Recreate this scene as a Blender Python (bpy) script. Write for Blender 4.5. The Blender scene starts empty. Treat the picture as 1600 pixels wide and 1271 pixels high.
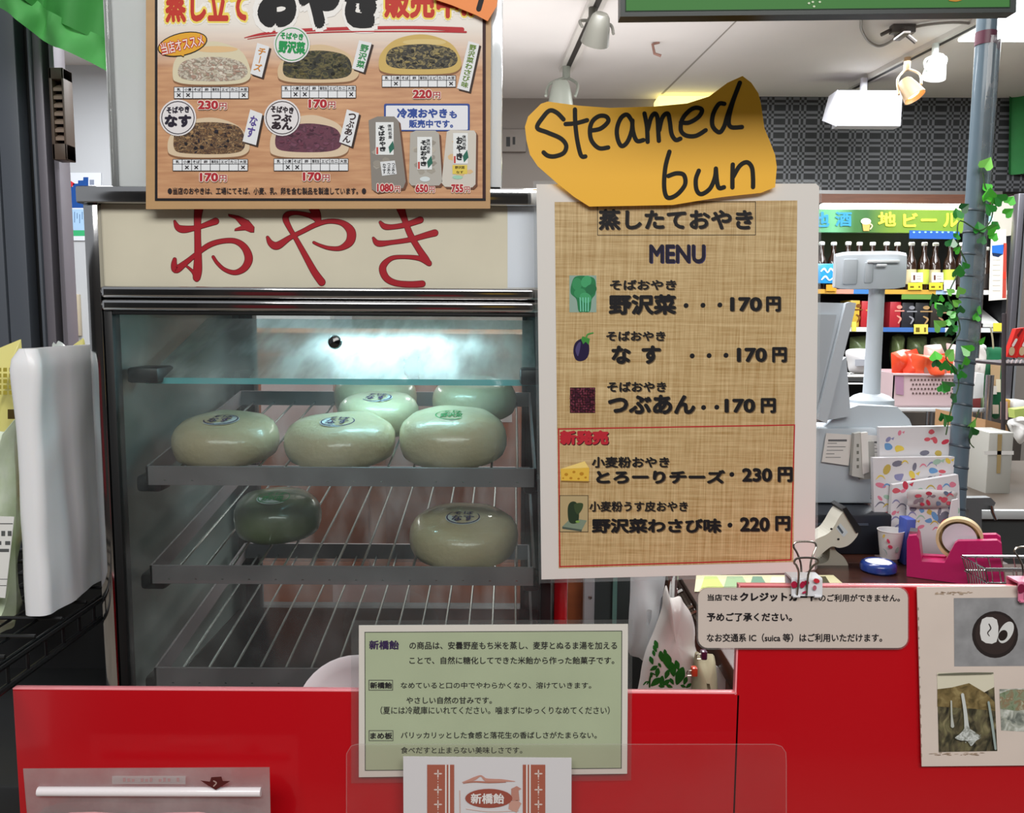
import bpy, bmesh, math, random
from mathutils import Vector, Matrix, Euler, noise
from mathutils.bvhtree import BVHTree

C = bpy.context.scene.collection
SC = bpy.context.scene
R = math.radians

# ------------------------------------------------------------------ camera
F = 1300.0
cam_data = bpy.data.cameras.new('camera')
cam = bpy.data.objects.new('camera', cam_data)
C.objects.link(cam)
cam_data.sensor_width = 36.0
cam_data.lens = 36.0 * F / 1600.0
cam_data.clip_start = 0.05
cam_data.clip_end = 60
EYE = Vector((0, 0, 1.35))
PITCH = 6.17
cam.location = EYE
CAM_M = Euler((R(90 - PITCH), 0, 0), 'XYZ').to_matrix() @ Matrix.Rotation(R(0.35), 3, 'Z')
cam.rotation_euler = CAM_M.to_euler('XYZ')
SC.camera = cam

# ------------------------------------------------------------------ view, world, lights
SC.view_settings.view_transform = 'Standard'
SC.view_settings.look = 'None'
SC.view_settings.gamma = 1.0
SC.view_settings.use_curve_mapping = False
SC.view_settings.exposure = 0.0
SC.cycles.max_bounces = 10
SC.cycles.transparent_max_bounces = 24
SC.cycles.transmission_bounces = 8
SC.cycles.caustics_reflective = False
SC.cycles.sample_clamp_indirect = 4.0

world = bpy.data.worlds.new('concourse_light')
SC.world = world
world.use_nodes = True
world.node_tree.nodes['Background'].inputs[0].default_value = (0.92, 0.95, 1.0, 1)
world.node_tree.nodes['Background'].inputs[1].default_value = 0.36


def area(name, loc, rot, sx, sy, power, col=(1, 1, 1)):
    d = bpy.data.lights.new(name, 'AREA')
    d.shape = 'RECTANGLE'
    d.size, d.size_y, d.energy, d.color = sx, sy, power, col
    o = bpy.data.objects.new(name, d)
    o.location = loc
    o.rotation_euler = [R(a) for a in rot]
    C.objects.link(o)
    return o


area('shop_ceiling_light', (1.9, 2.9, 2.56), (0, 0, 0), 0.6, 1.8, 60, (0.95, 0.98, 1.0))
area('shop_ceiling_light', (0.3, 2.4, 2.56), (0, 0, 0), 0.3, 1.6, 45, (0.97, 0.98, 1.0))
area('shop_ceiling_light', (-1.9, 3.0, 2.56), (0, 0, 0), 0.3, 1.6, 40, (0.97, 0.98, 1.0))
area('shop_ceiling_light', (1.5, 4.2, 2.56), (0, 0, 0), 1.6, 0.3, 22, (0.97, 1.0, 0.98))
area('counter_ceiling_light', (-0.2, 1.5, 2.56), (0, 0, 0), 1.8, 0.5, 24, (1.0, 0.98, 0.96))
area('added_ceiling_fill', (0.1, 3.3, 2.0), (180, 0, 0), 1.6, 1.6, 14, (1.0, 0.98, 0.97))  # unseen fill added to brighten the ceiling, no fitting hangs here
area('concourse_ceiling_light', (0.2, -1.3, 2.75), (42, 0, 0), 2.6, 0.8, 58, (1.0, 0.98, 0.95))

# ------------------------------------------------------------------ pixels to points


def ray(u, v):
    return CAM_M @ Vector(((u - 800.0) / F, -(v - 635.5) / F, -1.0))


def U(u, v, Y):
    """The point of the plane y = Y seen at photo pixel (u, v)."""
    d = ray(u, v)
    return EYE + d * (Y / d.y)


def UX(u, v, Y): return U(u, v, Y).x
def UZ(u, v, Y): return U(u, v, Y).z


def UH(u, v, z):
    """The point of the level plane at height z seen at photo pixel (u, v)."""
    d = ray(u, v)
    return EYE + d * ((z - EYE.z) / d.z)


# ------------------------------------------------------------------ materials
def lin(h):
    h = h.lstrip('#')
    out = []
    for i in (0, 2, 4):
        c = int(h[i:i + 2], 16) / 255.0
        out.append(c / 12.92 if c <= 0.04045 else ((c + 0.055) / 1.055) ** 2.4)
    return (out[0], out[1], out[2], 1.0)


MATS = {}


def mat(name, hexc='#888888', rough=0.5, metal=0.0, coat=0.0, emit=0.0, bump=0.0, bscale=60.0, spec=None,
        var=0.0, vscale=8.0, trans=0.0, alpha=1.0, sub=0.0, stretch=None, hex2=None):
    if name in MATS:
        return MATS[name]
    m = bpy.data.materials.new(name)
    m.use_nodes = True
    nt = m.node_tree
    b = nt.nodes['Principled BSDF']
    b.inputs['Base Color'].default_value = lin(hexc)
    b.inputs['Roughness'].default_value = rough
    b.inputs['Metallic'].default_value = metal
    b.inputs['Coat Weight'].default_value = coat
    b.inputs['Coat Roughness'].default_value = 0.06
    b.inputs['Transmission Weight'].default_value = trans
    b.inputs['Alpha'].default_value = alpha
    if spec is not None:
        b.inputs['Specular IOR Level'].default_value = spec
    if sub:
        b.inputs['Subsurface Weight'].default_value = sub
        b.inputs['Subsurface Radius'].default_value = (0.012, 0.009, 0.006)
        b.inputs['Subsurface Scale'].default_value = 0.6
    if emit:
        b.inputs['Emission Color'].default_value = lin(hexc)
        b.inputs['Emission Strength'].default_value = emit
    if var or bump:
        tc = nt.nodes.new('ShaderNodeTexCoord')
        mp = nt.nodes.new('ShaderNodeMapping')
        if stretch:
            mp.inputs['Scale'].default_value = stretch
        nt.links.new(tc.outputs['Object'], mp.inputs['Vector'])
        if var:
            n = nt.nodes.new('ShaderNodeTexNoise')
            n.inputs['Scale'].default_value = vscale
            n.inputs['Detail'].default_value = 5
            nt.links.new(mp.outputs[0], n.inputs['Vector'])
            mx = nt.nodes.new('ShaderNodeMix')
            mx.data_type = 'RGBA'
            a = lin(hexc)
            b2 = lin(hex2) if hex2 else tuple(min(1.0, c * (1 - var)) for c in a[:3]) + (1,)
            mx.inputs[6].default_value = a
            mx.inputs[7].default_value = b2
            rp = nt.nodes.new('ShaderNodeMapRange')
            rp.inputs[1].default_value, rp.inputs[2].default_value = 0.35, 0.65
            nt.links.new(n.outputs['Fac'], rp.inputs[0])
            nt.links.new(rp.outputs[0], mx.inputs[0])
            nt.links.new(mx.outputs[2], b.inputs['Base Color'])
        if bump:
            n = nt.nodes.new('ShaderNodeTexNoise')
            n.inputs['Scale'].default_value = bscale
            n.inputs['Detail'].default_value = 4
            nt.links.new(mp.outputs[0], n.inputs['Vector'])
            bp = nt.nodes.new('ShaderNodeBump')
            bp.inputs['Strength'].default_value = bump
            bp.inputs['Distance'].default_value = 0.004
            nt.links.new(n.outputs['Fac'], bp.inputs['Height'])
            nt.links.new(bp.outputs[0], b.inputs['Normal'])
    MATS[name] = m
    return m


def ink(h, coat=0.0):
    return mat('ink_' + h.lstrip('#'), h, 0.5, coat=coat, spec=0.22)


def photo_print(name, stops, scale, stretch=(1, 1, 1), detail=5, rough=0.45):
    """A printed photograph's mottle: noise through a colour ramp."""
    m = bpy.data.materials.new(name)
    m.use_nodes = True
    nt = m.node_tree
    b = nt.nodes['Principled BSDF']
    b.inputs['Roughness'].default_value = rough
    b.inputs['Specular IOR Level'].default_value = 0.3
    tc = nt.nodes.new('ShaderNodeTexCoord')
    mp = nt.nodes.new('ShaderNodeMapping')
    mp.inputs['Scale'].default_value = stretch
    nt.links.new(tc.outputs['Object'], mp.inputs[0])
    n = nt.nodes.new('ShaderNodeTexNoise')
    n.inputs['Scale'].default_value = scale
    n.inputs['Detail'].default_value = detail
    n.inputs['Distortion'].default_value = 0.8
    nt.links.new(mp.outputs[0], n.inputs['Vector'])
    cr = nt.nodes.new('ShaderNodeValToRGB')
    e = cr.color_ramp.elements
    k = len(stops)
    e[0].position, e[0].color = 0.30, lin(stops[0])
    e[1].position, e[1].color = 0.70, lin(stops[-1])
    for i in range(1, k - 1):
        q = e.new(0.30 + 0.40 * i / (k - 1))
        q.color = lin(stops[i])
    nt.links.new(n.outputs['Fac'], cr.inputs[0])
    nt.links.new(cr.outputs[0], b.inputs['Base Color'])
    return m


def clear(name, tint='#ffffff', haze=0.0, rough=0.02, gloss=1.0, noise_haze=0.0, nscale=30.0, bump=0.0, nstretch=None, ior=1.45):
    """Clear sheet: transparent, with a Fresnel reflection and an optional milky, patchy haze."""
    if name in MATS:
        return MATS[name]
    m = bpy.data.materials.new(name)
    m.use_nodes = True
    nt = m.node_tree
    nt.nodes.clear()
    out = nt.nodes.new('ShaderNodeOutputMaterial')
    tr = nt.nodes.new('ShaderNodeBsdfTransparent')
    tr.inputs[0].default_value = lin(tint)
    gl = nt.nodes.new('ShaderNodeBsdfGlossy')
    gl.inputs['Roughness'].default_value = rough
    df = nt.nodes.new('ShaderNodeBsdfDiffuse')
    df.inputs[0].default_value = (0.85, 0.88, 0.88, 1)
    tl = nt.nodes.new('ShaderNodeBsdfTranslucent')
    tl.inputs[0].default_value = (0.85, 0.88, 0.88, 1)
    dm = nt.nodes.new('ShaderNodeMixShader')
    nt.links.new(df.outputs[0], dm.inputs[1])
    nt.links.new(tl.outputs[0], dm.inputs[2])
    m1 = nt.nodes.new('ShaderNodeMixShader')
    m1.inputs[0].default_value = haze
    nt.links.new(tr.outputs[0], m1.inputs[1])
    nt.links.new(dm.outputs[0], m1.inputs[2])
    if noise_haze or bump:
        tc = nt.nodes.new('ShaderNodeTexCoord')
        mp = nt.nodes.new('ShaderNodeMapping')
        if nstretch:
            mp.inputs['Scale'].default_value = nstretch
        nt.links.new(tc.outputs['Object'], mp.inputs['Vector'])
        n = nt.nodes.new('ShaderNodeTexNoise')
        n.inputs['Scale'].default_value = nscale
        n.inputs['Detail'].default_value = 6
        nt.links.new(mp.outputs[0], n.inputs['Vector'])
        rp = nt.nodes.new('ShaderNodeMapRange')
        rp.inputs[1].default_value, rp.inputs[2].default_value = 0.4, 0.68
        rp.inputs[3].default_value, rp.inputs[4].default_value = haze, haze + noise_haze
        nt.links.new(n.outputs['Fac'], rp.inputs[0])
        nt.links.new(rp.outputs[0], m1.inputs[0])
        if bump:
            bp = nt.nodes.new('ShaderNodeBump')
            bp.inputs['Strength'].default_value = bump
            bp.inputs['Distance'].default_value = 0.003
            nt.links.new(n.outputs['Fac'], bp.inputs['Height'])
            nt.links.new(bp.outputs[0], gl.inputs['Normal'])
            nt.links.new(bp.outputs[0], df.inputs['Normal'])
    fr = nt.nodes.new('ShaderNodeFresnel')
    fr.inputs[0].default_value = ior
    mm = nt.nodes.new('ShaderNodeMath')
    mm.operation = 'MULTIPLY'
    mm.inputs[1].default_value = gloss
    nt.links.new(fr.outputs[0], mm.inputs[0])
    m2 = nt.nodes.new('ShaderNodeMixShader')
    nt.links.new(mm.outputs[0], m2.inputs[0])
    nt.links.new(m1.outputs[0], m2.inputs[1])
    nt.links.new(gl.outputs[0], m2.inputs[2])
    nt.links.new(m2.outputs[0], out.inputs[0])
    MATS[name] = m
    return m


# ------------------------------------------------------------------ objects
ORIGIN = {}


def tag(o, label=None, cat=None, group=None, kind=None):
    if label: o['label'] = label
    if cat: o['category'] = cat
    if group: o['group'] = group
    if kind: o['kind'] = kind
    return o


def thing(name, label, cat, loc, group=None):
    o = bpy.data.objects.new(name, None)
    o.empty_display_size = 0.02
    o.location = loc
    C.objects.link(o)
    ORIGIN[o.name] = Vector(loc)
    return tag(o, label, cat, group)


class MB:
    """Collects shapes, in world coordinates, with a current material; build() links them as ONE mesh object."""

    def __init__(self, m=None):
        self.v, self.f, self.mi, self.sm, self.mats, self.cur = [], [], [], [], [], 0
        if m: self.m(m)

    def m(self, m):
        if m not in self.mats: self.mats.append(m)
        self.cur = self.mats.index(m)
        return self

    def add(self, verts, faces, smooth=False):
        n = len(self.v)
        self.v.extend(Vector(p) for p in verts)
        for f in faces:
            self.f.append([n + i for i in f])
            self.mi.append(self.cur)
            self.sm.append(smooth)
        return self

    def box(self, lo, hi, bev=0.0, M=None, seg=2):
        lo, hi = Vector(lo), Vector(hi)
        lo, hi = Vector(map(min, lo, hi)), Vector(map(max, lo, hi))
        bm = bmesh.new()
        bmesh.ops.create_cube(bm, size=1.0)
        for v in bm.verts:
            v.co = Vector(((lo[k] + hi[k]) / 2 + v.co[k] * (hi[k] - lo[k]) for k in range(3)))
        if bev > 0:
            bev = min(bev, min(hi - lo) * 0.49)
            bmesh.ops.bevel(bm, geom=bm.edges[:], offset=bev, segments=seg, affect='EDGES', profile=0.5)
        if M: bm.transform(M)
        self.frombm(bm, bev > 0)
        return self

    def frombm(self, bm, smooth=False):
        bm.verts.index_update()
        self.add([v.co.copy() for v in bm.verts], [[v.index for v in f.verts] for f in bm.faces], smooth)
        bm.free()

    def tube(self, pts, r, seg=8, closed=False, caps=True):
        pts = [Vector(p) for p in pts]
        n = len(pts)
        rs = r if isinstance(r, (list, tuple)) else [r] * n
        vs, fs = [], []
        prev = None
        for i, p in enumerate(pts):
            a = pts[i - 1] if (i > 0 or closed) else p
            b = pts[(i + 1) % n] if (i < n - 1 or closed) else p
            t = (b - a)
            if t.length < 1e-9: t = Vector((0, 0, 1))
            t.normalize()
            if prev is None:
                s = Vector((0, 0, 1)) if abs(t.z) < 0.9 else Vector((1, 0, 0))
                e1 = t.cross(s).normalized()
            else:
                e1 = (prev - t * prev.dot(t))
                e1 = e1.normalized() if e1.length > 1e-6 else t.orthogonal().normalized()
            prev = e1
            e2 = t.cross(e1)
            for k in range(seg):
                a_ = 2 * math.pi * k / seg
                vs.append(p + (e1 * math.cos(a_) + e2 * math.sin(a_)) * rs[i])
        for i in range(n if closed else n - 1):
            j = (i + 1) % n
            for k in range(seg):
                k2 = (k + 1) % seg
                fs.append([i * seg + k, i * seg + k2, j * seg + k2, j * seg + k])
        if caps and not closed:
            fs.append(list(range(seg))[::-1])
            fs.append([(n - 1) * seg + k for k in range(seg)])
        return self.add(vs, fs, True)

    def lathe(self, c, prof, seg=24, sx=1.0, sy=1.0, M=None):
        """prof: list of (radius, z) from bottom to top, about the vertical through c."""
        c = Vector(c)
        vs, fs = [], []
        for (r, z) in prof:
            for k in range(seg):
                a = 2 * math.pi * k / seg
                p = Vector((math.cos(a) * r * sx, math.sin(a) * r * sy, z))
                vs.append(c + (M @ p if M else p))
        for i in range(len(prof) - 1):
            for k in range(seg):
                k2 = (k + 1) % seg
                fs.append([i * seg + k, i * seg + k2, (i + 1) * seg + k2, (i + 1) * seg + k])
        if prof[0][0] > 1e-6: fs.append(list(range(seg))[::-1])
        if prof[-1][0] > 1e-6: fs.append([(len(prof) - 1) * seg + k for k in range(seg)])
        return self.add(vs, fs, True)

    def prism(self, pts, d, smooth=False):
        """pts: planar 3-D outline; extruded by vector d."""
        pts = [Vector(p) for p in pts]
        d = Vector(d)
        n = len(pts)
        fs = [list(range(n)), [n + i for i in range(n)][::-1]]
        fs += [[i, n + i, n + (i + 1) % n, (i + 1) % n] for i in range(n)]
        return self.add(pts + [p + d for p in pts], fs, smooth)

    def puff(self, pts, Y, thick, back=None, seed=0, crease=0.0, cs=12.0, rings=7, power=0.6, sharp=False):
        """A cushion or bag whose outline (photo pixels, at depth Y) bulges `thick` forward and `back` behind."""
        back = thick if back is None else back
        q = dense_loop(pts, 5) if sharp else smooth_loop(pts, 4)
        P = [U(u, v, Y) for u, v in q]
        c = sum(P, Vector()) / len(P)
        n = len(P)
        vs, fs = [], []
        lv = [(1 - (k / rings)) for k in range(rings)]
        for side, th in ((-1, thick), (1, back)):
            base = len(vs)
            for s in lv:
                h = (1 - s ** 2.2) ** power
                for p in P:
                    w = c + (p - c) * s
                    nz = noise.noise(Vector((w.x * cs + seed, w.z * cs, seed * 1.7))) * crease * min(1, (1 - s) * 4)
                    vs.append(w + Vector((0, side * (th * h + nz), 0)))
            vs.append(c + Vector((0, side * th, 0)))
            for i in range(rings - 1):
                for k in range(n):
                    k2 = (k + 1) % n
                    f = [base + i * n + k, base + i * n + k2, base + (i + 1) * n + k2, base + (i + 1) * n + k]
                    fs.append(f if side < 0 else f[::-1])
            for k in range(n):
                k2 = (k + 1) % n
                f = [base + (rings - 1) * n + k, base + (rings - 1) * n + k2, base + rings * n]
                fs.append(f if side < 0 else f[::-1])
        return self.add(vs, fs, True)

    def build(self, name, parent=None, label=None, kind=None):
        org = ORIGIN[parent.name] if parent is not None else None
        me = bpy.data.meshes.new(name)
        if org is None:
            lo = Vector((min(p[k] for p in self.v) for k in range(3)))
            hi = Vector((max(p[k] for p in self.v) for k in range(3)))
            org = Vector(((lo.x + hi.x) / 2, (lo.y + hi.y) / 2, lo.z))
            loc = org
        else:
            loc = Vector((0, 0, 0))
        me.from_pydata([p - org for p in self.v], [], self.f)
        for m in self.mats: me.materials.append(m)
        me.polygons.foreach_set('material_index', self.mi)
        me.polygons.foreach_set('use_smooth', self.sm)
        if any(self.sm):
            me.set_sharp_from_angle(angle=R(38))
        me.update()
        o = bpy.data.objects.new(name, me)
        C.objects.link(o)
        o.location = loc
        ORIGIN[o.name] = org
        if parent is not None: o.parent = parent
        if label: o['label'] = label
        if kind: o['kind'] = kind
        return o


def solo(mb, name, label, cat, group=None, kind=None):
    return tag(mb.build(name), label, cat, group, kind)


def copy_tree(o, parent=None):
    c = o.copy()
    C.objects.link(c)
    ORIGIN[c.name] = ORIGIN[o.name]
    c.parent = parent
    for ch in list(o.children):
        copy_tree(ch, c)
    return c


# ------------------------------------------------------------------ flat drawing
def crom(pts, n=6):
    """Catmull-Rom through points of any dimension."""
    if len(pts) < 3: return [tuple(p) for p in pts]
    out = []
    P = [pts[0]] + list(pts) + [pts[-1]]
    for i in range(1, len(P) - 2):
        for k in range(n):
            t = k / n
            out.append(tuple(0.5 * (2 * b + (c - a) * t + (2 * a - 5 * b + 4 * c - d) * t * t + (3 * b - a - 3 * c + d) * t ** 3)
                             for a, b, c, d in zip(P[i - 1], P[i], P[i + 1], P[i + 2])))
    out.append(tuple(pts[-1]))
    return out


def smooth_loop(pts, n=5):
    out = []
    L = len(pts)
    for i in range(L):
        a, b, c, d = pts[i - 1], pts[i], pts[(i + 1) % L], pts[(i + 2) % L]
        for k in range(n):
            t = k / n
            out.append(tuple(0.5 * (2 * q + (r - p) * t + (2 * p - 5 * q + 4 * r - s) * t * t + (3 * q - p - 3 * r + s) * t ** 3)
                             for p, q, r, s in zip(a, b, c, d)))
    return out


def dense_loop(pts, n=5):
    """The outline with straight sides and barely eased corners."""
    out = []
    for i, a in enumerate(pts):
        b = pts[(i + 1) % len(pts)]
        for k in range(n):
            t = 0.04 + 0.92 * k / (n - 1)
            out.append((a[0] + (b[0] - a[0]) * t, a[1] + (b[1] - a[1]) * t))
    return out


def draped(mb, Y, ox=0.0, oy=0.0, s=1.0):
    """A drawing surface that follows a shape already collected in mb, as met from the front."""
    tree = BVHTree.FromPolygons([tuple(v) for v in mb.v], mb.f)

    def fn(x, y, off):
        d = ray(ox + x / s, oy + y / s)
        hit = tree.ray_cast(EYE, d)[0]
        p = hit if hit is not None else U(ox + x / s, oy + y / s, Y)
        return p - d.normalized() * (off + 0.0006)
    return Sheet(Y, step=0.0002, fn=fn)


TEXTS = {}


def text_mesh(s):
    if s in TEXTS: return TEXTS[s]
    c = bpy.data.curves.new('lettering', 'FONT')
    c.body = s
    c.resolution_u = 3
    o = bpy.data.objects.new('lettering', c)
    C.objects.link(o)
    bpy.context.view_layer.update()
    ev = o.evaluated_get(bpy.context.evaluated_depsgraph_get())
    me = ev.to_mesh()
    vs = [(v.co.x, v.co.y) for v in me.vertices]
    fs = [list(p.vertices) for p in me.polygons]
    ev.to_mesh_clear()
    bpy.data.objects.remove(o)
    bpy.data.curves.remove(c)
    x0, x1 = min(v[0] for v in vs), max(v[0] for v in vs)
    y0, y1 = min(v[1] for v in vs), max(v[1] for v in vs)
    vs = [((x - x0) / (x1 - x0), (y1 - y) / (y1 - y0)) for x, y in vs]
    TEXTS[s] = (vs, fs, x1 - x0, y1 - y0)
    return TEXTS[s]


class Sheet:
    count = 0
    """A vertical flat surface at depth Y, drawn on in photo pixels (or in pixels of a zoomed crop: ox, oy, s)."""

    def __init__(self, Y, ox=0.0, oy=0.0, s=1.0, step=0.00016, fn=None):
        self.Y, self.ox, self.oy, self.s, self.step, self.fn = Y, ox, oy, s, step, fn

    def z(self, ox, oy, s):
        return Sheet(self.Y, ox, oy, s, self.step, self.fn)

    def p(self, x, y, L=0):
        if self.fn: return self.fn(x, y, L * self.step)
        return U(self.ox + x / self.s, self.oy + y / self.s, self.Y - L * self.step)

    def poly(self, mb, pts, L, m):
        mb.m(m).add([self.p(x, y, L) for x, y in pts], [list(range(len(pts)))])

    def rect(self, mb, x0, y0, x1, y1, L, m):
        self.poly(mb, [(x0, y0), (x1, y0), (x1, y1), (x0, y1)], L, m)

    def frame(self, mb, x0, y0, x1, y1, w, L, m):
        o = [(x0, y0), (x1, y0), (x1, y1), (x0, y1)]
        i = [(x0 + w, y0 + w), (x1 - w, y0 + w), (x1 - w, y1 - w), (x0 + w, y1 - w)]
        mb.m(m).add([self.p(x, y, L) for x, y in o + i], [[k, (k + 1) % 4, 4 + (k + 1) % 4, 4 + k] for k in range(4)])

    def loopframe(self, mb, o, w, L, m):
        """A line of width w just inside a quadrilateral's sides."""
        cx, cy = sum(p[0] for p in o) / len(o), sum(p[1] for p in o) / len(o)
        i = [(x + (w if x < cx else -w), y + (w if y < cy else -w)) for x, y in o]
        n = len(o)
        mb.m(m).add([self.p(x, y, L) for x, y in list(o) + i], [[k, (k + 1) % n, n + (k + 1) % n, n + k] for k in range(n)])

    def ell(self, mb, cx, cy, rx, ry, L, m, rot=0.0, n=28, r0=0.0):
        a, ca, sa = R(rot), math.cos(R(rot)), math.sin(R(rot))
        ring = lambda q: [(cx + rx * q * math.cos(2 * math.pi * k / n) * ca - ry * q * math.sin(2 * math.pi * k / n) * sa,
                           cy + rx * q * math.cos(2 * math.pi * k / n) * sa + ry * q * math.sin(2 * math.pi * k / n) * ca) for k in range(n)]
        if r0 <= 0:
            self.poly(mb, ring(1), L, m)
        else:
            mb.m(m).add([self.p(x, y, L) for x, y in ring(1) + ring(r0)], [[k, (k + 1) % n, n + (k + 1) % n, n + k] for k in range(n)])

    def brush(self, mb, pts, L, m, w=None, n=6):
        Sheet.count = (Sheet.count + 1) % 16
        L += Sheet.count * 0.05
        q = [(p[0], p[1], p[2] if len(p) > 2 else w) for p in pts]
        q = crom(q, n)
        vs, fs = [], []
        for i, (x, y, ww) in enumerate(q):
            a, b = q[max(0, i - 1)], q[min(len(q) - 1, i + 1)]
            dx, dy = b[0] - a[0], b[1] - a[1]
            l = math.hypot(dx, dy) or 1.0
            nx, ny = -dy / l * ww / 2, dx / l * ww / 2
            vs += [(x + nx, y + ny), (x - nx, y - ny)]
            if i: fs.append([2 * i - 2, 2 * i - 1, 2 * i + 1, 2 * i])
        mb.m(m).add([self.p(x, y, L) for x, y in vs], fs)
        for e in (q[0], q[-1]):
            self.ell(mb, e[0], e[1], e[2] / 2, e[2] / 2, L + 0.025, m, n=12)

    def text(self, mb, s, x0, y0, x1, y1, L, m, bold=0.0, rot=0.0, shear=0.0):
        """Lettering fitted to a box; bold thickens the strokes by that share of the type size."""
        vs, fs, ew, eh = text_mesh(s)
        bx, by = bold * (x1 - x0) / ew, bold * (y1 - y0) / eh
        x0, x1, y0, y1 = x0 + bx, x1 - bx, y0 + by, y1 - by
        cx, cy, w, h = (x0 + x1) / 2, (y0 + y1) / 2, x1 - x0, y1 - y0
        ca, sa = math.cos(R(rot)), math.sin(R(rot))
        n = 0 if bold <= 0 else (6 if bold < 0.07 else 12)
        offs = [(0, 0)] + [(bx * math.cos(2 * math.pi * k / n + .26), by * math.sin(2 * math.pi * k / n + .26)) for k in range(n)]
        mb.m(m)
        for k, (ox, oy) in enumerate(offs):
            P = []
            for x, y in vs:
                px, py = (x - 0.5) * w + shear * (0.5 - y) * h + ox, (y - 0.5) * h + oy
                P.append(self.p(cx + px * ca - py * sa, cy + px * sa + py * ca, L + .35 - k * .035))
            mb.add(P, fs)

    def vtext(self, mb, s, x0, y0, x1, y1, L, m, bold=0.02, rot=0.0):
        """Characters one under another in the (rotated) box."""
        n = len(s)
        cx, cy, h = (x0 + x1) / 2, (y0 + y1) / 2, (y1 - y0) / n
        ca, sa = math.cos(R(rot)), math.sin(R(rot))
        for i, ch in enumerate(s):
            yy = y0 + h * (i + 0.5) - cy
            ox, oy = cx - yy * sa, cy + yy * ca
            w, hh = (x1 - x0) / 2, h * 0.46
            if ch == 'ー':
                self.text(mb, '|', ox - w * 0.13, oy - hh, ox + w * 0.13, oy + hh, L, m, bold, rot)
            else:
                self.text(mb, ch, ox - w, oy - hh, ox + w, oy + hh, L, m, bold, rot)

    def slab(self, mb, pts, th, m, L=0):
        mb.m(m).prism([self.p(x, y, L) for x, y in pts][::-1], (0, th, 0))


def rrect(x0, y0, x1, y1, r, n=5):
    out = []
    for cx, cy, a in ((x1 - r, y0 + r, -90), (x1 - r, y1 - r, 0), (x0 + r, y1 - r, 90), (x0 + r, y0 + r, 180)):
        for k in range(n + 1):
            t = R(a + 90 * k / n)
            out.append((cx + r * math.cos(t), cy + r * math.sin(t)))
    return out


def blobs(sh, mb, poly_box, n, L, hexes, seed, r=(3, 7)):
    rnd = random.Random(seed)
    x0, y0, x1, y1 = poly_box
    cx, cy = (x0 + x1) / 2, (y0 + y1) / 2
    for i in range(n):
        for _ in range(20):
            x, y = rnd.uniform(x0, x1), rnd.uniform(y0, y1)
            if ((x - cx) / (x1 - x0) * 2) ** 4 + ((y - cy) / (y1 - y0) * 2) ** 4 < 0.9: break
        k = rnd.randint(5, 8)
        a0 = rnd.uniform(0, 6.3)
        rx, ry = rnd.uniform(*r), rnd.uniform(*r) * 0.7
        sh.poly(mb, [(x + rx * rnd.uniform(.7, 1.2) * math.cos(a0 + 6.283 * j / k), y + ry * rnd.uniform(.7, 1.2) * math.sin(a0 + 6.283 * j / k)) for j in range(k)],
                L + i * 0.06, ink(rnd.choice(hexes)))

# ================================================================== THE SETTING
CEIL = 2.6


def structure(mb, name):
    return tag(mb.build(name), kind='structure')


M_ceil = mat('ceiling_paint', '#dedad8', 0.9, var=0.06, vscale=2.0)
M_wall = mat('grey_wall_paint', '#c4c8cc', 0.8, var=0.05, vscale=1.5)
M_wall_far = mat('far_wall_paint', '#8d8680', 0.85, var=0.08, vscale=1.5)
M_floor = mat('floor_tile', '#8d8478', 0.4, var=0.2, vscale=3)
M_dark = mat('black_plastic', '#121315', 0.45)
M_black = mat('black_gasket', '#0b0c0d', 0.5)
M_chrome = mat('chrome', '#c9c9c9', 0.09, metal=1.0)
M_steel = mat('brushed_steel', '#a9adac', 0.32, metal=1.0, bump=0.05, bscale=80)
M_white = mat('white_plastic', '#dfe3e6', 0.4)
M_paper = mat('white_paper', '#e6e2dd', 0.5, coat=0.35)

structure(MB(M_floor).box((-4, -3, -0.05), (5, 5.1, 0)), 'floor')
structure(MB(M_ceil).box((-4, 0.75, CEIL), (5, 5.1, CEIL + 0.05)), 'ceiling')
wb = MB(M_wall_far).box((-0.95, 4.95, 0), (5, 5.05, CEIL))
structure(wb, 'wall_back')
structure(MB(M_wall).box((-4, 4.36, 0), (-0.95, 4.46, CEIL)), 'wall_left')
structure(MB(M_wall_far).box((4.2, 0.75, 0), (4.3, 4.95, CEIL)), 'wall_right')
structure(MB(mat('ceiling_seam', '#9a958f', 0.9)).prism(
    [UH(1152, 30, CEIL - 0.001), UH(1154, 30, CEIL - 0.001), UH(1036, 147, CEIL - 0.001), UH(1033, 147, CEIL - 0.001)], (0, 0, -0.002)), 'trim_1')


# the concourse behind the camera, which the chrome and glass mirror
structure(MB(mat('concourse_wall_paint', '#4a4642', 0.6, var=.3, vscale=1.2)).box((-4, -3.0, 0), (5, -2.95, 2.9)), 'wall_concourse')
cm = MB(mat('concourse_red', '#a8242c', .5))
for x0, x1, z0, z1, h in ((-1.9, -1.3, .4, 1.7, '#8e2028'), (-.7, -.2, .9, 2.2, '#20242a'), (.5, .8, 1.3, 1.9, '#c8a030'), (1.5, 2.6, .3, 2.3, '#1c2226'), (-3.4, -2.4, .3, 2.4, '#262422'), (-.1, .3, .2, 1.1, '#8e2028')):
    cm.m(mat('concourse_' + h[1:], h, .5)).box((x0, -2.95, z0), (x1, -2.9, z1))
structure(cm, 'trim_5')


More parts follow.
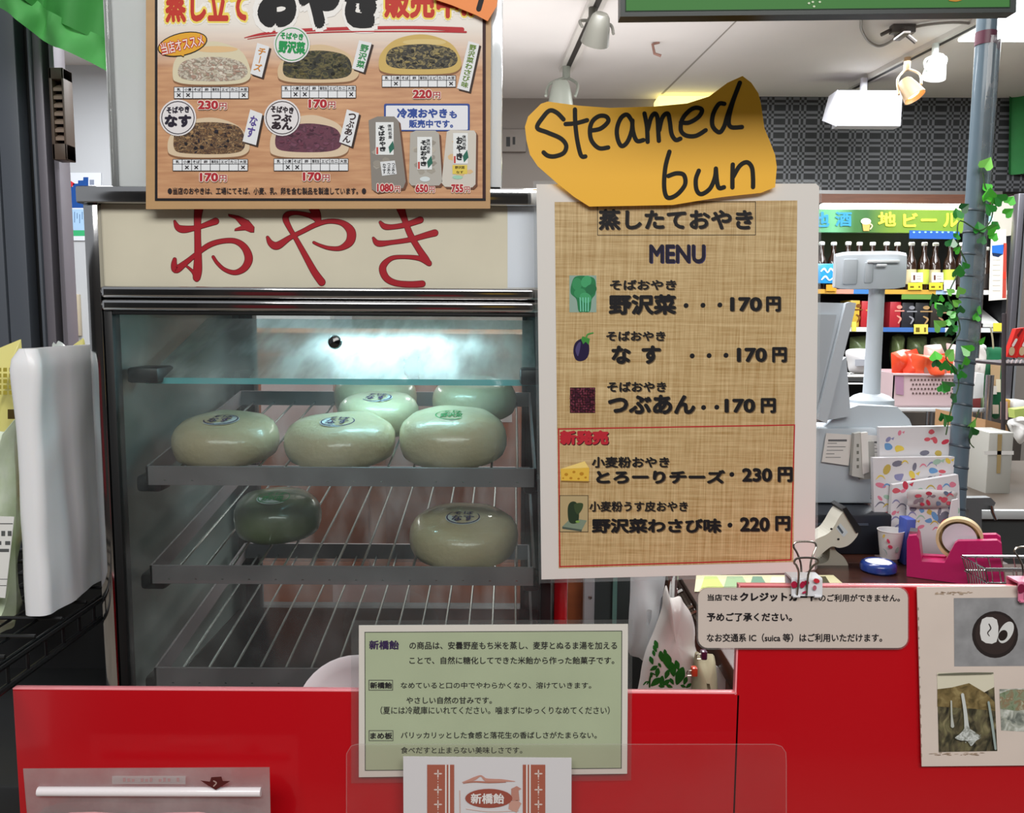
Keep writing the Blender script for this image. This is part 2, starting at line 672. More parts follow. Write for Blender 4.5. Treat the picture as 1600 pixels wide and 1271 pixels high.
# woven frieze above the shelves: a two-colour overshot weave
def weave_mat():
    m = bpy.data.materials.new('woven_frieze')
    m.use_nodes = True
    nt = m.node_tree
    b = nt.nodes['Principled BSDF']
    b.inputs['Roughness'].default_value = 0.8
    tc = nt.nodes.new('ShaderNodeTexCoord')
    sp = nt.nodes.new('ShaderNodeSeparateXYZ')
    nt.links.new(tc.outputs['Object'], sp.inputs[0])

    def wave(out, period, stops):
        d = nt.nodes.new('ShaderNodeMath'); d.operation = 'DIVIDE'; d.inputs[1].default_value = period
        nt.links.new(out, d.inputs[0])
        fr = nt.nodes.new('ShaderNodeMath'); fr.operation = 'FRACT'
        nt.links.new(d.outputs[0], fr.inputs[0])
        cr = nt.nodes.new('ShaderNodeValToRGB')
        cr.color_ramp.interpolation = 'CONSTANT'
        e = cr.color_ramp.elements
        e[0].position, e[0].color = 0, (0, 0, 0, 1)
        e[1].position, e[1].color = stops[0], (1, 1, 1, 1)
        val = 0
        for s in stops[1:]:
            n = e.new(s)
            n.color = (val,) * 3 + (1,)
            val = 1 - val
        nt.links.new(fr.outputs[0], cr.inputs[0])
        return cr.outputs[0]

    a = wave(sp.outputs['X'], 0.183, [0.10, 0.16, 0.24, 0.32, 0.68, 0.76, 0.84, 0.90])
    c = wave(sp.outputs['Z'], 0.152, [0.12, 0.20, 0.30, 0.40, 0.62, 0.70, 0.80, 0.90])
    x = nt.nodes.new('ShaderNodeMath'); x.operation = 'SUBTRACT'
    nt.links.new(a, x.inputs[0]); nt.links.new(c, x.inputs[1])
    ab = nt.nodes.new('ShaderNodeMath'); ab.operation = 'ABSOLUTE'
    nt.links.new(x.outputs[0], ab.inputs[0])
    mx = nt.nodes.new('ShaderNodeMix'); mx.data_type = 'RGBA'
    mx.inputs[6].default_value = lin('#1c1d1f')
    mx.inputs[7].default_value = lin('#5b5c60')
    nt.links.new(ab.outputs[0], mx.inputs[0])
    nt.links.new(mx.outputs[2], b.inputs['Base Color'])
    return m


structure(MB(weave_mat()).box((UX(1130, 230, 4.9), 4.88, UZ(1350, 299, 4.9)), (4.2, 4.95, CEIL)), 'trim_2')
structure(MB(mat('header_rail', '#8c8a88', 0.3, metal=0.6)).box((UX(1130, 300, 4.86), 4.85, UZ(1350, 304, 4.86)), (UX(1565, 300, 4.86), 4.88, UZ(1350, 298, 4.86))), 'trim_3')
structure(MB(mat('header_wood', '#6f4531', 0.5, var=0.2, stretch=(1, 1, 8))).box((UX(1130, 300, 4.86), 4.84, UZ(1350, 318, 4.86)), (UX(1565, 300, 4.86), 4.9, UZ(1350, 304, 4.86))), 'trim_4')

# shutter post on the left
Ys = 1.1
M_sh = mat('shutter_grey', '#565c66', 0.5, var=0.08, vscale=3, stretch=(1, 1, 0.1))
M_sh2 = mat('shutter_edge', '#77737c', 0.4, metal=0.2)
sh = MB(M_sh)
zt = CEIL
for a, b_, m, y in ((-260, 6, M_sh, Ys), (6, 9, M_black, Ys + .012), (9, 41, M_sh, Ys), (41, 62, M_black, Ys + .02), (62, 67, M_sh, Ys - .004),
                   (67, 81, M_sh2, Ys), (81, 93, M_black, Ys + .02), (93, 101, M_sh2, Ys - .002)):
    sh.m(m).box((UX(a, 400, Ys), y, 0.0), (UX(b_, 400, Ys), Ys + 0.026, zt), 0.0015)
structure(sh, 'wall_shutter')

vent = thing('wall_vent', 'dark brown louvred vent on the edge of the grey shutter post', 'vent', U(88, 252, Ys - .02))
mb = MB(mat('vent_brown', '#57493f', 0.45))
vx0, vx1, vz0, vz1 = UX(80, 180, Ys - .02), UX(103, 180, Ys - .02), UZ(90, 250, Ys - .02), UZ(90, 106, Ys - .02)
mb.box((vx0, Ys - .022, vz0), (vx0 + .004, Ys, vz1), .001).box((vx1 - .003, Ys - .022, vz0), (vx1, Ys, vz1), .001)
mb.box((vx0, Ys - .022, vz1 - .014), (vx1, Ys, vz1), .001).box((vx0, Ys - .022, vz0), (vx1, Ys, vz0 + .02), .001)
mb.build('frame', vent)
mb = MB(mat('vent_slat', '#8d7a6d', 0.4))
n = 7
for i in range(n):
    z = vz0 + .024 + (vz1 - vz0 - .042) * i / n
    mb.prism([(vx0 + .003, Ys - .003, z + .010), (vx0 + .003, Ys - .020, z), (vx0 + .003, Ys - .020, z + .004), (vx0 + .003, Ys - .003, z + .014)], (vx1 - vx0 - .006, 0, 0))
mb.build('louvres', vent)
MB(M_black).box((vx0 + .002, Ys - .003, vz0 + .01), (vx1 - .002, Ys - .001, vz1 - .01)).build('backing', vent)

# stairs notice and intercom plate on the grey wall
s = Sheet(4.352)
np_ = thing('wall_notice', 'white notice with a blue staircase and red arrow on the grey wall', 'notice', s.p(130, 376))
mb = MB(); s.slab(mb, [(60, 270), (158, 270), (158, 376), (60, 376)], .003, mat('notice_paper', '#e2e8f0', 0.6)); mb.build('paper', np_)
mb = MB()
st = [(60, 325), (60, 318)]
x, y = 60, 318
stair = [(70, 325), (70, 318)]
for i in range(8):
    stair += [(75 + i * 8, 318 - i * 5), (75 + i * 8, 313 - i * 5)]
stair = [(50, 325)] + [(50, 328 - 6)]
stair = [(138, 325), (60, 325), (60, 322)]
for i in range(9):
    stair += [(66 + i * 8, 322 - i * 5), (66 + i * 8, 317 - i * 5)]
stair += [(138, 282 - 5)]
s.poly(mb, stair, 1, ink('#20509a'))
s.poly(mb, [(88, 309), (111, 283), (117, 287), (92, 315)], 1, ink('#d8303c'))
s.rect(mb, 60, 327, 140, 360, 1, ink('#a9cdee'))
s.rect(mb, 60, 360, 145, 369, 1, ink('#3fb277'))
s.rect(mb, 140, 281, 147, 289, 1, ink('#8a94a8'))
for i in range(9):
    s.rect(mb, 104 + i * 4, 331 + (i % 3) * 2, 105 + i * 4, 340 + (i * 7 % 13), 2, ink('#4a6a9a'))
mb.build('stairs_picture', np_)
pl = thing('wall_plate', 'beige plate with one black button on the grey wall', 'wall plate', s.p(116, 525))
mb = MB(mat('plate_beige', '#b9ae98', 0.5)); a, b_ = s.p(105, 525), s.p(125, 460)
mb.box((a.x, 4.335, a.z), (b_.x, 4.36, b_.z), .004); mb.build('cover', pl)
q = s.p(115, 490); MB(M_black).lathe((q.x, 4.334, q.z), [(.009, 0), (.009, .006), (.006, .008)], 12, M=Matrix.Rotation(R(90), 3, 'X')).build('button', pl)
s2 = Sheet(4.94)
ol = thing('wall_socket', 'small pale box with two dark slots on the far wall', 'socket', s2.p(802, 235))
a, b_ = s2.p(782, 238), s2.p(822, 203)
MB(mat('socket_beige', '#8a837d', 0.6)).box((a.x, 4.92, a.z), (b_.x, 4.95, b_.z), .004).build('cover', ol)
mb = MB()
sl = Sheet(4.918)
sl.rect(mb, 791, 214, 797, 229, 0, M_dark); sl.rect(mb, 801, 214, 805, 226, 0, M_dark); mb.build('slots', ol)


# ================================================================== DISPLAY STEAMER
Yc = 0.725
xl, xr = UX(149, 700, Yc), UX(890, 700, Yc)
ztop = UZ(520, 294, Yc)
zbase = .955
Yb = 1.07
st = thing('display_steamer', 'chrome glass-fronted steamer cabinet full of buns, red hiragana sign on top', 'steamer', ((xl + xr) / 2, (Yc + Yb) / 2, zbase))
zb = lambda v: UZ(520, v, Yc)
mb = MB(M_chrome)
mb.box((xl - .004, Yc - .006, zb(321)), (xr + .004, Yb, ztop), .002)
mb.build('top_cap', st)
for a, b_ in ((xl, xl + .0125), (xr - .0125, xr)):
    MB(M_chrome).box((a, Yc - .002, zbase), (b_, Yc + .022, zb(321)), .0015).build('post', st)
px0, px1 = xl + .0125, xr - .0125
# sign panel
sg = Sheet(Yc + .004, 250, 310, 3.404)
mb = MB(mat('sign_cream', '#d9d3bd', 0.35, coat=0.3, var=0.07, vscale=14))
mb.box((px0, Yc + .004, zb(450)), (px1, Yc + .010, zb(321)))
sign = mb.build('sign_panel', st)
mb = MB()
red = ink('#a3222c')
out = ink('#5c1a1e')
for S in (
    [(78, 122, 10), (95, 155, 30), (130, 165, 36), (200, 155, 22), (260, 135, 28), (296, 122, 34)],
    [(208, 40, 48), (200, 110, 36), (200, 200, 32), (202, 300, 36), (200, 380, 44), (195, 422, 38)],
    [(195, 430, 26), (178, 395, 16), (150, 368, 10), (135, 358, 8)],
    [(78, 325, 18), (75, 355, 30), (88, 378, 38), (140, 340, 26), (190, 300, 22), (260, 250, 26), (330, 228, 24), (400, 228, 26), (450, 262, 34), (472, 320, 40), (450, 370, 34), (400, 395, 24), (345, 380, 18), (305, 345, 16), (283, 312, 14)],
    [(572, 208, 14), (590, 240, 30), (625, 252, 38), (690, 210, 24), (760, 175, 22), (830, 140, 24), (900, 122, 22), (970, 132, 28), (1015, 175, 44), (1010, 230, 42), (960, 265, 24), (900, 265, 18), (850, 250, 14), (818, 235, 12)],
    [(842, 120, 30), (820, 100, 28), (770, 85, 20), (720, 78, 18), (680, 85, 26), (668, 110, 30), (690, 160, 24), (720, 210, 22), (770, 300, 28), (820, 390, 34), (860, 446, 38)],
    [(800, 40, 30), (828, 75, 44), (845, 115, 24)],
    [(1172, 128, 14), (1195, 150, 28), (1240, 152, 24), (1310, 140, 26), (1385, 115, 32)],
    [(1135, 212, 12), (1160, 240, 30), (1230, 235, 22), (1330, 220, 24), (1420, 195, 30), (1462, 184, 34)],
    [(1275, 40, 46), (1300, 110, 30), (1330, 190, 30), (1370, 260, 30), (1410, 320, 34), (1432, 348, 24)],
    [(1430, 345, 28), (1380, 320, 24), (1300, 312, 18), (1230, 320, 22), (1185, 365, 34), (1200, 420, 34), (1250, 450, 30), (1330, 458, 30), (1395, 455, 32)],
):
    sg.brush(mb, [(x, y, w + 5) for x, y, w in S], 1, out)
    sg.brush(mb, S, 3, red)
for L, m, g in ((1, out, 3), (3, red, 0)):
    c0 = [(365, 85), (420, 95), (470, 120), (500, 150), (498, 180), (480, 180), (450, 168), (398, 172), (400, 160), (435, 145), (400, 110), (366, 97)]
    cx, cy = 440, 140
    sg.poly(mb, [(x + (g if x > cx else -g), y + (g if y > cy else -g)) for x, y in c0], L, m)
tag(mb.build('sign_lettering', sign))
mb = MB(); q = Sheet(Yc + .004); q.rect(mb, 793, 322, 850, 450, 1, mat('white_tape', '#d5dde6', 0.4, coat=.3)); mb.build('white_tape', sign)
# two chrome rails and the door
MB(M_chrome).box((px0, Yc - .004, zb(468)), (px1, Yc + .012, zb(449)), .003, seg=3).build('rail', st)
MB(M_chrome).box((px0, Yc - .004, zb(488)), (px1, Yc + .012, zb(470)), .003, seg=3).build('rail', st)
MB(M_black).box((px0, Yc + .004, zb(472)), (px1, Yc + .012, zb(466))).build('gap_seal', st)
dx0, dx1 = UX(176, 780, Yc), UX(862, 780, Yc)
gx0, gx1 = UX(189, 780, Yc), UX(846, 780, Yc)
zg1, zg0 = zb(494), .985
door = MB(M_black)
door.box((dx0, Yc - .001, .965), (gx0, Yc + .014, zb(487)), .001).box((gx1, Yc - .001, .965), (dx1, Yc + .014, zb(487)), .001)
door.box((gx0, Yc - .001, zg1), (gx1, Yc + .014, zb(487)), .001).box((gx0, Yc - .001, .965), (gx1, Yc + .014, zg0), .001)
door = door.build('door', st)
M_glass = clear('door_glass', '#e9f2f0', haze=0.03, noise_haze=0.07, nscale=22, rough=0.015)
mb = MB(M_glass); mb.add([(gx0, Yc + .004, zg0), (gx1, Yc + .004, zg0), (gx1, Yc + .004, zg1), (gx0, Yc + .004, zg1)], [[0, 1, 2, 3]])
mb.build('door_glass', door, 'clear glass pane, lightly steamed')
q = U(522, 535, Yc - .006)
mb = MB(mat('knob_black', '#0a0a0b', 0.15, coat=0.6)).lathe((q.x, Yc + .004, q.z), [(.0042, 0), (.0058, .003), (.0062, .007), (.005, .010), (.002, .0115), (0, .012)], 20, M=Matrix.Rotation(R(90), 3, 'X'))
mb.build('door_knob', door)
# body
M_in = mat('inner_steel', '#98a29f', 0.38, metal=0.5, bump=0.08, bscale=40)
M_in_wall = mat('side_wall_steel', '#9aa5a1', 0.35, metal=0.35, var=0.25, vscale=9)
for a in (px0 - .003, px1 + .001):
    MB(M_in_wall).box((a, Yc + .022, zbase), (a + .002, Yb, zb(321))).build('side_wall', st)
MB(M_in).box((px0, Yc + .012, zb(452)), (px1, Yb, zb(450))).build('ceiling_plate', st)
MB(M_dark).box((xl, Yc + .002, zbase), (xr, Yb, zbase + .012)).build('base', st)
bx0, bx1 = UX(402, 640, Yb - .01), UX(815, 640, Yb - .01)
for a, b_ in ((px0, bx0 - .018), (bx1 + .004, px1)):
    MB(mat('back_panel_steel', '#59605f', 0.4, metal=0.6)).box((a, Yb - .012, zbase), (b_, Yb - .004, zb(452))).build('back_panel', st)
for a, b_ in ((bx0 - .018, bx0), (bx1, bx1 + .006)):
    MB(M_black).box((a, Yb - .02, zbase), (b_, Yb - .002, zb(452)), .001).build('back_post', st)
mb = MB(clear('back_glass', '#f2ece8', haze=0.02, noise_haze=0.2, nscale=26, rough=0.05, nstretch=(1, 1, 0.35), bump=0.3))
mb.add([(bx0, Yb - .008, zbase), (bx1, Yb - .008, zbase), (bx1, Yb - .008, zb(452)), (bx0, Yb - .008, zb(452))], [[0, 1, 2, 3]])
mb.build('back_glass', st, 'steamed-up back pane')
MB(mat('water_pan', '#1d2021', 0.25, metal=0.5)).box((px0 + .004, Yc + .02, .967), (px1 - .004, Yb - .022, .972), .002).build('water_pan', st)
# sloping glass shelf with its clips and the lamp above it
sy0, sy1 = .765, .925
sx0, sx1 = UX(228, 590, sy0), UX(838, 590, sy0)
sz0, sz1 = UZ(520, 592, sy0), UZ(520, 499, sy1)
M_shelf = clear('steamed_shelf_glass', '#cfeef2', haze=0.2, noise_haze=0.4, nscale=16, gloss=.3, rough=0.3, nstretch=(2.2, .5, 1), bump=0.5)
mb = MB(M_shelf)
mb.add([(sx0, sy0, sz0), (sx1, sy0, sz0), (sx1, sy1, sz1), (sx0, sy1, sz1)], [[0, 1, 2, 3]])
shelf = mb.build('glass_shelf', st, 'sloping glass shelf wet with steam')
MB(mat('glass_edge', '#7ad6dc', 0.1, coat=1.0, alpha=0.75)).box((sx0, sy0 - .001, sz0 - .0055), (sx1, sy0, sz0)).build('glass_edge', shelf)
for a, b_ in (((204, 598), (252, 574)), ((812, 601), (848, 577))):
    p0, p1 = U(*a, .76), U(*b_, .76)
    MB(M_dark).box((p0.x, .752, p0.z), (p1.x, .79, p1.z), .003).build('shelf_clip', st)
lz = zb(452) - .004
lampm = MB(mat('lamp_glow', '#c8f4ff', 0.4, emit=6.0)).tube([(-.24, .84, lz - .008), (-.04, .84, lz - .008)], .007, 12)
lampm.build('lamp_tube', st)
area('steamer_lamp', (-.12, .845, lz - .018), (-8, 0, 0), .13, .03, 0.52, (0.62, 0.92, 1.0))

# three wire trays
TY0, TY1, RISE = .757, 1.03, .046
M_tray = mat('tray_steel', '#8f878a', 0.42, metal=0.25, bump=0.05, bscale=60)
M_rod = mat('tray_rod', '#b5bab8', 0.25, metal=0.9)
TRAYZ = []
for k, (v0, v1, nm) in enumerate(((731, 760, 'wire-bottomed steel tray under the top row of buns, below the glass shelf'),
                                  (886, 914, 'wire-bottomed steel tray in the middle, holding two buns'),
                                  (1046, 1076, 'empty wire-bottomed steel tray at the bottom of the steamer'))):
    z0, z1 = UZ(530, v1, TY0), UZ(530, v0, TY0)
    tx0, tx1 = UX(228, 745, TY0), UX(838, 745, TY0)
    h = z1 - z0
    t = thing('wire_tray', nm, 'tray', ((tx0 + tx1) / 2, TY0, z0), 'wire trays in the steamer')
    mb = MB(M_tray)
    A = lambda x, y, z: (x, y, z + RISE * (y - TY0) / (TY1 - TY0))
    def bar(x0, y0, x1, y1):
        vs = [A(x, y, z) for z in (z0, z1) for x, y in ((x0, y0), (x1, y0), (x1, y1), (x0, y1))]
        mb.add(vs, [[3, 2, 1, 0], [4, 5, 6, 7], [0, 1, 5, 4], [1, 2, 6, 5], [2, 3, 7, 6], [3, 0, 4, 7]])
    bar(tx0, TY0, tx1, TY0 + .002)
    bar(tx0, TY1 - .002, tx1, TY1)
    bar(tx0, TY0, tx0 + .002, TY1)
    bar(tx1 - .002, TY0, tx1, TY1)
    mb.build('rim', t)
    mb = MB(M_rod)
    nr = 14
    for i in range(nr):
        x = tx0 + (tx1 - tx0) * (i + .7) / (nr + .4)
        mb.tube([A(x, TY0, z0 + .004), A(x, TY1, z0 + .004)], .0013, 6)
    mb.build('rods', t)
    TRAYZ.append((z0, A))
    for sx in (tx0, tx1):
        MB(M_dark).box((sx - .012, TY0 + .004, z0 - .008), (sx + (.012 if sx < 0 else .004), TY0 + .03, z0 + .008), .004).build('tray_support', st)


# buns
def trayz(k, y):
    z0, A = TRAYZ[k]
    return A(0, y, z0 + .0055)[2]


M_bun = mat('bun_dough', '#d4c2a0', 0.38, coat=0.5, sub=0.15, bump=0.22, bscale=170, var=0.08, vscale=25)
M_bun_g = mat('bun_dough_green', '#6f7a58', 0.3, coat=0.7, bump=0.15, bscale=110, var=0.25, vscale=30)
M_stick = mat('sticker_white', '#e8eef0', 0.35, coat=0.4)


def bun(u, Y, k, d, h, label, m=M_bun, st_hex='#3b2d5a', seed=0, sticker=True):
    x = UX(u, 680, Y)
    z = trayz(k, Y)
    tilt = Matrix.Rotation(math.atan(RISE / (TY1 - TY0)), 3, 'X')
    root = thing('steamed_bun', label, 'bun', (x, Y, z), 'steamed buns in the steamer')
    prof = [(0, 0), (.32, 0), (.42, .02), (.472, .10), (.496, .26), (.50, .44), (.488, .62), (.455, .77), (.395, .89), (.30, .955), (.18, .985), (.08, .998), (0, 1.0)]
    seg = 40
    vs, fs = [], []
    for (r, q) in prof:
        for j in range(seg):
            a = 6.28318 * j / seg
            p = Vector((math.cos(a) * r * d, math.sin(a) * r * d * .95, q * h))
            w = 1 + .035 * noise.noise(Vector((math.cos(a) * 1.6 + seed * 3.1, math.sin(a) * 1.6, q * 1.5)))
            vs.append(Vector((x, Y, z)) + tilt @ Vector((p.x * w, p.y * w, p.z * (1 + .05 * noise.noise(Vector((p.x * 30 + seed, p.y * 30, 0)))))))
    for i in range(len(prof) - 1):
        for j in range(seg):
            j2 = (j + 1) % seg
            fs.append([i * seg + j, i * seg + j2, (i + 1) * seg + j2, (i + 1) * seg + j])
    MB(m).add(vs, fs, True).build('dough', root)
    if sticker:
        top = Vector((x, Y, z)) + tilt @ Vector((0, -.008, h * 1.015))
        fn = lambda a, b, o: top + tilt @ Vector((a, -b, o - 12 * (a * a + b * b) * .5))
        S = Sheet(0, fn=fn, step=.0004)
        mb = MB()
        ring = lambda r: [(r * math.cos(6.283 * j / 24), r * math.sin(6.283 * j / 24)) for j in range(24)]
        S.poly(mb, ring(.0175), 1, M_stick)
        S.ell(mb, 0, 0, .0165, .0165, 2, ink(st_hex), r0=.93)
        S.text(mb, 'そば', -.010, -.012, .010, -.003, 2, ink(st_hex), .03)
        S.text(mb, 'なす' if st_hex == '#3b2d5a' else '野沢菜', -.011, -.001, .011, .011, 2, ink(st_hex), .03)
        mb.build('sticker', root)
    return root


bun(354, .822, 0, .104, .041, 'leftmost front steamed bun with a round dark-lettered sticker', seed=1)
bun(533, .822, 0, .110, .040, 'middle front steamed bun, nearest the knob, with purple sticker', seed=2)
bun(708, .826, 0, .108, .046, 'right front steamed bun with a green sticker on top', st_hex='#2c8a4a', seed=3)
bun(592, .912, 0, .090, .040, 'smaller steamed bun directly behind the middle front one', seed=4)
bun(588, .985, 0, .098, .044, 'rearmost steamed bun half hidden by the glass shelf, behind two others', seed=5)
bun(741, .975, 0, .098, .042, 'plain steamed bun at the back right corner of the top tray', seed=6, sticker=False)
bun(725, .815, 1, .108, .042, 'lone pale steamed bun at the right of the middle tray', seed=7)
bun(432, .862, 1, .090, .042, 'dark green steamed bun at the back left of the middle tray', m=M_bun_g, st_hex='#2c8a4a', seed=8)

# clear plastic stand on the steamer that carries the big bun poster
Yp = Yc - .003
s = Sheet(Yc + .012)
pst = thing('poster_stand', 'clear plastic stand on top of the steamer behind the bun poster', 'stand', s.p(480, 294))
mb = MB(clear('stand_film', '#f6f8f6', haze=0.8, noise_haze=0.15, nscale=5, rough=0.08))
zz = ztop + .0005
A_, B_ = s.p(176, 294), s.p(782, 294)
zt_ = s.p(176, -90).z
mb.box((A_.x, Yc + .010, zz), (B_.x, Yc + .012, zt_))
mb.build('board', pst)
MB(mat('stand_edge', '#dfe6ea', 0.12, coat=1.0, spec=0.8)).box((UX(766, 150, Yc + .006), Yc - .005, zz), (UX(785, 150, Yc + .006), Yc + .013, zt_), .0015).build('edge_strip', pst)
MB(clear('stand_lip', '#ffffff', haze=0.25, rough=0.05)).box((UX(170, 150, Yc + .006), Yc + .004, zz), (UX(177, 150, Yc + .006), Yc + .013, zt_), .0012).build('edge_strip', pst)

# ================================================================== THE BIG BUN POSTER (on the stand)
S = Sheet(Yc - .0085)


def wood_print():
    m = bpy.data.materials.new('poster_wood_print')
    m.use_nodes = True
    nt = m.node_tree
    b = nt.nodes['Principled BSDF']
    b.inputs['Roughness'].default_value = 0.45
    b.inputs['Coat Weight'].default_value = 0.35
    b.inputs['Coat Roughness'].default_value = 0.08
    tc = nt.nodes.new('ShaderNodeTexCoord')
    mp = nt.nodes.new('ShaderNodeMapping'); mp.inputs['Scale'].default_value = (6, 1, 60)
    nt.links.new(tc.outputs['Object'], mp.inputs[0])
    n = nt.nodes.new('ShaderNodeTexNoise'); n.inputs['Scale'].default_value = 4; n.inputs['Detail'].default_value = 6
    nt.links.new(mp.outputs[0], n.inputs['Vector'])
    cr = nt.nodes.new('ShaderNodeValToRGB')
    cr.color_ramp.elements[0].position, cr.color_ramp.elements[0].color = .32, lin('#b8835c')
    cr.color_ramp.elements[1].position, cr.color_ramp.elements[1].color = .66, lin('#d3a277')
    nt.links.new(n.outputs['Fac'], cr.inputs[0])
    sp = nt.nodes.new('ShaderNodeSeparateXYZ'); nt.links.new(tc.outputs['Object'], sp.inputs[0])
    rp = nt.nodes.new('ShaderNodeMapRange')
    H = UZ(500, -85, S.Y) - UZ(500, 325, S.Y)
    rp.inputs[1].default_value, rp.inputs[2].default_value = H * (1 - 190 / 410), H * (1 - 120 / 410)
    nt.links.new(sp.outputs['Z'], rp.inputs[0])
    mx = nt.nodes.new('ShaderNodeMix'); mx.data_type = 'RGBA'
    mx.inputs[7].default_value = lin('#e9e3da')
    nt.links.new(rp.outputs[0], mx.inputs[0]); nt.links.new(cr.outputs[0], mx.inputs[6])
    nt.links.new(mx.outputs[2], b.inputs['Base Color'])
    return m


bp = thing('bun_poster', 'large wood-patterned poster of cut buns with prices above the steamer sign', 'poster', S.p(498, 325))
mb = MB(); S.slab(mb, [(228, -85), (768, -85), (766, 326), (228, 327)], .0009, mat('poster_border', '#c09a6c', 0.4, coat=.35, var=.1, vscale=12, stretch=(1, 1, 6)))
mb.build('paper', bp)
mb = MB(); S.rect(mb, 243, -85, 758, 313, 1, wood_print()); mb.build('wood_print', bp)
mb = MB()
S.rect(mb, 242, -85, 246, 314, 2, ink('#1c1c20')); S.rect(mb, 242, 310, 759, 314, 2.1, ink('#1c1c20')); S.rect(mb, 754, -85, 759, 314, 2, ink('#3a2022'))
mb.build('border_line', bp)
mb = MB()
for w, L, m, g in ((.16, 2, ink('#f3f0ea'), 5), (.10, 2.5, ink('#f2dc6a'), 3)):
    for t, b in (('蒸し立て', (258, -20, 388, 36)), ('販売中!!', (600, -22, 740, 29))):
        S.text(mb, t, b[0] - g, b[1] - g, b[2] + g, b[3] + g, L, m, w)
for t, b in (('蒸し立て', (258, -20, 388, 36)), ('販売中!!', (600, -22, 740, 29))):
    S.text(mb, t, *b, 3, ink('#c3382c'), .045)
mb.build('red_heading', bp)
mb = MB()
S.text(mb, 'おやき', 394, -56, 602, 53, 2.4, ink('#f0eeea'), .15); S.text(mb, 'おやき', 402, -48, 594, 45, 3, ink('#18181a'), .082)
mb.build('black_heading', bp)
mb = MB()
S.brush(mb, [(382, 59, 1), (410, 53, 4), (455, 48, 5), (560, 44, 5), (650, 43, 5), (722, 46, 7)], 2.2, ink('#b93338'))
S.brush(mb, [(387, 61, 1), (430, 55, 2), (520, 50, 2), (650, 49, 2), (728, 50, 3)], 2.3, ink('#b93338'))
mb.build('red_swoosh', bp)
# speech bubble
mb = MB()
for g, L, h in ((1.6, 4, '#1d1a14'), (0, 4.5, '#e4a934')):
    S.ell(mb, 285, 69, 38 + g, 16.5 + g, L, ink(h), rot=-13)
    S.poly(mb, [(266 - g, 80), (289 + g, 80 - g), (287, 88 + g)], L + .1, ink(h))
S.text(mb, '当店オススメ', 250, 59, 319, 80, 5, ink('#c23a30'), .09, rot=-13)
S.text(mb, '当店オススメ', 251, 60, 318, 79, 5.5, ink('#f4e9e0'), .01, rot=-13)
mb.build('speech_bubble', bp)
# cut buns
for (x0, y0, x1, y1, crust, fx, base, fill, top, seed) in (
        (270, 65, 393, 132, '#d9d0b2', (279, 90, 386, 126), '#b5ab97', ['#cfc8b8', '#8f8778', '#a88a7a', '#ddd6c6', '#a89d88'], '#e0bd8c', 1),
        (434, 70, 562, 129, '#d6bd98', (443, 80, 549, 123), '#2c2c20', ['#1e2018', '#4a4528', '#6b6238', '#343822', '#141610'], None, 2),
        (592, 54, 722, 116, '#cdb068', (604, 70, 714, 107), '#33302a', ['#232320', '#4a4535', '#9a8a58', '#1a1b1c', '#6b6448'], '#d8c184', 3),
        (262, 184, 391, 246, '#d8c3a4', (272, 192, 382, 240), '#6a4c34', ['#3a2a26', '#8a6844', '#1d1a20', '#a8875e', '#56402e', '#24202c'], None, 4),
        (422, 180, 546, 246, '#d9c4a8', (431, 194, 533, 237), '#5a3042', ['#6b3a4c', '#4a2838', '#74465a'], None, 5)):
    mb = MB()
    out = [(x0, y1 - 12), (x0 + 3, y0 + 30), (x0 + 24, y0 + 9), (x0 + 58, y0), (x1 - 42, y0 + 3), (x1 - 14, y0 + 17), (x1 - 1, y1 - 18), (x1 - 10, y1 - 4), (x1 - 40, y1), (x0 + 30, y1), (x0 + 6, y1 - 4)]
    S.poly(mb, [(x, y + 3) for x, y in smooth_loop(out)], 2, ink('#8c6446'))
    S.poly(mb, smooth_loop(out), 2.4, ink(crust))
    if top: S.ell(mb, (x0 + x1) / 2 + 6, y0 + 12, 34, 5, 2.6, ink(top))
    fl = [(fx[0], fx[3] - 8), (fx[0] + 5, fx[1] + 8), (fx[0] + 35, fx[1]), (fx[2] - 35, fx[1]), (fx[2] - 6, fx[1] + 9), (fx[2], fx[3] - 10), (fx[2] - 22, fx[3]), (fx[0] + 22, fx[3])]
    S.poly(mb, smooth_loop(fl), 2.8, photo_print('filling_print', [fill[-1], base] + fill, 190 if seed != 5 else 120, (1, 1, 1.5)))
    blobs(S, mb, (fx[0] + 4, fx[1] + 4, fx[2] - 4, fx[3] - 4), 34, 3, fill, seed, (1.5, 5))
    mb.build('cut_bun_picture', bp)
# allergy tables
heads = ['乳', '小麦', 'そば', '卵', '落花生', 'エビ', 'カニ', '大豆']
for (x0, y0, x1, y1, cr) in ((272, 136, 388, 154, (0, 1, 7)), (440, 134, 556, 153, (1, 2, 7)), (597, 118, 712, 136, (1, 7)), (270, 249, 387, 267, (1, 2, 7)), (428, 248, 544, 267, (1, 2))):
    mb = MB()
    K = ink('#26242a')
    S.rect(mb, x0, y0, x1, y1, 4.4, ink('#e6e9ec'))
    ym = y0 + (y1 - y0) * .42
    for yy in (y0, ym, y1): S.rect(mb, x0, yy - .45, x1, yy + .45, 4.9, K)
    for i in range(9):
        xx = x0 + (x1 - x0) * i / 8
        S.rect(mb, xx - .45, y0, xx + .45, y1, 5.1, K)
    for i, h in enumerate(heads):
        xa = x0 + (x1 - x0) * i / 8
        w = min(11.5, 5.5 * len(h)); c = xa + (x1 - x0) / 16
        S.text(mb, h, c - w / 2, y0 + 1.6, c + w / 2, ym - 1.4, 5.4, K, .02)
        if i in cr: S.text(mb, '×', c - 3.2, ym + 2, c + 3.2, y1 - 2.4, 5.4, K, .015)
    mb.build('allergy_table', bp)
